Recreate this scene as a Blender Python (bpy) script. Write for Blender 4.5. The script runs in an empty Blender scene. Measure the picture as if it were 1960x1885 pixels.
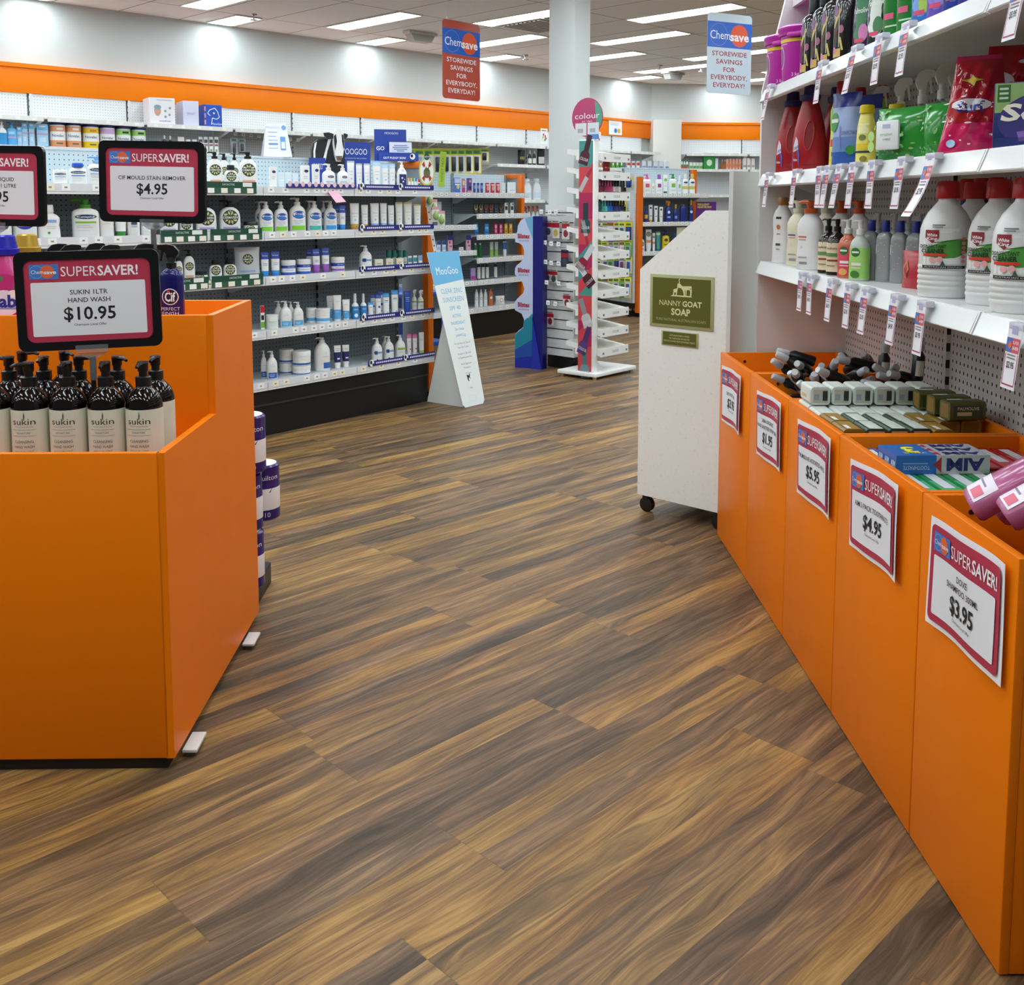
import bpy, bmesh, math, random
from mathutils import Vector, Matrix

# ------------------------------------------------------------------ camera, world, exposure
SC = bpy.context.scene
COL = SC.collection
F, CX, CY, CAM_Z = 1970.0, 980.0, 585.0, 1.30          # focal length and principal point for a 1960 x 1885 frame
PITCH = math.atan((CY - 388.0) / F)
cam = bpy.data.cameras.new('camera')
cam.sensor_fit = 'HORIZONTAL'; cam.sensor_width = 36.0; cam.lens = 36.0 * F / 1960.0
cam.shift_y = -(942.5 - CY) / 1960.0
cam.clip_end = 100
cam_ob = bpy.data.objects.new('camera', cam); COL.objects.link(cam_ob)
cam_ob.location = (0, 0, CAM_Z); cam_ob.rotation_euler = (math.pi / 2 - PITCH, 0, 0)
SC.camera = cam_ob
W = bpy.data.worlds.new('shopfront_daylight'); SC.world = W; W.use_nodes = True
W.node_tree.nodes['Background'].inputs[0].default_value = (0.88, 0.94, 1.0, 1)
W.node_tree.nodes['Background'].inputs[1].default_value = 0.13
LAMP = 14.0                                             # radiance of the ceiling panels
SC.view_settings.view_transform = 'Standard'; SC.view_settings.look = 'None'
SC.view_settings.exposure = 0.08; SC.view_settings.gamma = 1.0; SC.view_settings.use_curve_mapping = False
SC.cycles.max_bounces = 8; SC.cycles.transparent_max_bounces = 12; SC.cycles.sample_clamp_indirect = 6.0
SC.cycles.use_denoising = True
RND = random.Random(7)
R = math.radians

_ct, _st = math.cos(PITCH), math.sin(PITCH)
def ray(x, y):
    a = (x - CX) / F; b = -(y - CY) / F
    return Vector((a, _ct + b * _st, -_st + b * _ct))
def at(x, y, z=0.0):
    "point of the photograph on the level z"
    r = ray(x, y); t = (z - CAM_Z) / r.z
    return Vector((r.x * t, r.y * t, z))

class Frame:
    "a level frame of reference: x along the front, y to the back, z up"
    def __init__(s, ox, oy, deg):
        s.o = Vector((ox, oy, 0)); s.deg = deg; s.rz = R(deg)
        s.ux = Vector((math.cos(s.rz), math.sin(s.rz), 0)); s.uy = Vector((-math.sin(s.rz), math.cos(s.rz), 0))
    def P(s, x, y, z=0.0): return s.o + s.ux * x + s.uy * y + Vector((0, 0, z))
    def on(s, px, py, y=0.0):
        "where the photograph's point lies on the upright plane y: (x, z, distance)"
        r = ray(px, py); q = s.o + s.uy * y
        t = q.dot(s.uy) / r.dot(s.uy)
        w = Vector((r.x * t, r.y * t, 0)) - s.o
        return w.dot(s.ux), CAM_Z + r.z * t, t

# ------------------------------------------------------------------ materials
def lin(h):
    h = h.lstrip('#'); o = []
    for i in (0, 2, 4):
        c = int(h[i:i + 2], 16) / 255
        o.append(c / 12.92 if c <= 0.04045 else ((c + 0.055) / 1.055) ** 2.4)
    return (*o, 1)
_M = {}
def mat(h, rough=0.4, metal=0.0, trans=0.0, alpha=1.0, emit=0.0, coat=0.0, mottle=0.0):
    key = (h, rough, metal, trans, alpha, emit, coat, mottle)
    if key in _M: return _M[key]
    m = bpy.data.materials.new('surface_' + h.strip('#')); m.use_nodes = True
    nt = m.node_tree; b = nt.nodes['Principled BSDF']
    b.inputs['Base Color'].default_value = lin(h); b.inputs['Roughness'].default_value = rough
    b.inputs['Metallic'].default_value = metal; b.inputs['Transmission Weight'].default_value = trans
    b.inputs['Alpha'].default_value = alpha; b.inputs['Coat Weight'].default_value = coat
    if emit:
        b.inputs['Emission Color'].default_value = lin(h); b.inputs['Emission Strength'].default_value = emit
    if mottle:
        tc = nt.nodes.new('ShaderNodeTexCoord'); n = nt.nodes.new('ShaderNodeTexNoise')
        n.inputs['Scale'].default_value = 9.0; n.inputs['Detail'].default_value = 6.0
        nt.links.new(tc.outputs['Object'], n.inputs['Vector'])
        mr = nt.nodes.new('ShaderNodeMapRange'); mr.inputs[3].default_value = rough - mottle; mr.inputs[4].default_value = rough + mottle
        nt.links.new(n.outputs['Fac'], mr.inputs[0]); nt.links.new(mr.outputs[0], b.inputs['Roughness'])
        bp = nt.nodes.new('ShaderNodeBump'); bp.inputs['Strength'].default_value = 0.03; bp.inputs['Distance'].default_value = 0.01
        nt.links.new(n.outputs['Fac'], bp.inputs['Height']); nt.links.new(bp.outputs[0], b.inputs['Normal'])
    _M[key] = m
    return m

def math_node(nt, op, a, b=None):
    n = nt.nodes.new('ShaderNodeMath'); n.operation = op
    for i, v in enumerate((a, b)):
        if v is None: continue
        if isinstance(v, (int, float)): n.inputs[i].default_value = v
        else: nt.links.new(v, n.inputs[i])
    return n.outputs[0]

def pegboard(h, hole='#20262a', px=0.025, pz=0.025, rx=0.003, rz=0.003, rough=0.5):
    "perforated steel: dark holes on a grid over the object's x and z"
    key = ('peg', h, hole, px, pz, rx, rz)
    if key in _M: return _M[key]
    m = bpy.data.materials.new('perforated_steel'); m.use_nodes = True; nt = m.node_tree; b = nt.nodes['Principled BSDF']
    tc = nt.nodes.new('ShaderNodeTexCoord'); sp = nt.nodes.new('ShaderNodeSeparateXYZ'); nt.links.new(tc.outputs['Object'], sp.inputs[0])
    def cell(o, p, r):
        f = math_node(nt, 'FRACT', math_node(nt, 'DIVIDE', o, p))
        d = math_node(nt, 'ABSOLUTE', math_node(nt, 'SUBTRACT', f, 0.5))
        return math_node(nt, 'DIVIDE', d, r / p)
    dx, dz = cell(sp.outputs[0], px, rx), cell(sp.outputs[2], pz, rz)
    d2 = math_node(nt, 'ADD', math_node(nt, 'POWER', dx, 2.0), math_node(nt, 'POWER', dz, 2.0))
    inside = math_node(nt, 'LESS_THAN', d2, 1.0)
    mx = nt.nodes.new('ShaderNodeMix'); mx.data_type = 'RGBA'
    mx.inputs[6].default_value = lin(h); mx.inputs[7].default_value = lin(hole)
    nt.links.new(inside, mx.inputs[0]); nt.links.new(mx.outputs[2], b.inputs['Base Color'])
    b.inputs['Roughness'].default_value = rough
    _M[key] = m
    return m

def floor_mat():
    m = bpy.data.materials.new('timber_planks'); m.use_nodes = True; nt = m.node_tree; b = nt.nodes['Principled BSDF']
    N = nt.nodes.new; L = nt.links.new
    tc = N('ShaderNodeTexCoord'); mp = N('ShaderNodeMapping'); mp.vector_type = 'POINT'
    mp.inputs['Rotation'].default_value = (0, 0, R(-44.5)); L(tc.outputs['Object'], mp.inputs[0])
    sp = N('ShaderNodeSeparateXYZ'); L(mp.outputs[0], sp.inputs[0])
    X, Y = sp.outputs[0], sp.outputs[1]
    pw, pl = 0.0755, 1.05
    row = math_node(nt, 'FLOOR', math_node(nt, 'DIVIDE', Y, pw))
    wn = N('ShaderNodeTexWhiteNoise'); wn.noise_dimensions = '1D'; L(math_node(nt, 'FLOOR', math_node(nt, 'DIVIDE', row, 3.0)), wn.inputs['W'])
    xs = math_node(nt, 'ADD', math_node(nt, 'DIVIDE', X, pl), math_node(nt, 'MULTIPLY', wn.outputs[0], 7.3))
    colm = math_node(nt, 'FLOOR', xs)
    cmb = N('ShaderNodeCombineXYZ'); L(row, cmb.inputs[0]); L(colm, cmb.inputs[1])
    wn2 = N('ShaderNodeTexWhiteNoise'); wn2.noise_dimensions = '2D'; L(cmb.outputs[0], wn2.inputs['Vector'])
    pid = wn2.outputs[0]
    wc = N('ShaderNodeCombineXYZ'); L(math_node(nt, 'ADD', math_node(nt, 'MULTIPLY', X, 1.6), math_node(nt, 'MULTIPLY', pid, 53.0)), wc.inputs[0]); L(math_node(nt, 'MULTIPLY', Y, 9.0), wc.inputs[1])
    wnz = N('ShaderNodeTexNoise'); wnz.inputs['Scale'].default_value = 1.5; wnz.inputs['Detail'].default_value = 1.5; L(wc.outputs[0], wnz.inputs['Vector'])
    Yw = math_node(nt, 'ADD', Y, math_node(nt, 'MULTIPLY', math_node(nt, 'SUBTRACT', wnz.outputs['Fac'], 0.5), 0.075))
    # the grain: stretched along the board, shifted from plank to plank, bent by a slow noise
    def grain(sx, sy, scale, detail, dist, off):
        c = N('ShaderNodeCombineXYZ')
        L(math_node(nt, 'ADD', math_node(nt, 'MULTIPLY', X, sx), math_node(nt, 'MULTIPLY', pid, 37.0 + off)), c.inputs[0])
        L(math_node(nt, 'MULTIPLY', Yw, sy), c.inputs[1]); L(math_node(nt, 'MULTIPLY', pid, 91.0 + off), c.inputs[2])
        n = N('ShaderNodeTexNoise'); n.inputs['Scale'].default_value = scale; n.inputs['Detail'].default_value = detail
        n.inputs['Roughness'].default_value = 0.55; n.inputs['Distortion'].default_value = dist
        L(c.outputs[0], n.inputs['Vector']); return n.outputs['Fac']
    g1 = grain(1.3, 17.0, 1.25, 3.0, 0.5, 0)
    g2 = grain(2.6, 62.0, 1.9, 5.0, 0.7, 11)
    g3 = grain(9.0, 240.0, 1.6, 4.0, 0.3, 23)
    mixv = math_node(nt, 'ADD', math_node(nt, 'MULTIPLY', g1, 0.78), math_node(nt, 'MULTIPLY', g2, 0.54))
    mixv = math_node(nt, 'ADD', mixv, math_node(nt, 'MULTIPLY', g3, 0.22))
    mixv = math_node(nt, 'ADD', mixv, math_node(nt, 'MULTIPLY', math_node(nt, 'SUBTRACT', pid, 0.5), 0.20))
    cr = N('ShaderNodeValToRGB'); e = cr.color_ramp.elements
    stops = [(0.50, '#3c2f22'), (0.62, '#4f3f2e'), (0.71, '#634e39'), (0.79, '#745a42'), (0.88, '#8c6e4c'), (1.0, '#a9885f')]
    e[0].position, e[0].color = stops[0][0], lin(stops[0][1]); e[1].position, e[1].color = stops[-1][0], lin(stops[-1][1])
    for p, c in stops[1:-1]:
        q = e.new(p); q.color = lin(c)
    L(mixv, cr.inputs[0])
    # reddish and grey planks
    hs = N('ShaderNodeHueSaturation'); L(cr.outputs[0], hs.inputs['Color'])
    L(math_node(nt, 'ADD', math_node(nt, 'MULTIPLY', wn2.outputs[1], 0.014), 0.493), hs.inputs['Hue'])
    L(math_node(nt, 'ADD', math_node(nt, 'MULTIPLY', pid, 0.2), 0.98), hs.inputs['Saturation'])
    # joints
    fy = math_node(nt, 'FRACT', math_node(nt, 'DIVIDE', Y, pw)); fx = math_node(nt, 'FRACT', xs)
    jy = math_node(nt, 'LESS_THAN', math_node(nt, 'FRACT', math_node(nt, 'DIVIDE', Y, pw * 3)), 0.006); jx = math_node(nt, 'LESS_THAN', fx, 0.0022)
    j = math_node(nt, 'MULTIPLY', math_node(nt, 'MAXIMUM', jy, jx), 0.30)
    mx = N('ShaderNodeMix'); mx.data_type = 'RGBA'; L(j, mx.inputs[0]); L(hs.outputs[0], mx.inputs[6]); mx.inputs[7].default_value = lin('#33261d')
    L(mx.outputs[2], b.inputs['Base Color'])
    L(math_node(nt, 'ADD', math_node(nt, 'MULTIPLY', g3, 0.12), 0.42), b.inputs['Roughness'])
    bp = N('ShaderNodeBump'); bp.inputs['Strength'].default_value = 0.06; bp.inputs['Distance'].default_value = 0.004
    L(g3, bp.inputs['Height']); L(bp.outputs[0], b.inputs['Normal'])
    b.inputs['Specular IOR Level'].default_value = 0.28
    return m

def ceiling_mat():
    m = bpy.data.materials.new('ceiling_tiles'); m.use_nodes = True; nt = m.node_tree; b = nt.nodes['Principled BSDF']
    tc = nt.nodes.new('ShaderNodeTexCoord'); sp = nt.nodes.new('ShaderNodeSeparateXYZ'); nt.links.new(tc.outputs['Object'], sp.inputs[0])
    def edge(o, p, off, w):
        f = math_node(nt, 'FRACT', math_node(nt, 'DIVIDE', math_node(nt, 'ADD', o, off), p))
        return math_node(nt, 'LESS_THAN', f, w / p), math_node(nt, 'LESS_THAN', math_node(nt, 'ABSOLUTE', math_node(nt, 'SUBTRACT', f, 1.5 * w / p)), w / p / 3)
    ax, sx = edge(sp.outputs[0], 0.6, 0.4, 0.016); ay, sy = edge(sp.outputs[1], 1.2, 0.65, 0.016)
    t = math_node(nt, 'MAXIMUM', ax, ay); s = math_node(nt, 'MAXIMUM', sx, sy)
    mx = nt.nodes.new('ShaderNodeMix'); mx.data_type = 'RGBA'; mx.inputs[6].default_value = lin('#f4f2f0'); mx.inputs[7].default_value = lin('#f8f6f2'); nt.links.new(t, mx.inputs[0])
    m2 = nt.nodes.new('ShaderNodeMix'); m2.data_type = 'RGBA'; nt.links.new(s, m2.inputs[0]); nt.links.new(mx.outputs[2], m2.inputs[6]); m2.inputs[7].default_value = lin('#77716b')
    nt.links.new(m2.outputs[2], b.inputs['Base Color']); b.inputs['Roughness'].default_value = 0.9
    return m

def speckle_mat(h, spot, scale, thr):
    "painted board with small scuffs"
    m = bpy.data.materials.new('scuffed_paint'); m.use_nodes = True; nt = m.node_tree; b = nt.nodes['Principled BSDF']
    tc = nt.nodes.new('ShaderNodeTexCoord'); n = nt.nodes.new('ShaderNodeTexNoise'); n.inputs['Scale'].default_value = scale; n.inputs['Detail'].default_value = 8; n.inputs['Roughness'].default_value = 0.7
    nt.links.new(tc.outputs['Object'], n.inputs['Vector'])
    mr = nt.nodes.new('ShaderNodeMapRange'); mr.inputs[1].default_value = thr; mr.inputs[2].default_value = thr + 0.12; nt.links.new(n.outputs['Fac'], mr.inputs[0])
    mx = nt.nodes.new('ShaderNodeMix'); mx.data_type = 'RGBA'; mx.inputs[6].default_value = lin(h); mx.inputs[7].default_value = lin(spot); nt.links.new(mr.outputs[0], mx.inputs[0])
    nt.links.new(mx.outputs[2], b.inputs['Base Color']); b.inputs['Roughness'].default_value = 0.55
    return m

# ------------------------------------------------------------------ mesh builder
_glyphs = {}
def text_mesh(s, bold=0.0):
    "outline letters as flat faces: (vertices, faces, width), centred, capital height 1"
    key = (s, bold)
    if key not in _glyphs:
        cu = bpy.data.curves.new('t', 'FONT'); cu.body = s; cu.size = 1 / 0.69; cu.resolution_u = 2; cu.align_x = 'CENTER'; cu.offset = bold; cu.space_line = 1.05
        ob = bpy.data.objects.new('t', cu); me = ob.to_mesh()
        vs = [(v.co.x, v.co.y) for v in me.vertices]; fs = [tuple(p.vertices) for p in me.polygons]
        ob.to_mesh_clear(); bpy.data.objects.remove(ob); bpy.data.curves.remove(cu)
        x0 = min(v[0] for v in vs); x1 = max(v[0] for v in vs)
        _glyphs[key] = ([(x - (x0 + x1) / 2, y) for x, y in vs], fs, x1 - x0)
    return _glyphs[key]

class MB:
    def __init__(s): s.v = []; s.f = []; s.mi = []; s.sm = []; s.mats = []
    def _m(s, m):
        if m not in s.mats: s.mats.append(m)
        return s.mats.index(m)
    def add(s, vs, fs, m, smooth=False):
        k = len(s.v); i = s._m(m); s.v += [tuple(v) for v in vs]
        for f in fs: s.f.append(tuple(k + a for a in f)); s.mi.append(i); s.sm.append(smooth)
        return s
    def box(s, x0, y0, z0, x1, y1, z1, m):
        v = [(x0, y0, z0), (x1, y0, z0), (x1, y1, z0), (x0, y1, z0), (x0, y0, z1), (x1, y0, z1), (x1, y1, z1), (x0, y1, z1)]
        return s.add(v, [(3, 2, 1, 0), (4, 5, 6, 7), (0, 1, 5, 4), (1, 2, 6, 5), (2, 3, 7, 6), (3, 0, 4, 7)], m)
    def rbox(s, x0, y0, z0, x1, y1, z1, m, r=0.004, seg=2):
        bm = bmesh.new(); bmesh.ops.create_cube(bm, size=1)
        for v in bm.verts: v.co = Vector((x0 + (v.co.x + .5) * (x1 - x0), y0 + (v.co.y + .5) * (y1 - y0), z0 + (v.co.z + .5) * (z1 - z0)))
        bmesh.ops.bevel(bm, geom=list(bm.edges), offset=min(r, abs(x1 - x0) / 2.1, abs(y1 - y0) / 2.1, abs(z1 - z0) / 2.1), segments=seg, profile=0.5, affect='EDGES')
        bm.verts.index_update()
        s.add([v.co for v in bm.verts], [[v.index for v in f.verts] for f in bm.faces], m, True); bm.free()
        return s
    def prism(s, pts, a0, a1, m, axis='y', smooth=False):
        "polygon extruded: axis y -> pts are (x, z); z -> (x, y); x -> (y, z)"
        def p(u, w, a): return {'y': (u, a, w), 'z': (u, w, a), 'x': (a, u, w)}[axis]
        n = len(pts); v = [p(u, w, a0) for u, w in pts] + [p(u, w, a1) for u, w in pts]
        fs = [tuple(range(n)), tuple(range(2 * n - 1, n - 1, -1))] + [(i, i + n, (i + 1) % n + n, (i + 1) % n) for i in range(n)]
        return s.add(v, fs, m, smooth)
    def loft(s, secs, mats, N=24, cap0=True, cap1=True, tf=None):
        "secs: (z, rx, ry, exponent[, cx, cy]) from the bottom up; mats: one material or one per band"
        k = len(s.v); rings = []
        for q in secs:
            z, rx, ry, e = q[:4]; cx, cy = (q[4], q[5]) if len(q) > 4 else (0, 0)
            for i in range(N):
                t = 2 * math.pi * i / N; c, d = math.cos(t), math.sin(t)
                x = rx * math.copysign(abs(c) ** (2 / e), c); y = ry * math.copysign(abs(d) ** (2 / e), d)
                p = Vector((cx + x, cy + y, z)); s.v.append(tuple(tf(p) if tf else p))
        for j in range(len(secs) - 1):
            mi = s._m(mats[j] if isinstance(mats, (list, tuple)) else mats)
            for i in range(N):
                a = k + j * N; b = a + N; n = (i + 1) % N
                s.f.append((a + i, a + n, b + n, b + i)); s.mi.append(mi); s.sm.append(True)
        m0 = mats[0] if isinstance(mats, (list, tuple)) else mats; m1 = mats[-1] if isinstance(mats, (list, tuple)) else mats
        if cap0: s.f.append(tuple(k + i for i in reversed(range(N)))); s.mi.append(s._m(m0)); s.sm.append(False)
        if cap1: s.f.append(tuple(k + (len(secs) - 1) * N + i for i in range(N))); s.mi.append(s._m(m1)); s.sm.append(False)
        return s
    def cyl(s, cx, cy, z0, z1, r, m, r1=None, N=16):
        return s.loft([(z0, r, r, 2, cx, cy), (z1, r1 or r, r1 or r, 2, cx, cy)], m, N)
    def tube(s, pts, r, m, N=8):
        pts = [Vector(p) for p in pts]; k = len(s.v); mi = s._m(m)
        for i, p in enumerate(pts):
            d = (pts[min(i + 1, len(pts) - 1)] - pts[max(i - 1, 0)]).normalized()
            a = d.orthogonal().normalized() if i == 0 else (a - d * a.dot(d)).normalized()
            b = d.cross(a); rr = r[i] if isinstance(r, (list, tuple)) else r
            for j in range(N):
                t = 2 * math.pi * j / N; s.v.append(tuple(p + a * (rr * math.cos(t)) + b * (rr * math.sin(t))))
        for i in range(len(pts) - 1):
            for j in range(N):
                n = (j + 1) % N; s.f.append((k + i * N + j, k + i * N + n, k + i * N + N + n, k + i * N + N + j)); s.mi.append(mi); s.sm.append(True)
        for c in ([k + j for j in reversed(range(N))], [k + (len(pts) - 1) * N + j for j in range(N)]):
            s.f.append(tuple(c)); s.mi.append(mi); s.sm.append(False)
        return s
    # flat artwork mapped by fn(s, t) -> point
    def text(s, txt, fn, cx, cy, h, m, w=None, bold=0.0, rot=0.0, shear=0.0):
        vs, fs, tw = text_mesh(txt, bold); k = (w / tw) if w else h; c, d = math.cos(rot), math.sin(rot)
        out = []
        for x, y in vs:
            x, y = x * k + shear * y * h, (y - 0.5) * h
            out.append(fn(cx + x * c - y * d, cy + x * d + y * c))
        return s.add(out, fs, m)
    def patch(s, fn, x0, y0, x1, y1, m, nx=6, ny=1, smooth=True):
        v = [fn(x0 + (x1 - x0) * i / nx, y0 + (y1 - y0) * j / ny) for j in range(ny + 1) for i in range(nx + 1)]
        f = [(j * (nx + 1) + i, j * (nx + 1) + i + 1, (j + 1) * (nx + 1) + i + 1, (j + 1) * (nx + 1) + i) for j in range(ny) for i in range(nx)]
        return s.add(v, f, m, smooth)
    def oval(s, fn, cx, cy, rx, ry, m, n=20, e=2.0, rings=2, hole=0.0):
        v = [] if hole else [fn(cx, cy)]; f = []
        for q in range(0 if hole else 1, rings + 1):
            rr = hole + (1 - hole) * q / rings
            for i in range(n):
                t = 2 * math.pi * i / n; c, d = math.cos(t), math.sin(t)
                v.append(fn(cx + rx * rr * math.copysign(abs(c) ** (2 / e), c), cy + ry * rr * math.copysign(abs(d) ** (2 / e), d)))
        k0 = 0 if hole else 1
        if not hole: f += [(0, 1 + i, 1 + (i + 1) % n) for i in range(n)]
        for q in range(rings if hole else rings - 1):
            a = k0 + q * n; f += [(a + i, a + n + i, a + n + (i + 1) % n, a + (i + 1) % n) for i in range(n)]
        return s.add(v, f, m, True)
    def hpoly(s, fn, pts, m, n=12):
        "polygon laid on a curved front in upright strips"
        x0, x1 = min(p[0] for p in pts), max(p[0] for p in pts); v = []
        for i in range(n + 1):
            x = min(x1 - 1e-5, max(x0 + 1e-5, x0 + (x1 - x0) * i / n)); zs = []
            for (ax, az), (bx_, bz_) in zip(pts, pts[1:] + pts[:1]):
                if (ax - x) * (bx_ - x) <= 0 and ax != bx_: zs.append(az + (bz_ - az) * (x - ax) / (bx_ - ax))
            if not zs: zs = [pts[0][1]]
            a, b = min(zs), max(zs); v += [fn(x, a), fn(x, (a + b) / 2), fn(x, b)]
        return s.add(v, [(3 * i + j, 3 * i + 3 + j, 3 * i + 4 + j, 3 * i + 1 + j) for i in range(n) for j in (0, 1)], m, True)
    def poly(s, fn, pts, m): return s.add([fn(x, y) for x, y in pts], [tuple(range(len(pts)))], m)
    def mesh(s, name):
        me = bpy.data.meshes.new(name); me.from_pydata(s.v, [], s.f)
        for m in s.mats: me.materials.append(m)
        me.polygons.foreach_set('material_index', s.mi); me.polygons.foreach_set('use_smooth', s.sm)
        me.update(); me.set_sharp_from_angle(angle=R(38))
        return me
    def build(s, name, parent=None, loc=(0, 0, 0), rz=0.0):
        return link(name, s.mesh(name), parent, loc, rz)

def link(name, me, parent=None, loc=(0, 0, 0), rz=0.0):
    o = bpy.data.objects.new(name, me); COL.objects.link(o); o.parent = parent
    o.location = loc; o.rotation_euler = (0, 0, rz)
    return o
_used = {}
def tag(o, label, cat, group=None):
    k = label.lower(); _used[k] = _used.get(k, 0) + 1
    o['label'] = label; o['category'] = cat
    if group: o['group'] = group
    return o
def thing(name, label, cat, loc=(0, 0, 0), rz=0.0, group=None):
    o = bpy.data.objects.new(name, None); o.empty_display_size = 0.05; COL.objects.link(o)
    o.location = loc; o.rotation_euler = (0, 0, rz)
    return tag(o, label, cat, group)
def structure(o):
    o['kind'] = 'structure'; return o
def flat(y): return lambda a, b: (a, y, b)          # artwork on a front face
# ------------------------------------------------------------------ the room
WHITE, BLACK = '#eceae6', '#0c0c0d'
CEIL = 3.05
RF = Frame(0.44, 13.78, 45.5)                     # x along the back wall, y behind it
ORANGE = mat('#ee7a00', 0.42, mottle=0.06)
ORANGE.node_tree.nodes['Principled BSDF'].inputs['Specular IOR Level'].default_value = 0.22
ORANGE_IN = ORANGE
STEEL_W = mat('#e2e1df', 0.35)
WALLP = mat('#cfd4d2', 0.8)
M_BLACK = mat('#070707', 0.45)
M_CHROME = mat('#c8c8c8', 0.18, metal=1.0)
M_CLEAR = mat('#f4f6f6', 0.08, trans=0.95)

structure(MB().box(-9, -2, -0.1, 14, 24, 0, floor_mat()).build('floor'))
structure(MB().box(-16, -14, 0, 14, 2.5, 0.1, ceiling_mat()).build('ceiling', None, RF.P(0, 0, CEIL), RF.rz))
structure(MB().box(-16, 0, 0, 2.32, 0.15, CEIL, WALLP).build('wall_back', None, RF.P(0, 0), RF.rz))
cB = RF.P(2.32, 0); WB = Frame(cB.x, cB.y, 7.0)
structure(MB().box(0, 0, 0, 9, 0.15, CEIL, WALLP).build('wall_side', None, WB.P(0, 0), WB.rz))

# recessed light panels: (x of the low edge, front and back distance from the back wall)
M_LAMP = mat('#ebf9ff', 0.5, emit=LAMP); M_LFR = mat('#e9e7e2', 0.5)
panels = [(u, .06, .62) for u in (-8.5, -6.72, -4.93, -3.14, -1.35, 1.47)]
panels += [(u, .67, 1.84) for u in (-12.4, -10.6, -8.9, -7.2, -5.53, -3.97, -2.22, -.5, .98, 2.8)]
panels += [(u, 1.87, 3.04) for u in (-13.2, -11.4, -9.6, -7.9, -6.3, -3.1, -1.34, .4, 2.2)]
for k, n0 in enumerate((3.06, 4.26, 5.46, 6.66, 7.86, 9.06, 10.26, 11.46)):
    for q in range(8): panels.append((-14.8 + (0.9 if k % 2 else 0.0) + 1.8 * q + (-.0 if k else 0.0), n0, n0 + 1.18)) if not (k == 0 and q == 7 or (k == 0 and q == 6)) else None
panels = [q for q in panels if RF.P(q[0], -q[1]).y > -0.6]
panels += [(-2.2, 3.06, 4.24), (-.42, 3.06, 4.24), (1.4, 3.06, 4.24)]
LT = ('row beside the back wall', 'second row from the back wall', 'third row from the back wall', 'fourth row from the back wall')
ORDN = ('first', 'second', 'third', 'fourth', 'fifth', 'sixth', 'seventh', 'eighth', 'ninth', 'tenth', 'eleventh', 'twelfth', 'thirteenth', 'fourteenth', 'fifteenth', 'sixteenth', 'seventeenth', 'eighteenth', 'nineteenth', 'twentieth')
rows = {}
for u, n0, n1 in sorted(panels):
    r = (0 if n0 < .3 else 1 if n0 < 1 else 2 if n0 < 2 else 3 + round((n0 - 3.06) / 1.2)); rows[r] = rows.get(r, 0) + 1
    t = thing('ceiling_light', f'{"short" if r == 0 else "long"} white ceiling light panel, {ORDN[rows[r] - 1]} of the {LT[r] if r < 4 else ORDN[r] + " row from the back wall"}', 'light', RF.P(u, -n0, CEIL), RF.rz, 'fluorescent ceiling light panels')
    L_ = n1 - n0
    MB().box(0.012, -L_ + .012, -.006, .268, -.012, -.002, M_LAMP).build('diffuser', t)
    f = MB()
    f.box(0, -L_, -.012, .012, 0, 0, M_LFR).box(.268, -L_, -.012, .28, 0, 0, M_LFR).box(.012, -L_, -.012, .268, -L_ + .012, 0, M_LFR).box(.012, -.012, -.012, .268, 0, 0, M_LFR)
    f.build('frame', t)

# orange fascia over the wall shelving
structure(MB().rbox(-10, -.085, 2.235, 2.2, 0, 2.475, ORANGE, .004).box(-10, -.10, 2.45, 2.2, 0, 2.485, ORANGE).build('trim_1', None, RF.P(0, 0), RF.rz))
structure(MB().rbox(.42, -.085, 2.235, 4.5, 0, 2.475, ORANGE, .004).box(.42, -.10, 2.45, 4.5, 0, 2.485, ORANGE).build('trim_2', None, WB.P(0, 0), WB.rz))
structure(MB().box(-.05, -.30, 0, .37, 0, 2.50, mat('#e9e6df', .7)).build('trim_3', None, WB.P(0, 0), WB.rz))

# wall shelving bays
PEG_W = pegboard('#dfe1e2', '#8b9296', .025, .025, .0035, .0035)
PEG_S = pegboard('#b9bcbc', '#6d7376', .05, .025, .004, .004)
SLOT = pegboard('#d5d7d8', '#3c4245', .03, .05, .004, .014)
def wall_bay(fr, x0, x1, shelves, label, hooks=None):
    t = thing('wall_shelving', label, 'shelving', fr.P(x0 + .012, 0), fr.rz, 'white wall shelving bays'); w = x1 - x0 - .0245
    MB().box(0, -.07, .12, w, -.001, 2.235, PEG_W).build('back_panel', t)
    MB().box(-.012, -.085, 0, .012, -.071, 2.235, SLOT).build('slotted_upright', t)
    MB().box(.003, -.40, 0, w - .003, -.001, .12, M_BLACK).build('base_plinth', t)
    for z, d in shelves:
        m = MB().box(.003, -d, z, w - .003, -.072, z + .012, STEEL_W).box(.003, -d - .004, z - .022, w - .003, -d, z + .018, STEEL_W)
        sh = m.build('shelf', t)
        for x in (.006, w - .009): MB().prism([(-d + .06, z - .001), (-.08, z - .001), (-.08, z - .085)], x, x + .003, STEEL_W, 'x').build('bracket', sh)
        s = MB()
        for i in range(max(1, int(w / .14))):
            x = .07 + i * .14 + RND.uniform(-.02, .02)
            s.box(x, -d - .0052, z - .016, x + .038, -d - .004, z + .012, mat('#f7f6f1', .5))
        s.box(.01, -d - .0045, z - .018, w - .01, -d - .004, z + .014, mat('#eceae4', .3)).build('ticket_strip', sh)
    return t
seams = [-9.3, -8.41, -7.53, -6.64, -5.76, -4.87, -3.98, -3.09, -2.2, -1.32, -.44, .43, 1.3, 2.0]
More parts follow.
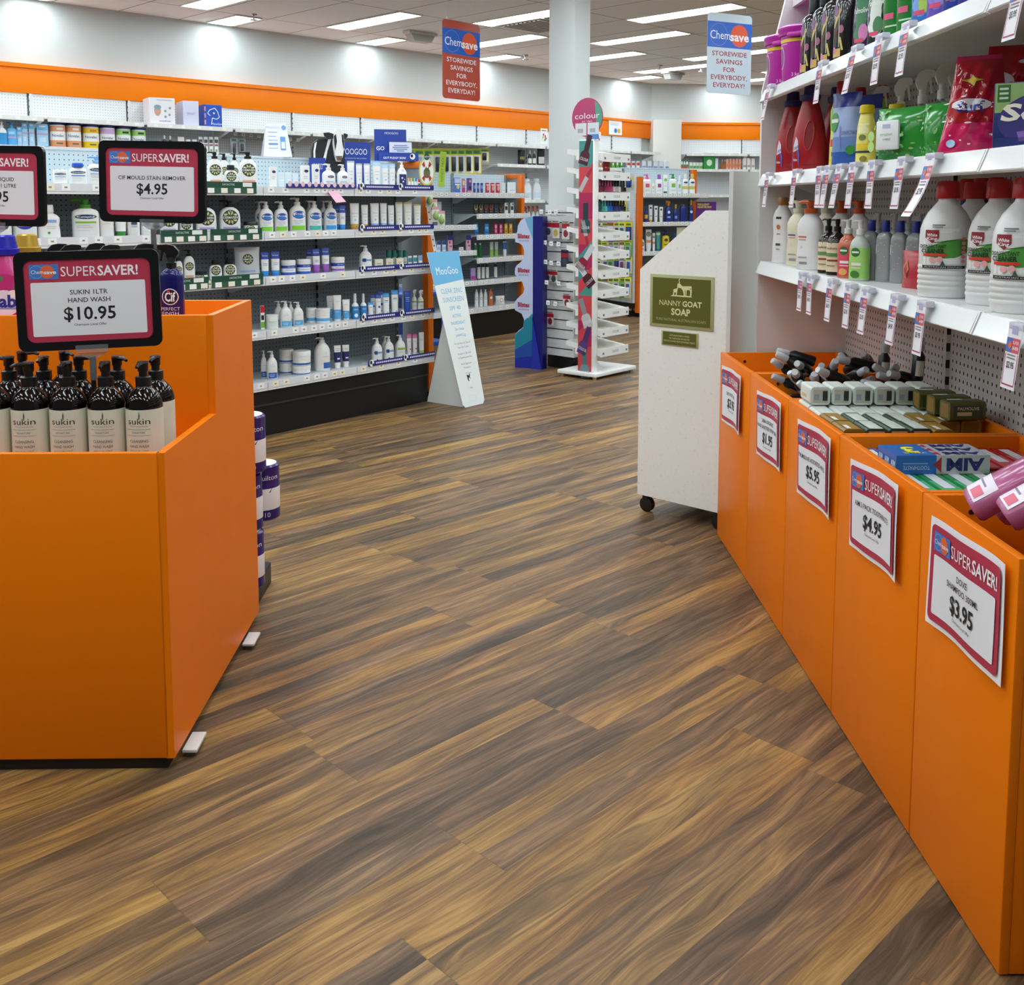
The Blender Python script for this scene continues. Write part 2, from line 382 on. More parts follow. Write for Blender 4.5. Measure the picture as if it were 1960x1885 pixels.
for i in range(13):
    a, b = seams[i], seams[i + 1]
    sh = [(2.0, .42)] + ([(1.755, .42)] if b < -4.8 or a > -1.4 else []) + ([(1.32, .42), (.95, .42), (.6, .42)] if a > -2.3 or b < -5 else [])
    wall_bay(RF, a, b, sh, f'white perforated wall shelving bay under orange fascia, {ORDN[i]} along the back wall')
for i in range(4):
    wall_bay(WB, .42 + .95 * i, .42 + .95 * (i + 1), [(2.0, .36), (1.77, .40), (1.4, .40), (1.0, .40)], f'white wall shelving bay on the far side wall, {ORDN[i]} from the corner pillar')

# ceiling fittings
def fitting(u, n, kind):
    p = RF.P(u, -n, CEIL)
    if kind == 'vent':
        t = thing('ceiling_vent', 'square metal ceiling vent beside the white column', 'vent', p, RF.rz)
        MB().box(-.3, -.3, -.02, .3, .3, 0, mat('#cfccc6', .5)).build('frame', t)
        m = MB()
        for k in range(9): m.box(-.26, -.26 + k * .058, -.032, .26, -.226 + k * .058, -.02, mat('#a8a49d', .5))
        m.build('louvre_grille', t)
    elif kind == 'sprinkler':
        t = MB().loft([(-.012, .03, .03, 2), (0, .034, .034, 2)], M_CHROME, 14).cyl(0, 0, -.05, -.012, .009, M_CHROME).cyl(0, 0, -.056, -.05, .035, M_CHROME).build('fire_sprinkler', None, p, RF.rz)
        return t
    return t
for i, (u, n, l) in enumerate(((-4.82, .74, 'near the short light over the shelving end'), (-1.11, .70, 'beside the short light next to the hanging red sign'), (.75, 1.3, 'over the far aisle behind the column'), (1.3, 1.55, 'in the far ceiling corner'))):
    tag(fitting(u, n, 'sprinkler'), f'small metal fire sprinkler {l}', 'sprinkler', 'ceiling fire sprinklers')
fitting(-2.58, 2.28, 'vent')
for u, n, l in ((-3.06, 1.06, 'grey wedge-shaped emergency light on the ceiling, nearer one'), (1.45, 1.0, 'grey wedge-shaped emergency light on the ceiling, far corner one')):
    t = thing('emergency_light', l, 'light', RF.P(u, -n, CEIL), RF.rz)
    MB().prism([(-.16, -.03), (.16, -.03), (.11, -.10), (-.11, -.10)], -.05, .05, mat('#b8b8b4', .4)).build('housing', t)
    MB().rbox(-.19, -.06, -.03, .19, .06, 0, mat('#d8d6d0', .5), .006).build('mounting_plate', t)

# column with slat wall round its foot
K = at(1097, 709); k0 = K - RF.o; ku, kn = k0.dot(RF.ux), -k0.dot(RF.uy)
structure(MB().rbox(.035, .035, 0, .22, .30, CEIL, mat('#d4dad8', .7), .006).build('column', None, RF.P(ku, -kn), RF.rz))['kind'] = 'structure'
sl = thing('slat_wall_stand', 'white slat wall display wrapped round the foot of the white column', 'display stand', RF.P(ku, -kn), RF.rz)
SLW = mat('#d9dbda', .45)
m = MB().box(0, 0, .10, .014, .30, 1.285, SLW).box(.014, 0, .10, .24, .014, 1.285, SLW).box(.014, .286, .10, .24, .30, 1.285, SLW)
m.box(0, -.004, .10, .018, 0, 1.29, mat('#f2f2f0', .4)); m.build('slat_panel', sl)
m = MB()
for k in range(15): m.box(-.0008, .006, .155 + k * .076, 0, .296, .163 + k * .076, mat('#17181a', .6))
m.build('slot_groove', sl)
MB().box(.02, .02, 0, .23, .29, .10, M_BLACK).build('plinth', sl)
# ------------------------------------------------------------------ free-standing shelving units
def ticket_strip(w, d, z, par, cream=True, tall=.045):
    s = MB().box(.004, -d - .0012, z - tall + .012, w - .004, -d - .0004, z + .004, mat('#dddfe3', .25))
    i = 0; x = .03
    while x < w - .06:
        s.box(x, -d - .002, z - tall + .016, x + .042, -d - .0012, z + .001, mat('#f3ead0' if cream and RND.random() < .25 else '#f6f5f1', .5))
        s.box(x + .014, -d - .0024, z - .018, x + .028, -d - .002, z - .010, mat('#8f8f88', .6)); x += RND.choice((.06, .075, .10, .15))
    return s.build('ticket_strip', par)
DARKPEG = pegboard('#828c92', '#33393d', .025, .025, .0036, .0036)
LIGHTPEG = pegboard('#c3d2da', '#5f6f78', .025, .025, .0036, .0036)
STEEL_G = mat('#c2cace', .35)
def gondola(fr, label, bays, levels, d, back_y, top, light_from, base_h, first=0):
    "bays: x seams from the right-hand end; levels: shelf-top heights"
    t = thing('gondola_shelving', label, 'shelving', fr.P(0, 0), fr.rz)
    x1, x0 = bays[0], bays[-1]
    MB().box(x0, back_y, .08, x1, back_y + .03, light_from, DARKPEG).build('back_panel', t)
    MB().box(x0, back_y, light_from, x1, back_y + .03, top, LIGHTPEG).box(x0, back_y - .004, top, x1, back_y + .12, top + .012, mat('#cdd6da', .4)).build('upper_panel', t)
    MB().box(x0, -d + .02, 0, x1 - .05, back_y + .3, base_h, M_BLACK).box(x0, -d + .01, base_h - .09, x1 - .05, -d + .02, base_h - .08, mat('#2a2a2c', .4)).build('base_plinth', t)
    for x in bays:
        MB().box(x - .012, back_y - .014, base_h, x + .012, back_y, top, pegboard('#7d868b' if True else '', '#1b1f22', .03, .05, .005, .016)).build('slotted_upright', t)
    for a, b in zip(bays[1:], bays[:-1]):
        for z in levels:
            m = MB().box(.003, -d + .006, z - .014, b - a - .003, back_y, z, STEEL_G)
            m.prism([(-d, z - .045), (-d + .006, z - .045), (-d + .012, z + .003), (-d + .004, z + .004)], .002, b - a - .002, STEEL_W, 'x')
            sh = m.build('shelf', t, (a, 0, 0))
            ticket_strip(b - a, d, z, sh)
            if z > levels[0]:
                for x in (.004, b - a - .007): MB().prism([(-d + .05, z - .015), (back_y, z - .015), (back_y, z - .10), (back_y - .05, z - .10)], x, x + .003, STEEL_G, 'x').build('bracket', sh)
    return t
G1 = Frame(-0.563, 6.88, 51.0)
T1, T2, T3, T4, T5 = .305, .592, .89, 1.137, 1.385
g1 = gondola(G1, 'long grey shelving unit full of skin care, with an orange end post', [-.10, -.785, -1.45, -2.11, -2.77, -3.43], [T1, T2, T3, T4, T5], .15, .20, 1.56, T5, .262)
OR_END = mat('#dd6c10', .35)
def end_frame(t, x, y0, y1, z0, z1, th=.055):
    m = MB().rbox(x, y0, z0, x + .05, y0 + th, z1, OR_END, .003).rbox(x, y0 + th, z1 - .045, x + .05, y1, z1, OR_END, .003)
    e = m.build('end_frame', t)
    MB().box(x + .015, y0 + th, z0 + .02, x + .03, y1, z1 - .045, pegboard('#8d9498', '#3a4044', .05, .025, .004, .004)).build('end_panel', t)
    MB().cyl(x + .02, y0 + .03, 0, z0, .018, M_BLACK).build('foot', t)
end_frame(g1, -.02, -.02, .24, .03, 1.575)
# printed strips along the shelf edges
NAVY, DGREEN = '#28277a', '#1e4a38'
def talker(fr, x0, x1, z, d, col, label, kind, grp):
    w = x1 - x0; t = thing('shelf_talker', label, 'shelf label', fr.P(x0, -d - .006, z), fr.rz, grp); y = 0
    m = MB().box(0, -.002, -.004, w, 0, .026, mat(col, .35)); fn = flat(-.0026)
    if kind == 'cow':
        for k in range(2):
            cx = .03 + k * w * .5
            m.oval(fn, cx, .014, .020, .022, mat('#f2f2f2', .5), 10); m.oval(flat(-.003), cx - .006, .018, .009, .012, M_BLACK, 8); m.oval(flat(-.003), cx + .010, .004, .006, .009, M_BLACK, 8)
            for q in range(14): m.box(cx + .035 + q * .0165, -.003, .006, cx + .047 + q * .0165, -.0024, .016, mat('#dfe0f2', .5)) if cx + .05 + q * .0165 < (w * (k + 1) * .5) else None
    else:
        m.box(0, -.0012, -.036, w, .0, -.004, mat('#2c5a45', .4))
        for q in range(4): m.box(.02 + q * w / 4, -.003, -.034, .06 + q * w / 4, -.0014, -.008, mat('#f0ead8' if q % 2 else '#f4f4f0', .5))
        m.text('OATACTIVE', fn, w * .45, .011, .010, mat('#dfe8df', .5)); m.box(w - .09, -.0028, .0, w - .03, -.002, .022, mat('#e6e9e6', .5))
    m.build('printed_strip', t)
    return t
for z, w in ((T1, 'bottom shelf'), (T2, 'second lowest shelf'), (T3, 'middle shelf'), (T4, 'second highest shelf'), (T5, 'top shelf')):
    talker(G1, -.76 if z > .4 else -.70, -.105, z, .15, NAVY, f'navy strip with small cows along the {w} edge by the orange post', 'cow', 'navy shelf edge strips')
for z, w in ((T3, 'middle shelf'), (T4, 'second highest shelf'), (T5, 'top shelf')):
    for k, xa in enumerate((-2.09, -1.80)) if z < 1.3 else ((0, -1.83),):
        talker(G1, xa, xa + (.27 if k == 0 and z < 1.3 else .33), z, .15, DGREEN, f'dark green shelf edge strip on the {w}' + (', half nearer the orange bin' if k == 0 and z < 1.3 else ', half further along' if z < 1.3 else ' of the long unit'), 'g', 'dark green shelf edge strips')
tl = thing('shelf_talker', 'purple strip of pale pink discs along the top shelf edge', 'shelf label', G1.P(-1.30, -.157, T5), G1.rz)
m = MB().box(0, -.002, -.002, .52, 0, .022, mat('#33307f', .4))
for k in range(11): m.oval(flat(-.003), .025 + k * .047, .02, .014, .016, mat('#e6c6cf', .5), 12)
m.build('printed_strip', tl)
wob = thing('shelf_wobbler', 'pink card tag sticking out under the top shelf edge', 'card', G1.P(-.98, -.16, T5 - .02), G1.rz)
MB().add([(-.02, -.0, 0), (.05, 0, .004), (.075, -.05, -.06), (.0, -.05, -.065)], [(0, 1, 2, 3)], mat('#dca6b8', .5)).add([(-.02, .0015, 0), (.0, -.0485, -.065), (.075, -.0485, -.06), (.05, .0015, .004)], [(0, 1, 2, 3)], mat('#dca6b8', .5)).build('card', wob)

# the shorter unit behind, and the one at the far right
p = at(996, 630); G2 = Frame(p.x, p.y, 51.0)
def lv(fr, px, py, y): return fr.on(px, py, y)[1]
G2D = .16
G2R = [lv(G2, 975, y, -G2D) + .046 for y in (592, 541, 500, 457, 418)]
G2T = lv(G2, 940, 379, -G2D) + .046
g2 = thing('gondola_shelving', 'shorter grey shelving unit with orange end post behind the leaning sunscreen sign', 'shelving', G2.P(0, 0), G2.rz)
def g2_shelf(x0, x1, z):
    m = MB().box(.003, -G2D + .006, z - .014, x1 - x0 - .003, .16, z, STEEL_G).prism([(-G2D, z - .045), (-G2D + .006, z - .045), (-G2D + .012, z + .003), (-G2D + .004, z + .004)], .002, x1 - x0 - .002, STEEL_W, 'x')
    sh = m.build('shelf', g2, (x0, 0, 0)); ticket_strip(x1 - x0, G2D, z, sh)
    for x in (.004, x1 - x0 - .007): MB().prism([(-G2D + .05, z - .015), (.16, z - .015), (.16, z - .10), (.11, z - .10)], x, x + .003, STEEL_G, 'x').build('bracket', sh)
G2M = G2.on(913, 419, -G2D)[0]; G2L = G2M - .75
MB().box(G2L - .6, .16, .08, -.05, .19, G2T, DARKPEG).build('back_panel', g2)
MB().box(G2L - .6, .16, G2T, -.05, .19, G2T + .19, LIGHTPEG).build('upper_panel', g2)
MB().box(G2L - .6, -G2D + .02, 0, -.06, .3, G2R[0] - .05, M_BLACK).build('base_plinth', g2)
for x in (-.055, G2M, G2L): MB().box(x - .012, .146, .2, x + .012, .16, G2T + .19, pegboard('#7d868b', '#1b1f22', .03, .05, .005, .016)).build('slotted_upright', g2)
g2_shelf(G2M, -.06, G2T); g2_shelf(G2L, G2M, G2T)
for z in G2R: g2_shelf(G2M, -.06, z)
G2Lz = [lv(G2, 870, y, -G2D) + .046 for y in (441, 491)] + [G2R[1], G2R[0]]
for z in G2Lz: g2_shelf(G2L, G2M, z)
end_frame(g2, -.02, -.03, .30, .03, G2T + .20)

p = at(1217, 607); G3 = Frame(p.x, p.y, 30.0)
G3D = .02
G3Z = [lv(G3, 1250, y, -G3D) + .045 for y in (596, 540, 489, 433, 378)]
g3 = gondola(G3, 'far shelving unit of sun care with an orange slotted post', [1.02, .03], G3Z, G3D, .32, G3Z[4] + .29, G3Z[4] - .06, G3Z[0] - .06)
OSLOT = pegboard('#e06a12', '#241408', .2, .05, .012, .016)
MB().box(0, -.03, .05, .06, .02, lv(G3, 1217, 338, 0), OSLOT).build('orange_post', g3)
MB().box(1.02, .26, .05, 1.08, .31, G3Z[4] + .29, OSLOT).build('orange_post', g3)
G4 = Frame(G3.P(-.035, .02).x, G3.P(-.035, .02).y, -60.0)       # hanging panel at the unit's end, runs away to the left
hp = thing('hanging_display', 'tall perforated panel hung with yellow and lime packs', 'display', G4.P(0, 0), G4.rz)
MB().box(-.92, 0, .16, 0, .03, 1.62, pegboard('#cfd6d9', '#6a7479', .025, .025, .0035, .0035)).build('back_panel', hp)
MB().box(-.92, -.02, .10, 0, .05, .16, M_BLACK).build('base_rail', hp)
for x in (-.05, -.87):
    MB().rbox(x - .02, -.02, .07, x + .02, .04, .10, M_CHROME, .004).build('caster_fork', hp); MB().loft([(-.012, .04, .04, 2), (.012, .04, .04, 2)], M_BLACK, 14, tf=lambda q, x=x: Vector((x + q.z, .01 + q.x, .04 + q.y))).build('caster', hp)

# ------------------------------------------------------------------ dump bins on the right
BIN = Frame(.806, 3.94, -89.65)                                # x runs from the far end towards the camera, y back to the wall unit
BW, BD, BH = [.488, .472, .465, .512, .39], .455, .727
bx = [0]
for w in BW: bx.append(bx[-1] + w)
M_SCREW = mat('#3a1d08', .4)
bin_words = ['farthest, nearly empty', 'second, full of spray bottles', 'third, full of soap packs', 'fourth, holding toothpaste', 'nearest, holding pink shampoo']
for i in range(5):
    x0, w = bx[i], BW[i]; b = thing('dump_bin', f'tall orange dump bin in the wall row, {bin_words[i]}', 'bin', BIN.P(x0, 0), BIN.rz, 'orange dump bins along the wall shelving')
    MB().rbox(.002, 0, .004, w - .002, .018, BH, ORANGE, .0025).build('front_panel', b)
    for sx in (.003, w - .019):
        MB().rbox(sx, .018, .004, sx + .016, BD, BH - .001, ORANGE, .002).build('side_panel', b)
    MB().rbox(.003, BD - .016, .004, w - .003, BD, BH, ORANGE, .002).build('back_panel', b)
    zf = (.635, .625, .575, .575, .50)[i]; MB().box(.019, .018, zf - .015, w - .019, BD - .016, zf, ORANGE).build('floor_panel', b)
    s = MB()
    for y in (.09, .34): s.loft([(0, .006, .006, 2), (.0015, .005, .005, 2)], M_SCREW, 10, tf=lambda q, y=y: Vector((.0192 + q.z, y + q.x, BH - .035 + q.y)))
    s.build('screw', b)
BIN_FLOOR = .535

# price papers
CRIM, PAPER = mat('#b5304c', .5), mat('#e6e6ea', .6)
LOGO_B, LOGO_O = mat('#4178c4', .5), mat('#e2673a', .5)
INK, LETW = mat('#15151a', .6), mat('#f3eef0', .5)
def rr(x0, y0, x1, y1, r, n=5):
    o = []
    for cx, cy, a in ((x1 - r, y0 + r, -90), (x1 - r, y1 - r, 0), (x0 + r, y1 - r, 90), (x0 + r, y0 + r, 180)):
        for k in range(n + 1): o.append((cx + r * math.cos(R(a + 90 * k / n)), cy + r * math.sin(R(a + 90 * k / n))))
    return o
def logo(m, at_, x0, y0, x1, y1, e, circ=True):
    w, h = x1 - x0, y1 - y0; fn = at_(e)
    m.patch(fn, x0, y0, x1, y1, LOGO_B, 6, 1)
    m.oval(at_(e * 1.4), x0 + .62 * w, y0 + h / 2, h * .45, h * .45, LOGO_O, 20)
    for c in (.22, 1.0 - .02): 
        pts = []
    m.oval(at_(e * 1.3), x0 + .25 * w, y0 + h / 2, h * .44, h * .44, mat('#8fa6de', .5), 20, hole=.93, rings=1)
    f2 = at_(e * 1.8)
    m.text('Chem', f2, x0 + .275 * w, y0 + h * .5, h * .25, LETW, w=w * .42)
    m.text('save', f2, x0 + .715 * w, y0 + h * .47, h * .25, LETW, w=w * .42, bold=.03)
def supersaver(m, at_, w, h, lines, price, border=.0, e=.0006):
    "the printed page, lower edge at 0, centred on x"
    fn0, fn, f2, f3 = at_(e), at_(e * 2), at_(e * 3), at_(e * 4)
    b = border
    def shape(f, x0, y0, x1, y1, r, mt):
        pts = rr(x0, y0, x1, y1, r); c = len(pts)
        # strips so that a curled page keeps its curve
        xs = [x0 + r * (1 - math.cos(R(90) * k / 6)) for k in range(7)]; xs = sorted(set([round(q, 6) for q in xs] + [round(x0 + x1 - q, 6) for q in xs] + [round(x0 + r + (x1 - x0 - 2 * r) * k / 16, 6) for k in range(1, 16)])); n = len(xs) - 1
        vs = []; fs = []
        for x in xs:
            dx = min(x - x0, x1 - x); q = r - math.sqrt(max(0, r * r - (r - dx) ** 2)) if dx < r else 0
            vs += [f(x, y0 + q), f(x, y0 + (y1 - y0) / 2), f(x, y1 - q)]
        for i in range(n):
            a = i * 3
            for j in range(2): fs.append((a + j, a + 3 + j, a + 4 + j, a + 1 + j))
        m.add(vs, fs, mt, True)
    W2 = w / 2
    shape(fn, -W2 + b, b, W2 - b, h - b, .06 * h, CRIM)
    shape(f2, -W2 + b + .05 * w, b + .075 * h, W2 - b - .05 * w, h - b - .27 * h, .02 * h, PAPER)
    logo(m, lambda ee: at_(e * 2 + ee), -W2 + b + .045 * w, h - b - .23 * h, -W2 + b + .27 * w, h - b - .055 * h, e)
    ty = h - b - .145 * h; tw = .60 * w
    m.text('SUPER', f2, -W2 + b + .285 * w + tw * .235, ty, .115 * h, LETW, w=tw * .465)
    m.text('SAVER!', f2, -W2 + b + .285 * w + tw * .745, ty, .115 * h, LETW, w=tw * .53, bold=.035)
    y = h * .56 if len(lines) < 2 else h * .60
    for ln in lines:
        m.text(ln, f3, 0, y, .055 * h, INK, bold=.01); y -= .095 * h
    m.text(price, f3, 0, y - .065 * h, .15 * h, INK, bold=.025)
    m.text('Chemsave Local Offer', f3, 0, y - .20 * h, .028 * h, INK)
papers = [(0, 1382, 1420, 'paper reading 3.95 on the farthest bin', ['DRY FOOT CARE'], '$3.95', .03), (1, 1447, 1500, 'paper reading 1.95 on the second bin', ['SABA ORGANIC', 'HAND SANITISER SPRAY 50ML'], '$1.95', .05),
          (2, 1528, 1598, 'paper reading 5.95 on the soap bin', ['PALMOLIVE ASSORTED 4PACK'], '$5.95', .04), (3, 1633, 1731, 'paper reading 4.95 on the toothpaste bin', ['AIM 3 PACK TOOTHPASTE'], '$4.95', .06), (4, 1790, 1938, 'paper reading 3.95 on the nearest bin', ['DOVE', 'SHAMPOO 300ML'], '$3.95', .03)]
for i, xa, xb, lab, lines, price, tilt in papers:
    ua = BIN.on(xa, 900, 0)[0]; ub = BIN.on(xb, 900, 0)[0]; w = .297; h = .21; cxx = (ua + ub) / 2
    ztop = {0: .695, 1: .70, 2: .705, 3: .707, 4: .705}[i]; cxx += .014
    t = thing('price_paper', f'white and crimson price {lab}', 'price sign', BIN.P(cxx, -.003, ztop - h), BIN.rz, 'price papers on the orange bins')
    curl = .006 + .012 * RND.random(); ph = RND.uniform(0, 6)
    def at_(e, curl=curl, ph=ph, tilt=tilt):
        def f(x, y):
            c = curl * ((x / .15) ** 2) * .55 + .0025 * (1 + math.sin(28 * x + ph + 9 * y))
            return (x, -c - e, y + tilt * x)
        return f
    m = MB(); m.patch(at_(0), -w / 2, 0, w / 2, h, mat('#f0f0f2', .6), 14, 6)
    m.patch(lambda x, y: tuple(Vector(at_(0)(x, y)) + Vector((0, .0006, 0))), w / 2, 0, -w / 2, h, mat('#f0f0f2', .6), 14, 6)
    supersaver(m, at_, w, h, lines, price, .011, .0016)
    m.build('sheet', t)

# ------------------------------------------------------------------ wall unit above the bins
SH = Frame(.948, 3.955, -89.85)
SD = .345
PEG_R = pegboard('#c9c4c0', '#2a2724', .025, .025, .0035, .0055)
sh_unit = thing('wall_shelving', 'tall white wall shelving of cleaning products above the orange bins', 'shelving', SH.P(0, 0), SH.rz)
MB().box(0, SD, .05, 3.7, SD + .03, 2.15, PEG_R).build('back_panel', sh_unit)
MB().prism([(0, 0), (SD + .03, 0), (SD + .03, 2.30), (.13, 2.12), (.08, 2.06), (.0, 1.72)], -.022, 0, mat('#dcd8d5', .45), 'x').build('end_panel', sh_unit)
for x in (.93, 1.87, 2.80): MB().box(x - .012, SD - .012, .05, x + .012, SD, 2.15, pegboard('#cfcac6', '#1a1816', .03, .05, .0045, .017)).build('slotted_upright', sh_unit)
SZ = [1.078, 1.408, 1.722]
for z in SZ:
    for a, b in ((.012, 1.865), (1.872, 3.6)):
        w = b - a
        m = MB().box(0, .012, z - .018, w, SD - .002, z, STEEL_W).prism([(-.014, z - .046), (-.004, z - .05), (.014, z - .001), (.004, z + .0002)], 0, w, mat('#e6e5e4', .25), 'x')
        s_ = m.build('shelf', sh_unit, (a, 0, 0))
        for x in (.008, w - .011): MB().prism([(.05, z - .018), (SD - .002, z - .018), (SD - .002, z - .11), (SD - .06, z - .11)], x, x + .003, STEEL_W, 'x').build('bracket', s_)
        MB().prism([(-.0155, z - .044), (-.0055, z - .048), (.0115, z - .003), (.0025, z - .001)], .006, w - .006, mat('#eef0f0', .12, trans=.0), 'x').build('ticket_channel', s_)
MB().box(.0, .12, 2.04, 3.6, SD, 2.055, mat('#d49bbf', .45)).box(0, .105, 2.03, 3.6, .12, 2.07, mat('#e6e3e4', .4)).build('top_shelf', sh_unit)

# ------------------------------------------------------------------ stepped orange bin on the left
LB = Frame(-.775, 2.25, 1.1)                                   # origin at the front right foot, x to the right, y back
LW, Y1, Y2, ZL, ZU = .95, .43, .86, .745, 1.007
lb = thing('stepped_display_bin', 'large orange two-step display bin of hand wash bottles', 'bin', LB.P(0, 0), LB.rz)
MB().rbox(-LW, 0, .03, -.012, .018, ZL, ORANGE, .0025).build('front_panel', lb)
def side(x): MB().prism([(0, .03), (Y2, .03), (Y2, ZU), (Y1, ZU), (Y1, ZL), (0, ZL)], x, x + .018, ORANGE, 'x').build('side_panel', lb)
side(-.018); side(-LW)
MB().rbox(-LW + .018, Y1, ZL - .25, -.018, Y1 + .018, ZU, ORANGE_IN, .002).build('riser_panel', lb)
MB().rbox(-LW + .018, Y2 - .018, .03, -.018, Y2, ZU, ORANGE_IN, .002).build('back_panel', lb)
MB().box(-LW + .018, .018, .655, -.018, Y1, .675, ORANGE_IN).build('lower_deck', lb)
MB().box(-LW + .018, Y1 + .018, .925, -.018, Y2 - .018, .945, ORANGE_IN).build('upper_deck', lb)
MB().box(-LW + .02, .012, .0, -.02, Y2 - .02, .03, mat('#17100b', .6)).build('base', lb)
for k, (px, py) in enumerate(((500, 1222), (378, 1418))):
    q = LB.on(px, py, 0); g = at(px, py, .012); l = g - LB.o; yy = l.dot(LB.uy)
    MB().rbox(.0, yy - .055, .012, .035, yy + .03, .02, mat('#d9d6d2', .3), .002).rbox(.004, yy - .05, .0, .026, yy - .02, .011, mat('#4a443f', .5), .002).build('corner_bracket', lb)
L_FLOOR, U_FLOOR = .675, .945
# ------------------------------------------------------------------ goods
def surf(secs, off=.0006):
    "artwork on the front of a lofted body"
    def fn(x, z):
        for a, b in zip(secs[:-1], secs[1:]):
            if z <= b[0] or b is secs[-1]:
                t = 0 if b[0] == a[0] else min(1, max(0, (z - a[0]) / (b[0] - a[0])))
                rx = a[1] + (b[1] - a[1]) * t; ry = a[2] + (b[2] - a[2]) * t; e = a[3]; break
        q = min(1.0, abs(x) / rx)
        return (x, -ry * (1 - q ** e) ** (1 / e) - off, z)
    return fn
GOLD = '#d8c47a'
def art(m, fn, w, h, items, fo=None):
    "items: (kind, x, z, width, height, colour, ...) in shares of the body's width and height"
    fo = fo or (lambda e: fn)
    for i, a in enumerate(items):
        k, x, z, ww, hh, c = a[:6]; f = fo(.0005 + .00035 * i); mt = mat(c or '#17402c', .45) if isinstance(c, str) else c
        if k == 'r': m.patch(f, (x - ww / 2) * w, (z - hh / 2) * h, (x + ww / 2) * w, (z + hh / 2) * h, mt, 8, max(1, int(hh * 6)))
        elif k == 'o': m.oval(f, x * w, z * h, ww * w / 2, hh * h / 2, mt, 18)
        elif k == 'c': m.oval(f, x * w, z * h, ww * w / 2, ww * w / 2, mt, 18)
        elif k == 't': m.text(a[6], f, x * w, z * h, hh * h, mt, w=ww * w if ww else None, bold=a[7] if len(a) > 7 else 0)
        elif k == 'p': m.hpoly(f, [((x + u * ww / 2) * w, (z + v * hh / 2) * h) for u, v in a[6]], mt)
        elif k == 'd':        # the round green emblem with gold petals
            m.oval(f, x * w, z * h, ww * w / 2, ww * w / 2, mat('#17402c', .45), 18)
            g = fo(.0009 + .0004 * i)
            for q in range(10):
                t = 2 * math.pi * q / 10; r0, r1 = ww * w * .15, ww * w * .45; s = ww * w * .07
                cs, sn = math.cos(t), math.sin(t)
                m.poly(g, [(x * w + cs * r0, z * h + sn * r0), (x * w + cs * (r0 + r1) / 2 + sn * s, z * h + sn * (r0 + r1) / 2 - cs * s), (x * w + cs * r1, z * h + sn * r1), (x * w + cs * (r0 + r1) / 2 - sn * s, z * h + sn * (r0 + r1) / 2 + cs * s)], mat('#d9c889', .5))
            m.patch(fo(.0013 + .0004 * i), (x - ww * .5) * w, z * h - ww * w * .13, (x + ww * .5) * w, z * h + ww * w * .13, mat('#17402c', .45), 6, 1)
            m.text('DERMAVEEN', fo(.0019 + .0004 * i), x * w, z * h, ww * w * .15, mat('#eceee6', .5), w=ww * w * .92, bold=.02)
PROFILES = {
    'round': [(0, .93), (.015, 1), (.70, 1), (.80, .93), (.88, .76), (.94, .50), (.97, .38), (1, .36)],
    'dome': [(0, .94), (.02, 1), (.62, 1), (.70, .97), (.78, .88), (.86, .72), (.93, .5), (.97, .36), (1, .34)],
    'bell': [(0, .96), (.015, 1), (.745, 1), (.79, .985), (.84, .93), (.885, .84), (.925, .71), (.96, .54), (.985, .42), (1, .40)],
    'square': [(0, .95), (.02, 1), (.80, 1), (.88, .95), (.94, .80), (.98, .5), (1, .42)],
    'taper': [(0, .90), (.02, 1), (.45, .97), (.75, .88), (.9, .74), (1, .62)],
    'wide': [(0, .86), (.03, .96), (.35, 1), (.70, .96), (.85, .85), (.94, .62), (.98, .4), (1, .38)],
    'wavy': [(0, .92), (.02, 1), (.3, .97), (.5, .9), (.68, .97), (.8, .95), (.9, .75), (.97, .45), (1, .42)],
    'jug': [(0, .93), (.02, 1), (.50, 1), (.62, .94), (.80, .74), (.93, .52), (1, .50)],
}
def pump_head(m, h, r, c, spout='l'):
    "collar, stem and spout from 0 up to h"
    m.loft([(0, r, r, 2), (.36 * h, r, r, 2), (.40 * h, r * .8, r * .8, 2)], c, 18).loft([(.40 * h, r * .55, r * .55, 2), (.62 * h, r * .55, r * .55, 2)], c, 12)
    m.loft([(.60 * h, r * .66, r * .66, 2), (.90 * h, r * .68, r * .68, 2), (.93 * h, r * .74, r * .74, 2), (1.0 * h, r * .66, r * .66, 2)], c, 16)
    d = {'l': (-1, 0), 'r': (1, 0), 'f': (0, -1), 'lf': (-.7, -.7), 'rf': (.75, -.6)}[spout]
    z = .90 * h; L = r * 2.3
    m.tube([(d[0] * r * .4, d[1] * r * .4, z), (d[0] * L * .7, d[1] * L * .7, z + .03 * h), (d[0] * L, d[1] * L, z - .05 * h)], [r * .32, r * .28, r * .2], c, 8)
def trigger_head(m, h, r, c, d=-1):
    "spray trigger; d: the side it points to"
    m.loft([(0, r, r, 2), (.22 * h, r, r, 2), (.26 * h, r * .75, r * .7, 2), (.45 * h, r * .8, r * .55, 2)], c, 16)
    pts = [(d * x * r, z * h) for x, z in ((-1.0, .42), (-1.55, .62), (-1.5, .74), (-.6, .95), (.6, 1.0), (2.0, .98), (2.35, .94), (2.35, .78), (1.4, .74), (.8, .58), (.7, .42))]
    if d > 0: pts = pts[::-1]
    k = MB(); m.prism(pts, -r * .5, r * .5, c)
    m.prism([(d * x * r, z * h) for x, z in ((1.15, .76), (1.75, .74), (2.1, .30), (1.75, .30), (1.5, .52))][::(1 if d < 0 else -1)], -r * .32, r * .32, c)
_PC = {}
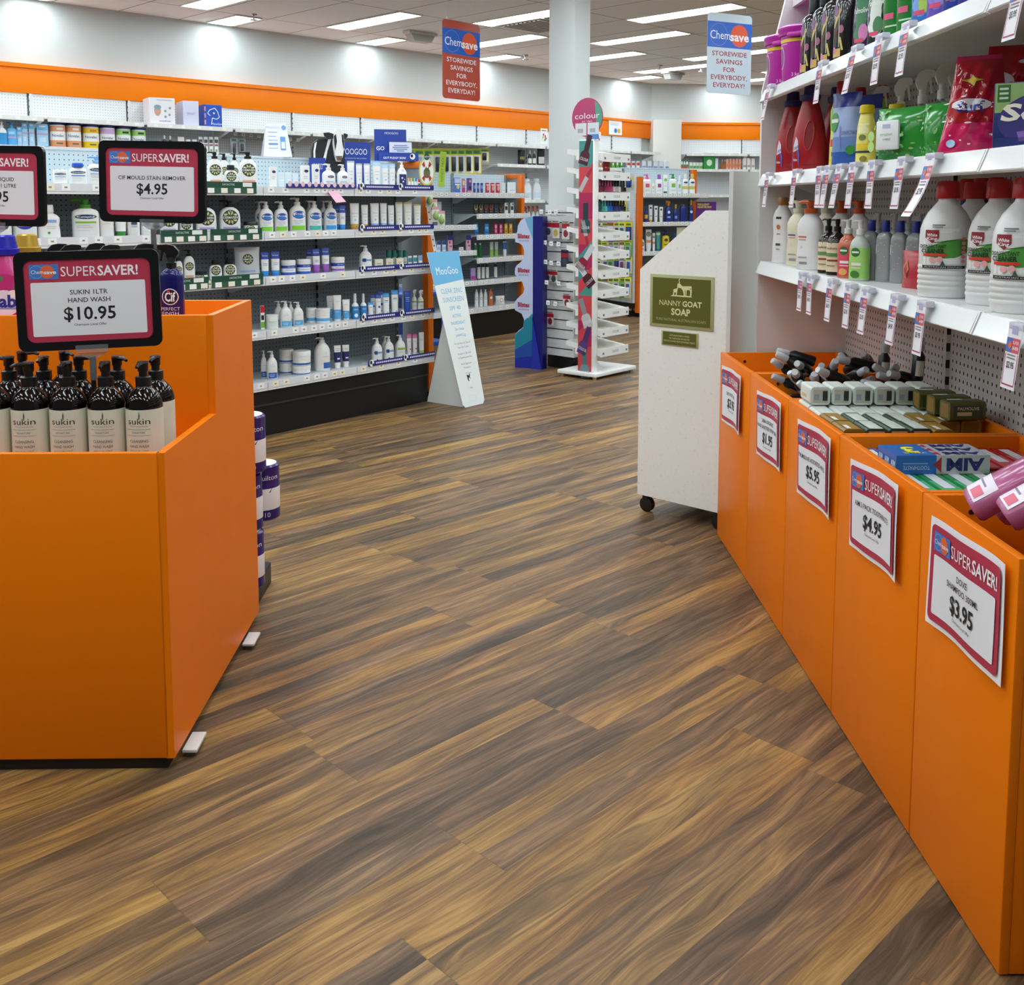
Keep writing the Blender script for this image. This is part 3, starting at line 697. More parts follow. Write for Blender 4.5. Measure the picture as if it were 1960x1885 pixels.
def goods_parts(kind, w, h, d, st):
    "meshes of one product: [(part name, mesh, own label or None)]"
    body, cap = st.get('body', WHITE), st.get('cap', WHITE)
    bm_ = st['bmat'] if 'bmat' in st else mat(body, st.get('rough', .32)); cm = st['cmat'] if 'cmat' in st else mat(cap, .35)
    out = []; m = MB(); A = st.get('art', [])
    if kind in ('bottle', 'jar', 'tin'):
        cf = st.get('cf', {'bottle': .24, 'jar': .22, 'tin': .14}[kind]); hb = h * (1 - cf); e = st.get('e', 2.0 if kind != 'bottle' else 2.4)
        prof = PROFILES[st.get('prof', 'round')] if kind == 'bottle' else [(0, .97), (.03, 1), (.93, 1), (1, .97)]
        secs = [(f * hb, w / 2 * k, d / 2 * (k if k > .9 else max(k, min(1, .36 * w / d))), e if k > .6 else 2.0) for f, k in prof]
        # colour bands
        bands = st.get('bands')
        if bands:
            zs = sorted({q[0] for q in secs} | {f * hb for b in bands for f in b[:2]})
            s2 = []
            for z in zs:
                for a, b in zip(secs[:-1], secs[1:]):
                    if a[0] <= z <= b[0]:
                        t = 0 if a[0] == b[0] else (z - a[0]) / (b[0] - a[0]); s2.append((z, a[1] + (b[1] - a[1]) * t, a[2] + (b[2] - a[2]) * t, a[3])); break
            secs = s2; ml = []
            for a, b in zip(secs[:-1], secs[1:]):
                z = (a[0] + b[0]) / 2 / hb; mm = bm_
                for f0, f1, c in bands:
                    if f0 <= z <= f1: mm = mat(c, .4) if isinstance(c, str) else c
                ml.append(mm)
        else: ml = bm_
        m.loft(secs, ml, 28)
        art(m, None, w, hb, A, lambda o: surf(secs, o))
        out.append(('body', m.mesh('bottle_body'), None))
        c = MB(); hc = h - hb; rn = secs[-1][1]; top = st.get('top', 'cap')
        tf = Matrix.Translation((0, 0, hb))
        if kind == 'jar' or kind == 'tin':
            c.loft([(0, w / 2 * 1.03, d / 2 * 1.03, e), (hc * .85, w / 2 * 1.03, d / 2 * 1.03, e), (hc, w / 2 * .97, d / 2 * .97, e)], cm, 28); nm = 'lid'
        elif top == 'pump': pump_head(c, hc, max(rn * 1.05, w * .15), cm, st.get('spout', 'l')); nm = 'pump_head'
        elif top == 'trigger': trigger_head(c, hc, max(rn * 1.05, w * .16), cm, st.get('dir', -1)); nm = 'trigger_head'
        elif top == 'flip': c.loft([(0, max(rn, w * .24) * 1.05, max(rn, w * .24), 2.2), (hc * .9, max(rn, w * .24) * 1.0, max(rn, w * .24) * .95, 2.2), (hc, max(rn, w * .24) * .9, max(rn, w * .24) * .85, 2.2)], cm, 20); nm = 'cap'
        else:
            r = st.get('cr', 1.12) * max(rn, w * .17)
            c.loft([(0, r, r, 2), (hc * .12, r * 1.03, r * 1.03, 2), (hc * .9, r * .97, r * .97, 2), (hc, r * .85, r * .85, 2)], cm, 20); nm = 'cap'
        c.v = [tuple(tf @ Vector(v)) for v in c.v]
        out.append((nm, c.mesh(nm), None))
    elif kind == 'tube':
        cf = st.get('cf', .12); hc = h * cf
        q = 7; secs = []
        for i in range(q + 1):
            t = i / q; secs.append((hc + (h * .93 - hc) * t, w / 2 * (.86 + .14 * t), d / 2 * (1 - t) ** .8 + .0025, 2.0 + .6 * t))
        secs += [(h * .935, w / 2, .002, 3), (h, w / 2, .002, 3)]
        cr = mat(st.get('crimp', body), .35)
        bands = st.get('bands', []); ml = []
        for a, b in zip(secs[:-1], secs[1:]):
            z = ((a[0] + b[0]) / 2 - hc) / (h - hc); mm = bm_
            for f0, f1, cc in bands:
                if f0 <= z <= f1: mm = mat(cc, .4)
            ml.append(mm)
        ml[-1] = ml[-2] = cr
        m.loft(secs, ml, 20); art(m, None, w, h, A, lambda o: surf(secs, o))
        out.append(('body', m.mesh('tube_body'), None))
        c = MB().loft([(0, w * .37, d * .47, 2), (hc * .9, w * .40, d * .5, 2), (hc, w * .41, d * .5, 2)], cm, 18); out.append(('cap', c.mesh('cap'), None))
    elif kind == 'carton':
        m.rbox(-w / 2, -d / 2, 0, w / 2, d / 2, h, bm_, min(.003, w * .05), 1)
        art(m, None, w, h, A, lambda o: flat(-d / 2 - o))
        if 'side' in st:
            for sg in (-1, 1):
                f = (lambda o, sg=sg: (lambda x, z: (sg * (w / 2 + .0005 + o), x * (sg), z)))
                art(m, None, d, h, st['side'], f)
        out.append(('box', m.mesh('carton'), None))
    elif kind == 'pouch':
        N = 22 if 'crease' in st else 10; vs = []; fs = []
        for sd in (-1, 1):
            for j in range(N + 1):
                for i in range(N + 1):
                    u, v = i / N, j / N; b = (math.sin(math.pi * u) ** .6) * (math.sin(math.pi * min(1, .08 + v * .92)) ** .6 if v < 1 else 0)
                    wob = st.get('crease', .04) * d * (math.sin(9 * u + 7 * v + sd) + (.8 * math.sin(23 * u - 17 * v) + .6 * math.sin(31 * v + 13 * u) if 'crease' in st else 0))
                    ww = w * (1 - .06 * math.sin(math.pi * v)) * (1 - st.get('taper', 0) * v)
                    vs.append(((u - .5) * ww, sd * (d / 2 * b + .0006) + wob * b, v * h))
        M_ = (N + 1) ** 2
        for j in range(N):
            for i in range(N):
                a = j * (N + 1) + i; fs.append((a, a + 1, a + N + 2, a + N + 1)); a += M_; fs.append((a, a + N + 1, a + N + 2, a + 1))
        ml = st.get('bands')
        if ml:
            for q in range(0, len(fs), 2):
                v = ((q // 2) // N + .5) / N; mm = bm_
                for f0, f1, cc in ml:
                    if f0 <= v <= f1: mm = mat(cc, st.get('rough', .25))
                m.add([], [], mm)
            k = len(m.v); m.v += vs
            for q, f in enumerate(fs):
                v = ((q // 2) // N + .5) / N; mm = bm_
                for f0, f1, cc in ml:
                    if f0 <= v <= f1: mm = mat(cc, st.get('rough', .25))
                m.f.append(tuple(k + a for a in f)); m.mi.append(m._m(mm)); m.sm.append(True)
        else: m.add(vs, fs, bm_, True)
        def f_(o):
            def g(x, z):
                v = z / h; u = x / (w * (1 - st.get('taper', 0) * v)) + .5; b = (math.sin(math.pi * min(1, max(0, u))) ** .6) * (math.sin(math.pi * min(1, .08 + max(0, v) * .92)) ** .6)
                return (x, -(d / 2 * b + .0006) + st.get('crease', .04) * d * (math.sin(9 * u + 7 * v - 1) + (.8 * math.sin(23 * u - 17 * v) + .6 * math.sin(31 * v + 13 * u) if 'crease' in st else 0)) * b - o - .0016, z)
            return g
        art(m, None, w, h, A, f_)
        out.append(('pack', m.mesh('pouch'), None))
    return out

def place(kind, w, h, d, st, sk, name, cat, label, loc, rz, group=None):
    key = (sk, kind, round(w, 3), round(h, 3), round(d, 3))
    if key not in _PC: _PC[key] = goods_parts(kind, w, h, d, st)
    ps = _PC[key]
    if len(ps) == 1:
        o = link(name, ps[0][1], None, loc, rz); return tag(o, label, cat, group)
    t = thing(name, label, cat, loc, rz, group)
    for nm, me, lb in ps:
        c = link(nm, me, t)
    return t

# styles: kind, look, artwork
def S(kind, name, cat=None, dr=None, **k): return dict(k, kind=kind, name=name, cat=cat or name.split('_')[-1], dr=dr or {'bottle': .62, 'jar': 1, 'tin': 1, 'tube': .62, 'carton': .45, 'pouch': .35}[kind])
def DV(c, tx=True): return [('d', 0, .60, .74, 0, '#17402c'), ('r', 0, .20, .70, .09, c), ('r', 0, .09, .3, .02, '#b8bab8')]
def DZ(c): return [('o', .04, .62, .80, .30, '#2149a8'), ('o', .04, .56, .74, .10, '#2f7fc4'), ('t', 0, .655, .66, .06, '#f4f6fa', 'Dermeze', .02), ('t', .0, .40, .56, .035, '#6b86b8', 'MOISTURISING'), ('t', .0, .34, .5, .035, '#6b86b8', 'SOAP FREE'), ('t', -.08, .28, .34, .035, '#6b86b8', 'WASH'), ('r', 0, .13, .80, .17, c)]
def MG(c=None): return [('t', 0, .62, .6, .04, '#8f9aa2', 'MooGoo'), ('r', 0, .50, .4, .012, '#aab4ba'), ('c', 0, .36, .26, 0, '#b9c7d2')] + ([('r', 0, .08, .98, .14, c)] if c else [('o', .12, .12, .10, .04, '#1a1a1c')])
def CT(c): return [('o', 0, .70, .86, .17, '#9fcf3c'), ('o', 0, .70, .80, .15, '#12306e'), ('t', 0, .70, .62, .055, '#f4f6fa', 'Cetaphil', .02), ('r', 0, .51, .76, .06, c), ('r', -.1, .40, .5, .012, '#a9adb2'), ('r', -.05, .34, .58, .012, '#a9adb2'), ('r', -.1, .22, .45, .012, '#b9bcc0')]
def NT(c): return [('p', 0, .68, .22, .12, '#dfe4e8', ((0, 1), (.7, -.2), (0, -1), (-.7, -.2))), ('t', 0, .58, .42, .025, '#93999e', 'HYDRA'), ('r', 0, .17, .96, .26, c), ('r', -.1, .2, .5, .02, '#d5e6f4'), ('r', -.1, .13, .4, .02, '#d5e6f4')]
STY = {
 'dvP': S('bottle', 'pump_bottle', cap=BLACK, top='pump', e=3.0, prof='wide', cf=.20, dr=.5, art=DV('#e7a48c')),
 'dvC': S('bottle', 'lotion_bottle', cap='#141a18', e=3.0, prof='wide', cf=.22, dr=.5, cr=1.5, art=DV('#e7a48c')),
 'dvL': S('bottle', 'pump_bottle', cap=BLACK, top='pump', e=3.0, prof='wide', cf=.20, dr=.5, art=DV('#b79ad0')),
 'dvV': S('bottle', 'lotion_bottle', cap='#141a18', e=3.0, prof='wide', cf=.24, dr=.5, cr=1.5, art=DV('#8f9be0')),
 'dvJ': S('jar', 'cream_jar', cap='#12211c', cf=.34, dr=1, art=[('d', -.1, .5, .6, 0, ''), ('r', 0, .12, .8, .16, '#b9bfe8')]),
 'dvX': S('pouch', 'sachet_bag', 'bag', body='#c9cbcc', rough=.22, art=[('d', 0, .60, .42, 0, ''), ('r', 0, .20, .6, .06, '#8fa6d8')]),
 'box': S('carton', 'cream_box', 'box', art=[('o', .1, .75, .5, .13, '#262a66'), ('r', 0, .5, .5, .02, '#a9adb5'), ('r', 0, .42, .4, .02, '#a9adb5')]),
 'tub': S('carton', 'pale_box', 'box', body='#dce8ee', art=[('r', 0, .5, .7, .05, '#f6f8fa')], dr=.6),
 'qvP': S('bottle', 'pump_bottle', top='pump', e=2.6, art=[('o', .1, .62, .5, .14, '#262a66'), ('t', .1, .62, .3, .06, '#f4f4f8', 'QV'), ('r', 0, .36, .6, .05, '#8fc6e0'), ('r', 0, .28, .5, .02, '#a9adb5')]),
 'QV': S('bottle', 'lotion_bottle', cap='#20309a', e=3, prof='square', dr=.5, art=[('o', 0, .56, .82, .50, '#1f3aa6'), ('t', 0, .62, .46, .14, '#ffffff', 'QV', .03), ('r', 0, .44, .56, .06, '#f0a9c8')]),
 'wav': S('bottle', 'lotion_bottle', e=2.6, prof='wavy', dr=.5, art=[('r', .1, .66, .46, .12, '#8fb4dc'), ('r', .1, .45, .4, .02, '#b8bcc0'), ('r', .1, .38, .36, .02, '#b8bcc0'), ('c', 0, .2, .12, 0, '#3d9a3a')]),
 'ctG': S('bottle', 'pump_bottle', cap='#3f8f22', top='pump', e=3.2, prof='square', dr=.5, art=CT('#7ab82e')),
 'ctB': S('bottle', 'lotion_bottle', cap='#2a5cc8', e=3.2, prof='square', dr=.5, cr=1.5, cf=.2, art=CT('#5b78c4')),
 'ctS': S('bottle', 'pump_bottle', cap='#86b4e4', top='pump', e=3.2, prof='square', dr=.5, art=CT('#8fb8e0')),
 'ctX': S('carton', 'lotion_box', 'box', art=CT('#8fb0dc')),
 'tGn': S('tube', 'cream_tube', cap='#2f8f3c', cf=.16, art=[('r', 0, .7, .7, .02, '#b8bcc0'), ('c', 0, .5, .16, 0, '#cfd4d0')]),
 'lim': S('bottle', 'lotion_bottle', e=3.2, prof='square', dr=.5, cf=.12, art=[('r', .0, .8, .78, .06, '#86bf3a'), ('r', 0, .5, .6, .015, '#b5b9bb')]),
 'ctN': S('bottle', 'lotion_bottle', e=2.6, dr=.5, cf=.2, art=[('o', 0, .78, .7, .08, '#1c3c80'), ('r', .05, .58, .46, .18, '#2f4f78'), ('r', .05, .42, .46, .10, '#b9bcc2')]),
 'dzL': S('bottle', 'pump_bottle', top='pump', e=2.3, dr=.62, cf=.2, art=DZ('#7cc832')),
 'dzT': S('bottle', 'pump_bottle', top='pump', e=2.3, dr=.62, cf=.2, art=DZ('#3fb3a4')),
 'dzB': S('bottle', 'pump_bottle', top='pump', e=2.3, dr=.62, cf=.2, art=DZ('#2f9be0')),
 'dzU': S('tube', 'cream_tube', cap='#2b7fd0', crimp='#1e3f9e', cf=.10, bands=[(.62, 1, '#2149a8'), (0, .16, '#2f8fdc')], art=[('t', 0, .84, .66, .05, '#e8ecf8', 'Dermeze'), ('r', 0, .52, .5, .02, '#7c90c0'), ('r', 0, .46, .5, .02, '#7c90c0')]),
 'dzV': S('tube', 'cream_tube', cap='#8f4fa8', crimp='#1e3f9e', cf=.10, bands=[(.62, 1, '#2149a8'), (0, .2, '#9a5cb8')], art=[('t', 0, .84, .66, .05, '#e8ecf8', 'Dermeze'), ('r', 0, .52, .5, .02, '#7c90c0'), ('r', 0, .46, .5, .02, '#7c90c0')]),
 'dzJ': S('jar', 'cream_jar', cf=.24, bands=[(.60, .86, '#2149a8'), (0, .24, '#3a62c0')], art=[('t', .1, .73, .5, .1, '#e8ecf8', 'Dermeze'), ('r', 0, .42, .6, .04, '#8494c4')]),
 'dzW': S('jar', 'cream_jar', cf=.24, bands=[(.50, .80, '#2149a8'), (.08, .28, '#9a5cb8')], art=[('t', .1, .65, .5, .1, '#e8ecf8', 'Dermeze'), ('r', 0, .38, .6, .04, '#8494c4')]),
 'mgG': S('tube', 'cream_tube', crimp='#b8c0c0', cap='#b7c1c4', cf=.08, art=MG()),
 'mgB': S('tube', 'cream_tube', crimp='#9cc0e0', cap='#c4d4e0', cf=.08, bands=[(.8, 1, '#b5d0e6')], art=MG()),
 'mgO': S('tube', 'cream_tube', cap='#c89a3a', cf=.10, bands=[(0, .10, '#d0a548')], art=MG()),
 'mgL': S('tube', 'cream_tube', cap='#7f9fd0', cf=.10, bands=[(0, .10, '#8fb0dc')], art=MG()),
 'mgY': S('tube', 'cream_tube', body='#e9e6da', crimp='#d3c673', cap='#e9e6da', cf=.06, bands=[(.86, 1, '#d3c673')], art=MG()),
 'mgP': S('bottle', 'pump_bottle', top='pump', e=2.2, dr=.9, prof='dome', cf=.2, art=[('t', 0, .8, .5, .05, '#9aa4ac', 'MooGoo'), ('r', 0, .50, .8, .10, '#7fa2c0'), ('r', -.22, .50, .26, .18, '#224a86'), ('c', -.12, .12, .14, 0, '#1a1a1c')]),
 'mgK': S('bottle', 'pump_bottle', top='pump', e=2.2, dr=.9, prof='dome', cf=.2, art=[('c', 0, .84, .3, 0, '#b9c3d0'), ('r', 0, .36, .74, .62, '#2a2a62'), ('c', -.12, .5, .18, 0, '#e4e4f2'), ('c', -.02, .34, .16, 0, '#e4e4f2'), ('c', .14, .44, .12, 0, '#c9c9e4'), ('r', 0, .12, .5, .05, '#c9c9e4')]),
 'mgN': S('bottle', 'pump_bottle', top='pump', e=2.2, dr=.9, prof='dome', cf=.2, art=[('r', 0, .52, .92, .12, '#8fba3e'), ('t', 0, .35, .5, .05, '#8f9aa2', 'MooGoo'), ('c', .1, .14, .12, 0, '#1a1a1c')]),
 'crm': S('carton', 'soap_box', 'box', body='#e6ddc4', dr=.7, art=[('r', 0, .55, .5, .06, '#a8894a'), ('r', 0, .4, .4, .04, '#b89e68')]),
 'grJ': S('jar', 'balm_tub', body='#e4e8e2', cap='#1f7a6c', cf=.45, art=[('r', 0, .4, .7, .1, '#8fb0a6')]),
 'smB': S('carton', 'small_carton', 'box', art=[('r', 0, .62, .96, .4, '#2f8f92'), ('r', 0, .25, .6, .04, '#a9b4b8')]),
 'smU': S('carton', 'small_carton', 'box', art=[('r', 0, .75, .96, .46, '#7fa8dc'), ('r', 0, .25, .6, .04, '#a9b4b8')]),
 'clr': S('carton', 'striped_carton', 'box', art=[('r', 0, .85, .98, .28, '#e8862a'), ('r', 0, .35, .6, .05, '#9aa0a8')]),
 'clG': S('carton', 'striped_carton', 'box', art=[('r', 0, .85, .98, .28, '#5aa83a'), ('r', 0, .35, .6, .05, '#9aa0a8')]),
 'clB': S('carton', 'striped_carton', 'box', art=[('r', 0, .85, .98, .28, '#2f78c8'), ('r', 0, .35, .6, .05, '#9aa0a8')]),
 'red': S('carton', 'striped_carton', 'box', art=[('r', 0, .85, .98, .28, '#c8202c'), ('r', 0, .5, .7, .2, '#1a1a1a'), ('r', 0, .2, .96, .24, '#6fae32')]),
 'epJ': S('jar', 'cream_jar', body='#e9ebe2', cf=.16, art=[('t', -.02, .62, .66, .12, '#5d9a4a', 'Epaderm'), ('r', 0, .45, .6, .02, '#a8b8a0'), ('r', 0, .3, .4, .02, '#b8c4b0')]),
 'ntP': S('bottle', 'pump_bottle', top='pump', e=2.3, dr=.8, prof='dome', cf=.2, art=NT('#5aa5d8')),
 'ntD': S('bottle', 'pump_bottle', top='pump', e=2.3, dr=.8, prof='dome', cf=.2, art=NT('#3560ae')),
 'ntG': S('bottle', 'giant_pump_bottle', 'bottle', top='pump', e=2.3, dr=.8, prof='dome', cf=.12, art=[('p', .15, .62, .22, .10, '#dfe4e8', ((0, 1), (.7, -.2), (0, -1), (-.7, -.2))), ('t', .15, .5, .36, .03, '#93999e', 'HYDRA'), ('r', .22, .2, .5, .2, '#3560ae')]),
 'ntJ': S('jar', 'cream_jar', cf=.2, bands=[(.16, .42, '#5aa5d8')], art=[('t', 0, .68, .3, .05, '#93999e', 'HYDRA')]),
 'ntK': S('jar', 'cream_jar', cf=.34, bands=[(.10, .30, '#3560ae')], art=[('t', 0, .7, .3, .06, '#93999e', 'HYDRA')]),
 'ntT': S('tube', 'cream_tube', cap='#e8eaea', cf=.08, bands=[(0, .46, '#5aa5d8')], art=[('t', 0, .75, .5, .03, '#93999e', 'HYDRA'), ('r', -.1, .36, .5, .015, '#d5e6f4')]),
 'nvT': S('tube', 'cream_tube', cap='#f0f0f0', cf=.14, bands=[(.12, .62, '#23235e')], art=[('r', 0, .85, .6, .02, '#9aa0a8'), ('r', 0, .78, .5, .02, '#9aa0a8'), ('r', .08, .42, .4, .06, '#dfe2f0')]),
 'spB': S('bottle', 'spray_bottle', body='#2f86c8', cap='#e6ecf0', e=2, dr=1, cf=.34, bands=[(.76, 1, '#f0f2f2')], art=[('c', .0, .22, .5, 0, '#e8f0f6'), ('r', 0, .6, .6, .02, '#cfe2f0'), ('r', 0, .54, .6, .02, '#cfe2f0')]),
 'suB': S('tube', 'cream_tube', cap='#f0f2f4', crimp='#2f8fd0', cf=.08, bands=[(.82, 1, '#3a9ad8')], art=[('r', 0, .66, .5, .03, '#2f78b8'), ('r', 0, .6, .5, .02, '#8fb4d0'), ('o', .1, .14, .12, .05, '#1a1a1c')]),
 'suN': S('tube', 'cream_tube', cap='#f0f2f4', crimp='#1c3f98', cf=.08, bands=[(.82, 1, '#2450a8')], art=[('c', .1, .42, .4, 0, '#2450a8'), ('r', 0, .66, .5, .02, '#8fb4d0'), ('o', .1, .14, .12, .05, '#1a1a1c')]),
 'suD': S('tube', 'cream_tube', body='#1f4ca8', crimp='#1f4ca8', cap='#1f4ca8', cf=.08, art=[('r', 0, .7, .6, .03, '#a9c0ea'), ('r', 0, .62, .5, .02, '#a9c0ea'), ('r', 0, .54, .5, .02, '#a9c0ea')]),
 'spW': S('bottle', 'spray_bottle', top='trigger', e=2, dr=1, cf=.30, dir=1, bands=[(.60, .68, '#7fb23a')], art=[('r', 0, .42, .5, .02, '#a9adb0'), ('r', 0, .36, .5, .02, '#a9adb0')]),
 'pkT': S('tube', 'cream_tube', crimp='#d85a9a', cap='#eee', cf=.06, bands=[(.78, 1, '#e07ab0')], art=[('r', 0, .66, .5, .015, '#b8a0b0'), ('c', .16, .32, .34, 0, '#d83a80'), ('o', .2, .14, .12, .05, '#1a1a1c')]),
 'whT': S('tube', 'cream_tube', cap='#8fba4e', cf=.06, bands=[(0, .10, '#9cc458')], art=[('r', 0, .7, .6, .015, '#a8adb0'), ('r', 0, .64, .6, .015, '#a8adb0')]),
}
STY['pkT']['cap'] = '#eeeeee'
PLAIN = {}
def plain(kind, name, body, cap=None, cat=None, **k):
    key = f'{kind}{name}{body}{cap}{sorted((a, str(b)) for a, b in k.items())}'
    if key not in STY: STY[key] = S(kind, name, cat, body=body, cap=cap or body, **k)
    return key

def row(fr, z, y, phrase, group, items, turn=0.0, tick=None):
    "goods standing on a shelf: (style, x0, x1, ytop, description[, set back]) measured in the photograph"
    n = {}
    for it in items: n[it[4]] = n.get(it[4], 0) + 1
    seen = {}
    for it in items:
        sk, xa, xb, yt, desc = it[:5]; dy = it[5] if len(it) > 5 else 0.0; st = STY[sk]
        w = xb - xa
        py = 388 + 40
        x, _, dist = fr.on((xa + xb) / 2, (yt + 30), y + dy)
        _, zt, _ = fr.on((xa + xb) / 2, yt, y + dy)
        w = (xb - xa) * dist / F * .97; h = max(.02, zt - z)
        if st['kind'] == 'carton' and turn > .2: w *= .86
        d = min(w * st['dr'], .11)
        seen[desc] = seen.get(desc, 0) + 1
        lab = desc if n[desc] == 1 else f'{desc}, {ORDN[seen[desc] - 1]} from left,'
        place(st['kind'], w, h, max(d, .012), st, sk, st['name'], st['cat'], f'{lab} {phrase}', fr.P(x, y + dy, z + .0005), fr.rz - turn, group)
# ------------------------------------------------------------------ goods on the long unit
TURN = R(24)
def on_g1(z, phrase, items, y=-.07): row(G1, z, y, phrase, 'skin care ' + phrase, items, TURN)
on_g1(T5, 'on top shelf of long unit', [
 ('ctX', 101, 131, 325, 'white box with navy oval'), ('ctB', 133, 166, 312, 'white bottle with blue cap'), ('ctS', 169, 203, 300, 'white bottle with pale blue pump'),
 ('dvP', 396, 426, 291, 'big white pump bottle with peach band'), ('dvC', 429, 455, 316, 'small white bottle with round green emblem'), ('dvP', 457, 492, 291, 'big white pump bottle with peach band'),
 ('dvP', 418, 440, 294, 'black pump white bottle behind', .1), ('dvP', 440, 458, 294, 'black pump white bottle behind', .1),
 ('box', 514, 531, 319, 'tall narrow white box'), ('tub', 532, 545, 331, 'low pale blue box'), ('tub', 546, 559, 330, 'low pale blue box'), ('tub', 560, 572, 332, 'low pale blue box'),
 ('box', 574, 594, 317, 'white box with small navy label'), ('box', 596, 613, 315, 'white box with pale stripe by pumps'), ('qvP', 616, 642, 314, 'white pump bottle with navy pill label'), ('qvP', 645, 667, 315, 'white pump bottle with navy pill label'),
 ('mgG', 664, 679, 308, 'grey crimped white tube'), ('mgG', 681, 694, 313, 'grey crimped white tube'), ('mgG', 696, 709, 313, 'grey crimped white tube'),
 ('mgB', 712, 729, 308, 'pale blue tube'), ('mgB', 730, 744, 313, 'pale blue tube'), ('mgB', 745, 757, 313, 'pale blue tube'), ('mgK', 759, 779, 309, 'white pump bottle with purple dotted label'),
 ('clr', 781, 786, 341, 'tiny orange topped carton'), ('clG', 787, 792, 341, 'tiny green topped carton'), ('clB', 793, 798, 341, 'tiny blue topped carton'), ('red', 799, 804, 343, 'tiny red topped carton')])
on_g1(T4, 'on fourth shelf of long unit', [
 ('QV', -14, 20, 385, 'white bottle with blue drop label'), ('QV', 25, 68, 383, 'white bottle with blue drop label'), ('wav', 71, 114, 392, 'white waisted bottle with blue square'), ('ctG', 138, 188, 381, 'white bottle with green pump'),
 ('lim', 190, 217, 398, 'plain white bottle with lime stripe'), ('tGn', 219, 242, 396, 'white tube with green cap'), ('ctN', 243, 267, 398, 'white bottle with navy panel'), ('ctN', 269, 293, 398, 'white bottle with navy panel'),
 ('dvL', 305, 340, 392, 'white pump bottle with lilac band'), ('dvC', 343, 369, 410, 'small capped white bottle by lilac ones'), ('dvL', 374, 414, 385, 'white pump bottle with lilac band'), ('dvL', 419, 460, 384, 'white pump bottle with lilac band'), ('dvJ', 467, 494, 424, 'low white jar with black lid'),
 ('dzL', 495, 523, 386, 'white pump bottle with lime band'), ('dzL', 524, 551, 386, 'white pump bottle with lime band'), ('dzL', 553, 585, 379, 'largest white pump bottle with lime base'), ('dzT', 587, 616, 385, 'white pump bottle with teal band'), ('dzB', 619, 645, 385, 'white pump bottle with bright blue band'),
 ('dzL', 488, 504, 386, 'white pump bottle half hidden behind', .09), ('dzT', 584, 600, 384, 'white pump bottle half hidden behind', .09), ('dzB', 612, 626, 384, 'white pump bottle half hidden behind', .09),
 ('dzU', 648, 662, 393, 'blue and white tube'), ('dzU', 638, 650, 393, 'blue and white tube', .08),
 ('mgO', 669, 688, 389, 'white tube with gold base'), ('mgO', 691, 705, 392, 'white tube with gold base'), ('mgL', 708, 726, 389, 'white tube with pale blue base'), ('mgL', 727, 741, 389, 'white tube with pale blue base'), ('mgL', 742, 755, 393, 'white tube with pale blue base'),
 ('mgY', 756, 771, 387, 'cream tube with yellow crimp'), ('mgY', 772, 789, 387, 'cream tube with yellow crimp'), ('mgY', 791, 806, 391, 'cream tube with yellow crimp')])
on_g1(T3, 'on middle shelf of long unit', [
 ('dvV', 334, 350, 486, 'tall white bottle behind navy spray'), ('dvP', 351, 373, 478, 'slim white black pump bottle'), ('dvJ', 374, 398, 520, 'white jar with dark green lid'), ('dvV', 400, 425, 497, 'white bottle with violet band'), ('dvV', 427, 453, 496, 'white bottle with violet band'), ('dvX', 448, 498, 473, 'silver pouch with green emblem', .03),
 ('dzU', 499, 515, 482, 'blue and white tube'), ('dzU', 518, 536, 481, 'blue and white tube'), ('dzJ', 538, 566, 498, 'white jar with blue bands'), ('dzJ', 568, 595, 496, 'white jar with blue bands'), ('dzV', 597, 613, 476, 'blue topped tube with purple base'), ('dzV', 615, 631, 474, 'blue topped tube with purple base'), ('dzV', 586, 598, 477, 'blue topped tube behind the jars', .09), ('dzW', 633, 660, 492, 'white jar with purple band'),
 ('mgP', 687, 712, 470, 'white pump bottle with blue ribbon'), ('crm', 714, 734, 496, 'cream soap box'), ('crm', 736, 753, 495, 'cream soap box'), ('crm', 755, 773, 494, 'cream soap box'),
 ('grJ', 739, 748, 479, 'green lidded tub', .10), ('grJ', 750, 759, 479, 'green lidded tub', .10), ('grJ', 761, 769, 479, 'green lidded tub', .10), ('grJ', 771, 779, 479, 'green lidded tub', .10),
 ('smB', 780, 789, 490, 'tiny teal carton'), ('smB', 790, 799, 489, 'tiny teal carton'), ('smU', 800, 809, 489, 'tiny pale blue carton')])
on_g1(T2, 'on second shelf of long unit', [
 ('red', 498, 507, 585, 'red and green carton by orange bin'), ('epJ', 509, 533, 602, 'straight white tub with green script'), ('ntP', 535, 558, 576, 'white pump bottle with sky blue base'), ('ntP', 560, 581, 578, 'white pump bottle with sky blue base'), ('ntP', 524, 542, 576, 'white pump bottle half hidden behind', .1), ('ntP', 549, 564, 577, 'white pump bottle half hidden behind', .1),
 ('ntJ', 605, 632, 590, 'white jar with sky blue band'), ('ntJ', 586, 606, 589, 'white jar with sky blue band', .06), ('ntT', 637, 654, 565, 'tall white and sky blue tube'), ('ntT', 655, 670, 573, 'tall white and sky blue tube'), ('ntT', 625, 638, 566, 'tall white and sky blue tube', .08),
 ('spB', 672, 687, 562, 'sky blue mist bottle with clear cap'), ('spB', 689, 702, 562, 'sky blue mist bottle with clear cap'), ('suB', 704, 715, 578, 'small blue topped tube'), ('suN', 718, 730, 563, 'white tube with navy disc'), ('suN', 709, 719, 563, 'white tube with navy disc', .08), ('suB', 732, 746, 561, 'large blue topped white tube'), ('suB', 748, 763, 555, 'large blue topped white tube'), ('suN', 722, 735, 556, 'white tube half hidden behind', .09), ('suD', 772, 787, 557, 'deep blue tube'), ('spW', 788, 798, 554, 'white trigger spray with green stripe', .02), ('spW', 799, 811, 555, 'white trigger spray with green stripe')])
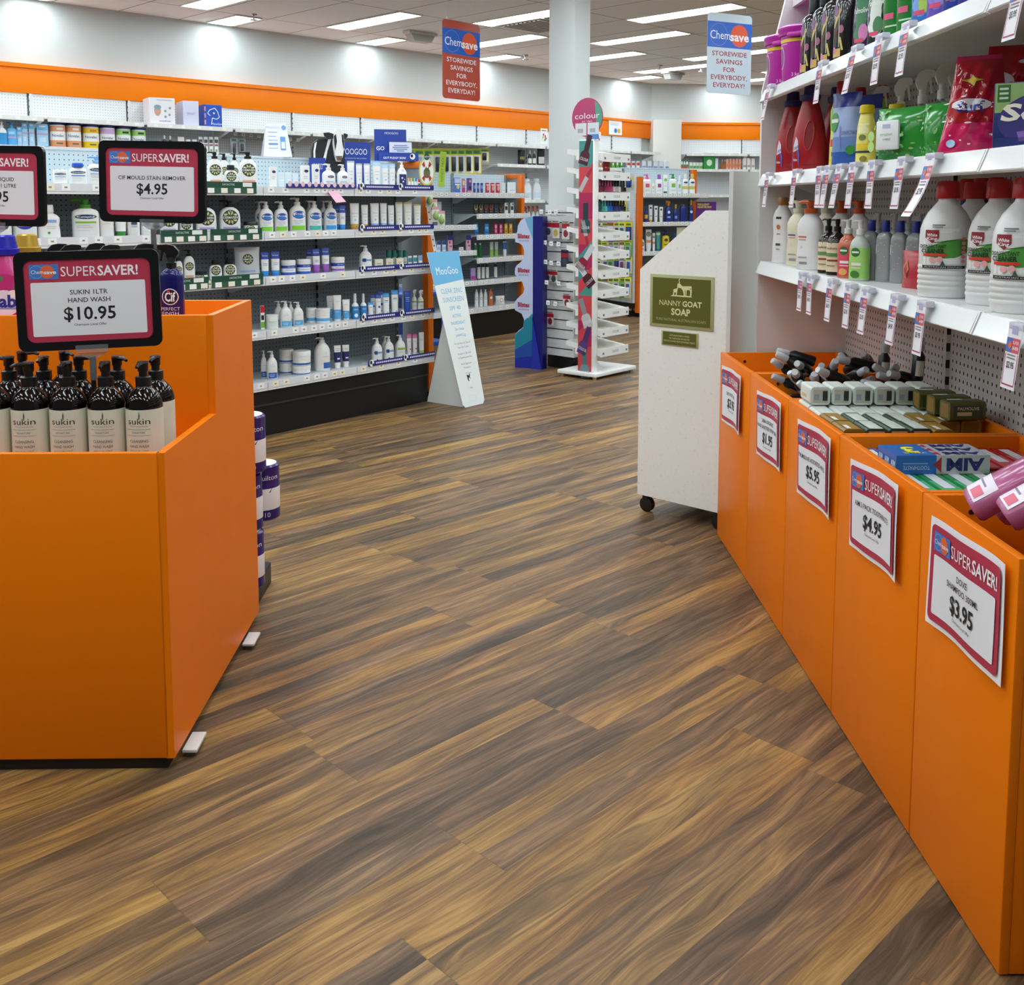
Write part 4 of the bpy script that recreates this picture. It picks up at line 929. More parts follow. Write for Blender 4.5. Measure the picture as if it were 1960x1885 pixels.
on_g1(T1, 'on bottom shelf of long unit', [
 ('ntD', 510, 531, 672, 'white pump bottle with royal blue base'), ('ntD', 499, 511, 671, 'white pump bottle with royal blue base', .06), ('ntK', 560, 595, 699, 'lower white jar of near stack'), ('ntK', 535, 562, 694, 'lower white jar of rear stack', .09), ('ntG', 601, 632, 646, 'giant white pump bottle'), ('nvT', 639, 653, 661, 'white and navy tube'), ('nvT', 655, 669, 660, 'white and navy tube'),
 ('mgP', 711, 732, 647, 'white pump bottle with blue ribbon'), ('mgP', 734, 754, 644, 'white pump bottle with blue ribbon'), ('mgN', 756, 776, 641, 'white pump bottle with green ribbon'), ('mgP', 730, 744, 643, 'white pump bottle half hidden behind', .1), ('pkT', 778, 788, 639, 'pink topped tube'), ('pkT', 789, 799, 639, 'pink topped tube'), ('whT', 801, 812, 636, 'white tube with green cap')])
zz = G1.on(577, 699, -.07)[1]
row(G1, zz + .002, -.07, 'in near stack on bottom shelf of long unit', 'stacked white jars', [('ntK', 560, 595, 671, 'upper white jar')], TURN)
zz = G1.on(548, 694, .02)[1]
row(G1, zz + .002, .02, 'in rear stack on bottom shelf of long unit', 'stacked white jars', [('ntK', 535, 562, 668, 'upper white jar')], TURN)

# cards and figures standing on the long unit
TOPZ = 1.572
x = G1.on(531, 290, .24)[0]
tc = thing('tent_card', 'white tent card with a blue tube printed, on top of long grey unit', 'sign', G1.P(x, .25, TOPZ), G1.rz - R(28))
def tilt_(y0, lean): return lambda e: (lambda a, b: (a, y0 - e + lean * b, b))
pw = mat('#e4e4ee', .5)
m = MB().add([(-.085, -.05, 0), (.085, -.05, 0), (.06, .0, .20), (-.06, .0, .20)], [(0, 1, 2, 3)], pw).add([(.085, .05, 0), (-.085, .05, 0), (-.06, .001, .20), (.06, .001, .20)], [(0, 1, 2, 3)], pw)
f = tilt_(-.051, .25)(.001)
m.text('MOOGOO', f, -.02, .175, .012, mat('#a9b0cc', .5)); m.oval(f, .045, .175, .014, .014, mat('#6d9ad4', .5), 14)
for q in range(5): m.patch(f, -.05, .145 - q * .024, .005 - .01 * (q % 2), .149 - q * .024, mat('#9fb2dc', .5), 1)
m.patch(f, .02, .04, .05, .12, mat('#5f95d8', .5), 1); m.patch(tilt_(-.051, .25)(.002), .024, .05, .046, .09, mat('#dfe8f4', .5), 1)
m.patch(f, -.05, .072, .005, .082, mat('#6d9ad4', .5), 1)
m.build('folded_card', tc)
def card(name, label, cat, fr, px0, px1, py0, py1, y, turn, col, draw, th=.006, z=None):
    x, zb, d = fr.on((px0 + px1) / 2, py1, y); zt = fr.on((px0 + px1) / 2, py0, y)[1]; w = (px1 - px0) * d / F; zb = zb if z is None else z
    t = thing(name, label, cat, fr.P(x, y, zb), fr.rz - turn); h = zt - zb
    m = MB().box(-w / 2, 0, 0, w / 2, th, h, mat(col, .45)); draw(m, w, h); m.build('card', t); return t, w, h
ROYAL = '#1f3f9c'
def d_moo(m, w, h):
    f = flat(-.001); m.text('MOOGOO', f, 0, h * .80, h * .13, mat('#e8ecf6', .5), w=w * .80); m.text('Natural solutions for skin problems', f, 0, h * .66, h * .03, mat('#c6d0ec', .5), w=w * .76)
card('counter_card', 'royal blue card behind tubes on top shelf, beside the cow', 'sign', G1, 646, 711, 272, 340, .10, TURN, ROYAL, d_moo, z=T5)
card('small_card', 'small blue card in front of the cow', 'sign', G1, 592, 624, 302, 330, .03, TURN, ROYAL, lambda m, w, h: m.text('MOOGOO', flat(-.001), 0, h * .72, h * .2, mat('#e8ecf6', .5), w=w * .6), z=T5)
# the cow: a cut-out figure with a rounded body
x, zc, dist = G1.on(622, 312, .16); kx = dist / F
cow = thing('cow_figure', 'black and white cow figure looking out over the top shelf', 'figure', G1.P(x, .085, T5), G1.rz - R(30))
ch = G1.on(622, 247, .16)[1] - T5
def cw(px, py): return ((px - 626) * kx * .88, ch - (py - 247) * kx)
BK, WT = mat('#17181a', .5), mat('#eeeeec', .5)
body = [cw(*q) for q in ((583, 330), (581, 290), (585, 274), (595, 268), (612, 267), (640, 268), (652, 290), (652, 330))][::-1]
m = MB().prism(body, .0, .05, BK)
m.poly(flat(-.001), [cw(*q) for q in ((584, 290), (587, 275), (592, 272), (588, 290), (588, 312), (584, 312))], WT)
m.poly(flat(-.001), [cw(*q) for q in ((603, 309), (612, 281), (616, 267), (623, 267), (614, 290), (609, 311))], WT)
m.build('body', cow)
head = [cw(*q) for q in ((626, 256), (632, 248), (639, 248), (646, 256), (648, 276), (645, 297), (640, 309), (632, 309), (628, 297), (625, 276))][::-1]
m = MB().prism(head, -.045, 0, WT)
m.poly(flat(-.046), [cw(*q) for q in ((629, 299), (643, 299), (641, 308), (632, 308))], mat('#6a4a40', .5))
m.poly(flat(-.046), [cw(*q) for q in ((625.5, 262), (630, 258), (632, 272), (628, 290), (626, 276))], BK); m.poly(flat(-.046), [cw(*q) for q in ((642, 258), (646, 260), (647.5, 276), (646, 288), (643, 272))], BK)
m.build('head', cow)
for sx, pts in ((-1, ((627, 258), (616, 255), (605, 256), (607, 262), (616, 267), (626, 266))), (1, ((645, 258), (650, 256), (657, 258), (656, 263), (650, 267), (646, 266)))):
    MB().prism([cw(*q) for q in pts][::-1] if sx > 0 else [cw(*q) for q in pts], -.03, -.012, BK).build('ear', cow)
# counter display at the end
x, zb, dist = G1.on(752, 306, .2); k = dist / F
cd = thing('counter_display', 'royal blue counter display with white note on top of the orange end frame', 'display', G1.P(x, .19, 1.5755), G1.rz - R(35))
m = MB().box(-.125, .03, 0, .09, .036, .21, mat(ROYAL, .45)); m.text('MOOGOO', flat(.029), -.01, .185, .014, mat('#e8ecf6', .5), w=.09); m.text('GO', flat(.029), -.085, .085, .025, mat('#f4f4fa', .5), bold=.03)
m.build('back_card', cd)
m = MB().box(-.1, -.03, 0, .16, .03, .055, mat(ROYAL, .45)); m.text('GOT PUDGY SKIN?', flat(-.031), .0, .02, .014, mat('#f0f0fa', .5), w=.15, bold=.02)
m.oval(flat(-.031), .12, .03, .018, .020, mat('#eeeeee', .5), 14); m.oval(flat(-.0315), .115, .034, .009, .011, BK, 10); m.build('tray', cd)
MB().box(-.03, -.002, .05, .12, .002, .125, mat('#dfe3ee', .5)).patch(flat(-.003), .0, .10, .09, .106, mat('#6f86b8', .5), 1).patch(flat(-.003), -.01, .088, .10, .094, mat('#6f86b8', .5), 1).patch(flat(-.003), .0, .076, .09, .082, mat('#6f86b8', .5), 1).patch(flat(-.003), .02, .064, .07, .07, mat('#6f86b8', .5), 1).build('note', cd)

# clip strip with its round header, hung on the orange end post
x, z0, dist = G1.on(821, 328, -.08); k = dist / F
cs = thing('clip_strip', 'white clip strip with round lime header hung from the orange end post', 'display strip', G1.P(x, -.06, 0), G1.rz - R(40))
m = MB(); fn = flat(-.006)
m.prism([(math.cos(R(a)) * .052, z0 + math.sin(R(a)) * .094) for a in range(0, 360, 15)], -.005, 0, mat('#b7c46a', .5))
m.oval(fn, 0, z0, .044, .082, mat('#e6e6dc', .5), 24)
for a in (50, 130, 230, 310): m.poly(flat(-.007), [(math.cos(R(a + b)) * .040 * r, z0 + math.sin(R(a + b)) * .075 * r) for b, r in ((-14, .55), (-14, 1), (14, 1), (14, .55))], mat('#b02a2a', .5))
m.oval(flat(-.0075), 0, z0 - .01, .022, .034, mat('#6b5a3a', .5), 14); m.poly(flat(-.008), [(-.016, z0 + .0), (-.004, z0 + .036), (.003, z0 + .012), (.012, z0 + .036), (.016, z0 - .0)], mat('#3f5a2a', .5))
m.oval(flat(-.008), 0, z0 + .095, .018, .022, mat('#1e4a38', .5), 14); m.text('NEW', flat(-.009), 0, z0 + .095, .011, mat('#e8eee8', .5), w=.028)
m.build('header_card', cs)
zt, zb_ = G1.on(824, 357, -.08)[1], G1.on(840, 520, -.08)[1]
m = MB(); pts = [(-.004, zt), (.012, zt - .16), (.03, zt - .30), (.052, zt - .42), (.075, zb_)]
for (xa, za), (xb, zb2) in zip(pts[:-1], pts[1:]): m.add([(xa - .012, 0, za), (xb - .012, 0, zb2), (xb + .012, 0, zb2), (xa + .012, 0, za)], [(0, 1, 2, 3)], mat('#e9e7e4', .4)).add([(xa - .012, .001, za), (xa + .012, .001, za), (xb + .012, .001, zb2), (xb - .012, .001, zb2)], [(0, 1, 2, 3)], mat('#e9e7e4', .4))
for q in range(12):
    t = q / 12; i = min(3, int(t * 4)); u = t * 4 - i; xq = pts[i][0] + (pts[i + 1][0] - pts[i][0]) * u; zq = pts[i][1] + (pts[i + 1][1] - pts[i][1]) * u
    m.box(xq - .004, -.0015, zq - .012, xq + .005, -.0005, zq - .004, mat('#8b3a3a' if q < 4 else '#4a4a4a', .5))
m.build('strip', cs)
for q, (dx, pz, rt) in enumerate(((.012, 382, -.25), (.022, 396, -.3), (.008, 410, .1), (.030, 418, -.2))):
    zq = G1.on(828, pz, -.08)[1]
    t = thing('avocado_pack', f'clear pack with green avocado half, {ORDN[q]} from top on the clip strip', 'pack', G1.P(x + dx, -.072 - .030 * q, zq), G1.rz - R(40), 'packs on the clip strip')
    MB().box(-.026, -.001, -.05, .022, .0, .05, mat('#e6eae2', .25)).box(-.026, -.0016, .03, .022, -.001, .05, mat('#d8a0a4', .4)).build('backing_card', t)
    MB().loft([(-.026, .004, .006, 2), (-.02, .014, .014, 2), (-.004, .02, .018, 2), (.012, .014, .014, 2), (.03, .006, .008, 2), (.034, .002, .003, 2)], mat('#8fae62', .4), 16, tf=lambda q: Vector((q.x - .002, q.y * .8 - .014, q.z - .008))).build('avocado_half', t)

# ------------------------------------------------------------------ goods on the back wall
def ws(px, z, w): return w
TIN = lambda c, c2=None: plain('tin', 'formula_tin', '#eeeeea', '#23236a', 'tin', bands=[(0, .30, c), (.70, .95, c)], cf=.10, art=[('t', .02, .52, .72, .12, '#243c86', 'Novalac', .02), ('r', .12, .16, .4, .06, '#5a5a62'), ('r', .15, .82, .4, .10, c2 or c)])
WSZ = 1.755 + .018
row(RF, WSZ, -.34, 'on wall shelf behind the price stands', 'formula tins on the wall shelf', [
 (TIN('#e39a6a', '#d8d8dc'), 96, 125, 235, 'peach formula tin'), (TIN('#e39a6a', '#d8d8dc'), 127, 155, 236, 'peach formula tin'), (TIN('#e6c412', '#cf7a2a'), 159, 189, 239, 'yellow formula tin'), (TIN('#cfa6d2'), 191, 220, 241, 'lilac formula tin'), (TIN('#9ad465', '#2a2a3a'), 222, 250, 243, 'lime formula tin'), (TIN('#9ad465', '#2a2a3a'), 252, 279, 245, 'lime formula tin')], R(22))
AQ = plain('carton', 'pale_blue_carton', '#a9cfe8', None, 'box', art=[('r', 0, .86, 1, .26, '#6db4e2'), ('o', 0, .90, .6, .1, '#d8ecf8'), ('r', 0, .55, 1, .08, '#b9a6cc'), ('r', 0, .3, .5, .2, '#c9dcec')])
row(RF, WSZ, -.34, 'on wall shelf, top corner by the first stand', 'pale blue goods on the wall shelf', [
 (plain('bottle', 'foam_bottle', '#3f9ad8', '#f0f2f4', 'bottle', top='pump', bands=[(.68, 1, '#f0f2f4')]), -4, 13, 233, 'blue bottle with white pump'), (plain('bottle', 'pump_bottle', '#5fb0e4', '#3f96d4', 'bottle', top='pump', e=3, prof='square', art=[('r', 0, .45, .8, .1, '#b9a6cc'), ('r', 0, .7, .6, .15, '#a9d4f0')]), 14, 32, 234, 'blue bottle with blue pump'),
 (AQ, 33, 43, 243, 'small pale blue carton'), (AQ, 42, 54, 235, 'tall pale blue carton'), (AQ, 55, 67, 235, 'tall pale blue carton'), (AQ, 70, 94, 238, 'wide pale blue carton')], R(22))
row(RF, WSZ, -.34, 'on wall shelf beyond the formula tins', 'medicine on the wall shelf', [
 (plain('carton', 'teal_carton', '#3f8f8c', None, 'box'), 282, 306, 269, 'teal carton'), (plain('bottle', 'medicine_bottle', '#3a2320', '#e8e8e8', 'bottle', bands=[(.1, .5, '#d65a6a')]), 311, 320, 259, 'dark medicine bottle'), (plain('bottle', 'medicine_bottle', '#3a2320', '#e8e8e8', 'bottle', bands=[(.1, .5, '#d65a6a')]), 322, 331, 260, 'dark medicine bottle'), (plain('carton', 'white_carton', '#e9e4e2', None, 'box', art=[('r', 0, .6, .8, .2, '#d88a90')]), 340, 354, 262, 'white carton with pink label'), (plain('carton', 'white_carton', '#e9e4e2', None, 'box', art=[('r', 0, .6, .8, .2, '#d88a90')]), 356, 366, 267, 'white carton with pink label'), (plain('carton', 'white_carton', '#e9e4e2', None, 'box', art=[('r', 0, .6, .8, .2, '#d88a90')]), 368, 378, 267, 'white carton with pink label')] +
 [(plain('carton', 'tea_carton', '#ecece8', None, 'box', art=[('r', 0, .72, .8, .22, '#4a4450'), ('r', 0, .48, .8, .12, '#a05a78'), ('r', 0, .15, .5, .16, '#78a860')]), 380 + 10 * q, 389 + 10 * q, 262, 'white carton with mauve label') for q in range(4)], R(22))
def big_box(px0, px1, py0, py1, label, col, draw, side=None, name='display_box'):
    d0 = RF.on((px0 + px1) / 2, py1, -.28); w = (px1 - px0) * d0[2] / F * .80; z = 2.0185; h = RF.on((px0 + px1) / 2, py0, -.28)[1] - z
    t = thing(name, label, 'box', RF.P(d0[0], -.26, z), RF.rz - R(12))
    m = MB().rbox(-w / 2, -.11, 0, w / 2, .11, h, mat(col, .45), .003, 1); draw(m, w, h, flat(-.1108), flat(-.1116)); m.build('carton', t)
def d1(m, w, h, f, g):
    m.oval(f, -.18 * w, h * .5, w * .13, h * .2, mat('#c99a86', .5), 16); m.oval(g, -.18 * w, h * .64, w * .14, h * .09, mat('#7f99a6', .5), 14); m.text('moistfresh', f, .1 * w, h * .12, h * .07, mat('#3a5a8a', .5))
    for a, b in ((.12, .5), (.28, .36), (.3, .62), (.12, .28)): m.oval(f, a * w, b * h, w * .05, w * .05, mat('#8f9aa2', .5), 12)
    m.patch(f, -.2 * w, h * .9, .4 * w, h * .93, mat('#b0b4bc', .5), 1)
big_box(277, 337, 189, 233, 'white display box with a face printed, on top wall shelf', '#e6e2e4', d1)
big_box(343, 380, 195, 236, 'plain pale lilac box on top wall shelf', '#d2d2e6', lambda m, w, h, f, g: m.text("Johnson's", f, 0, h * .5, h * .12, mat('#8a90c4', .5), w=w * .5))
def d3(m, w, h, f, g):
    wl = mat('#e8ecf6', .5)
    for a, b, c, d in ((-.2, .75, .1, .85), (.1, .85, .25, .7), (.25, .7, .35, .45), (.35, .45, .2, .35), (.2, .35, -.05, .4), (-.05, .4, -.1, .1), (-.2, .75, -.3, .6), (-.3, .6, -.15, .5)):
        L_ = math.hypot((c - a) * w, (d - b) * h); nx, nz = -(d - b) * h / L_ * .0035, (c - a) * w / L_ * .0035
        m.add([f(a * w - nx, b * h - nz), f(c * w - nx, d * h - nz), f(c * w + nx, d * h + nz), f(a * w + nx, b * h + nz)], [(0, 1, 2, 3)], wl)
    m.oval(f, .05 * w, .62 * h, .05 * w, .05 * w, wl, 12); m.text('MooGoo', f, .22 * w, h * .14, h * .1, wl)
    for b in (.2, .5, .8): m.patch(f, -.48 * w, (b - .1) * h, -.40 * w, (b + .1) * h, mat('#d88a96', .5), 1)
big_box(382, 425, 202, 237, 'blue display box with a white outline drawing, on top wall shelf', '#2450b4', d3)

# hooks with hanging packs
def hook(fr, x, y, z, label, grp, L=.22):
    t = thing('display_hook', label, 'hook', fr.P(x, y, z), fr.rz, grp)
    MB().tube([(0, 0, 0), (0, -L, 0), (0, -L - .01, .012)], .0025, M_CHROME, 6).tube([(0, 0, .03), (0, -L - .015, .035)], .002, M_CHROME, 6).build('wire', t)
    MB().box(-.018, -L - .018, .012, .018, -L - .016, .045, mat('#efefee', .5)).patch(flat(-L - .0185), -.008, .024, .008, .030, mat('#77777a', .5), 1).build('ticket', t)
YEL, LIME = '#e0cf2a', '#8fb832'
def hang_pack(fr, x, y, z, w, h, look, label, grp, turn=25):
    t = thing('hanging_pack', label, 'pack', fr.P(x, y, z), fr.rz - R(turn), grp); f, g, k = flat(-.002), flat(-.0028), flat(-.0036)
    m = MB().box(-w / 2, -.0015, -h, w / 2, 0, 0, mat(look[0], .4)); m.patch(f, -w / 2, -h * .22, w / 2, -.012, mat(look[1], .4), 1)
    m.patch(f, -w * .42, -h * .95, w * .42, -h * .26, mat(look[2], .4), 1); m.patch(g, -w * .36, -h * .20, w * .3, -h * .10, mat('#3f7a2a', .5), 1); m.build('backing_card', t)
    c = MB().rbox(-w * .22, -.02, -h * .88, w * .2, -.002, -h * .32, mat(look[3], .3), .006); c.build('blister', t)
hp_x = [785, 803, 820, 838, 854, 868, 882, 897, 912, 927]
for q, px in enumerate(hp_x):
    x, z, d = RF.on(px, 284, -.30); hook(RF, x, -.072, z + .02, f'wire display hook with white ticket, {ORDN[q]} along the wall over yellow packs', 'hooks over the yellow packs', .22)
    look = [(YEL, LIME, '#c9d2d8', '#8fa0b0'), (YEL, LIME, '#c6d0dc', '#2b2f3a'), (YEL, LIME, '#c4cfdc', '#2b2f3a'), (YEL, '#7fae3a', '#f0f0ea', '#1d1d1f')][0 if q < 3 else 1 if q < 7 else 3]
    hh = .30 if q < 9 else .16
    hang_pack(RF, x, -.30, z - .002, .125, hh, look, f'yellow hanging pack with {"grey card" if q < 3 else "dark wrist support" if q < 7 else "black item on white"}, {ORDN[q]} along the wall hooks', 'yellow packs hanging on the wall')
for q in range(9):
    x, z, d = RF.on(450 + q * 15, 262 + q * 1.4, -.30); hook(RF, x, -.072, z, f'wire hook with white ticket, {ORDN[q]} along the wall behind the tent card', 'hooks behind the tent card', .22)
    if q in (0, 1, 4, 7): hang_pack(RF, x, -.28, z - .004, .07, .17, ('#8a8f96', '#b9bec4', '#6f6478' if q > 3 else '#b4bac0', '#4a4d55'), f'grey hanging pack, {("first", "second", "", "", "third", "", "", "fourth")[q]} along the hooks behind the tent card', 'grey packs behind the tent card')
ls = thing('hanging_strip', 'long lime green paper strip hanging before the yellow packs', 'display strip', (0, 0, 0), 0)
x, z, d = G2.on(844, 290, .10); z2 = G2.on(844, 358, .1)[1]; ls.location = G2.P(x, .10, z2); ls.rotation_euler = (0, R(4), G2.rz - R(40))
m = MB().box(-.03, -.001, 0, .03, 0, z - z2, mat('#a9c43a', .5)); m.text('HANDY PACK', flat(-.002), 0, (z - z2) * .5, .024, mat('#5a7a1a', .5), rot=R(90), w=(z - z2) * .7); m.build('strip', ls)
DK = plain('tin', 'protein_tub', '#1d1d1c', '#101010', 'tub', art=[('r', 0, .5, .9, .3, '#6a6038'), ('t', 0, .5, .7, .1, '#d8cfa0', 'PRO')])
row(RF, WSZ, -.34, 'on wall shelf by the white column', 'dark goods on the wall shelf', [(DK, 991, 1005, 287, 'black tub with tan label'), (plain('bottle', 'dark_bottle', '#2a2624', '#e4e4e4', 'bottle', bands=[(.15, .6, '#e6e4e0')]), 1010, 1018, 288, 'black bottle with white label'), (plain('bottle', 'dark_bottle', '#2a2624', '#e4e4e4', 'bottle', bands=[(.15, .6, '#e6e4e0')]), 1019, 1026, 287, 'black bottle with white label'), (plain('carton', 'dark_carton', '#26211f', None, 'box', art=[('r', 0, .3, .9, .4, '#c8c4be')]), 1027, 1043, 284, 'dark carton')], R(22))
JG = plain('bottle', 'laundry_jug', '#dde0e2', '#e9ecee', 'jug', prof='jug', cf=.14, art=[('r', 0, .25, .7, .3, '#c9d4e6')])
row(RF, 1.338, -.30, 'on lower wall shelf by the column', 'white jugs by the column', [(JG, 1000, 1018, 342, 'white jug'), (JG, 1017, 1036, 342, 'white jug')], R(22))
row(RF, .968, -.30, 'low on the wall shelving by the column', 'small white bottles by the column', [(plain('bottle', 'spray_bottle', '#e6e8ea', '#c8402a', 'bottle', top='trigger'), 1001 + q * 8, 1008 + q * 8, 394, 'small white trigger spray') for q in range(4)], R(22))
# posters and paper on the fascia
def paper(fr, px0, px1, py0, py1, y, label, draw, name='paper_notice'):
    x, zb, d = fr.on((px0 + px1) / 2, py1, y); zt = fr.on((px0 + px1) / 2, py0, y)[1]; w = (px1 - px0) * d / F * 1.35
    t = thing(name, label, 'notice', fr.P(x, y, zb), fr.rz); h = zt - zb
    m = MB().add([(-w / 2, -.002, 0), (w / 2, -.006, .0), (w / 2, -.002, h), (-w / 2, -.001, h)], [(0, 1, 2, 3)], mat('#f2f2f2', .6)).add([(w / 2, -.005, .0), (-w / 2, -.001, 0), (-w / 2, 0, h), (w / 2, -.001, h)], [(0, 1, 2, 3)], mat('#f2f2f2', .6)); draw(m, w, h); m.build('sheet', t)
def dp(m, w, h):
    f = flat(-.0075); m.patch(f, -.4 * w, .78 * h, .3 * w, .80 * h, mat('#e0904a', .5), 1); m.patch(f, -.4 * w, .66 * h, .2 * w, .69 * h, mat('#8fb0d8', .5), 1); m.oval(f, .0 * w, .28 * h, .11 * w, .16 * h, mat('#2f7fc8', .5), 14); m.oval(f, .26 * w, .28 * h, .12 * w, .16 * h, mat('#e6a04a', .5), 14)
paper(RF, 1163, 1192, 230, 258, -.088, 'white paper with two coloured discs on the orange fascia', dp)
def dq(m, w, h):
    f = flat(-.0075)
    for a, b, c in ((-.1, .6, '#c0507a'), (.15, .5, '#d84a5a'), (-.2, .4, '#d8c04a'), (.1, .25, '#5aa04a'), (.25, .35, '#b03a6a')): m.oval(f, a * w, b * h, .1 * w, .09 * h, mat(c, .5), 10)
    m.patch(f, -.4 * w, .85 * h, .3 * w, .9 * h, mat('#c04a5a', .5), 1)
paper(RF, 1034, 1048, 246, 275, -.40, 'white leaflet half hidden by the white column', dq, 'leaflet'); paper(RF, 1133, 1151, 252, 275, -.40, 'white leaflet with bright spots just past the column', dq, 'leaflet')
FR = ['#d8b02a', '#e0906a', '#5a9a3a', '#4f9a35', '#6fae3a', '#5aa83a', '#4a9a30']
row(RF, WSZ, -.34, 'on wall shelf beyond the nail polish stand', 'tea on the wall shelf', [(plain('carton', 'tea_box', c, None, 'box', art=[('o', 0, .55, .6, .5, '#eef0e0')]), 1137 + 8 * q, 1144 + 8 * q, 304, 'small fruit tea box') for q, c in enumerate(FR)] + [(plain('carton', 'medicine_box', '#e8e6e6', None, 'box', art=[('r', 0, .6, .9, .3, '#c8402e')]), 1198 + 9 * q, 1206 + 9 * q, 308, 'small red and white box') for q in range(3)] + [(plain('carton', 'medicine_box', '#e6eaf0', None, 'box', art=[('r', 0, .3, .9, .2, '#7aa0d0')]), 1226 + 11 * q, 1236 + 11 * q, 308, 'small white and blue box') for q in range(5)], R(10))
row(WB, 1.788, -.30, 'on far side wall shelf', 'remedies on the far side wall', [(plain('bottle', 'remedy_bottle', '#e8ece6', '#2f7a3a', 'bottle', bands=[(.1, .4, '#c84a3a'), (.4, .6, '#3f8f4a')]), 1303 + 5 * q, 1307 + 5 * q, 304, 'white bottle with green cap') for q in range(3)] + [(plain('carton', 'remedy_box', '#dfe6d6', None, 'box', art=[('r', 0, .3, .9, .4, '#5a9a4a')]), 1319 + 6.5 * q, 1325 + 6.5 * q, 311, 'low green and white box') for q in range(4)] + [(plain('carton', 'display_carton', '#2f8a3f', None, 'box', art=[('o', 0, .4, .5, .4, '#d6e6cc')]), 1345, 1367, 293, 'big green carton'), (plain('carton', 'white_carton', '#e4e8e8', None, 'box'), 1368, 1374, 303, 'narrow white carton')] + [(plain('bottle', 'amber_bottle', '#a8642a', '#e6e2dc', 'bottle'), 1380 + 5 * q, 1384 + 5 * q, 305, 'tiny amber bottle') for q in range(2)] + [(plain('carton', 'orange_carton', '#e2a088', None, 'box', art=[('o', 0, .35, .6, .4, '#d8702a')]), 1389 + 6 * q, 1394 + 6 * q, 304, 'peach carton') for q in range(5)] + [(plain('carton', 'pale_carton', '#ece6e4', None, 'box', art=[('r', 0, .3, .8, .2, '#b0a0a0')]), 1421 + 8 * q, 1428 + 8 * q, 303, 'pale carton') for q in range(3)])
# ------------------------------------------------------------------ goods on the shorter unit behind
def BX(c, *a, n='carton', cat='box'): return plain('carton', n, c, None, cat, art=list(a))
P2 = 'on shorter unit behind the sunscreen sign'
row(G2, G2T, -.06, 'on top shelf of the shorter unit', 'cartons on the shorter unit', [
 (BX('#4a6fb4', ('r', 0, .8, .9, .3, '#c4cbe6'), ('o', .1, .4, .5, .3, '#d8c46a'), ('r', 0, .55, .8, .1, '#e6e6f0')), 867, 882, 340, 'blue carton with moon'), (BX('#c87a9a', ('r', 0, .7, .6, .3, '#e6d6a0'), ('r', 0, .2, .9, .3, '#b83a6a')), 883, 891, 342, 'pink carton'), (BX('#5a4a8c', ('o', .1, .8, .5, .2, '#e0907a'), ('o', .1, .35, .5, .28, '#16161a'), ('r', 0, .08, .9, .16, '#e0907a')), 892, 904, 341, 'purple carton with black egg'),
 *[(BX('#3f4a8c', ('r', 0, .6, .8, .3, '#8a8fc4')), 905 + 7 * q, 911 + 7 * q, 350, 'small indigo carton') for q in range(3)], *[(BX('#b02a44', ('o', .1, .5, .6, .5, '#e0a07a'), ('r', 0, .8, .8, .12, '#e8c8d0')), 928 + 10 * q, 937 + 10 * q, 350, 'crimson carton') for q in range(3)], (BX('#d6dadb', ('r', 0, .3, .6, .05, '#a9b0b4')), 959, 968, 350, 'plain pale carton'), (BX('#e2e5e6', ('r', 0, .3, .6, .05, '#a9b0b4')), 970, 988, 349, 'plain pale carton')], R(25))
HD = lambda c: BX('#1d1918', ('o', 0, .62, .9, .62, c), ('o', 0, .72, .56, .5, '#1d1918'), ('r', 0, .2, .8, .1, '#6a6460'))
row(G2, G2R[4], -.06, 'on upper shelf of the shorter unit', 'hair colour on the shorter unit', [(HD(c), 906 + 9.6 * q, 915 + 9.6 * q, 389, f'black hair colour carton with {n} hair') for q, (c, n) in enumerate((('#b8a85a', 'pale'), ('#a89a52', 'fair'), ('#a03030', 'red'), ('#b04a3a', 'copper'), ('#3a5a78', 'blue'), ('#8a5a3a', 'brown')))] + [(BX('#ecebe8', ('r', 0, .5, .7, .35, '#4a2a22'), ('o', .2, .85, .3, .2, '#1a1a1a')), 964 + 11 * q, 973 + 11 * q, 388, 'white hair colour carton') for q in range(2)], R(25))
row(G2, G2R[3], -.06, 'on fourth shelf of the shorter unit', 'tablets on the shorter unit', [(BX('#2f8fd0', ('r', 0, .6, .8, .2, '#7fc0e6'), ('r', 0, .2, .8, .2, '#1f5fa0')), 907, 916, 428, 'sky blue carton'), (BX('#2f8fd0', ('r', 0, .6, .8, .2, '#7fc0e6'), ('r', 0, .2, .8, .2, '#1f5fa0')), 926, 936, 428, 'sky blue carton'), *[(BX('#c81f5a', ('o', 0, .7, .5, .4, '#f0c0d0'), ('r', 0, .3, .5, .3, '#e890b0')), 944 + 9.5 * q, 953 + 9.5 * q, 428, 'magenta carton') for q in range(2)], *[(BX('#e0a010', ('o', 0, .72, .5, .4, '#f4e0a0'), ('r', 0, .25, .6, .2, '#c07a10')), 964 + 9 * q, 972 + 9 * q, 428, 'amber carton') for q in range(2)]], R(25))
row(G2, G2R[2], -.06, 'on third shelf of the shorter unit', 'bathroom goods on the shorter unit', [*[(plain('bottle', 'mouthwash_bottle', '#14602c', '#dfe3e0', 'bottle', prof='square', cf=.14), 906 + 9 * q, 914 + 9 * q, 465, 'dark green bottle') for q in range(2)], *[(plain('pouch', 'clear_pack', '#b9c4bc', None, 'pack', bands=[(0, .5, '#8fb45a')]), 937 + 9 * q, 945 + 9 * q, 463, 'clear pack with green lower half') for q in range(2)], (plain('tube', 'paste_tube', '#e4e8ee', '#e8e8ea', 'tube', bands=[(.35, .9, '#2a6ab4')]), 962, 970, 462, 'blue and white upright tube')], R(25))
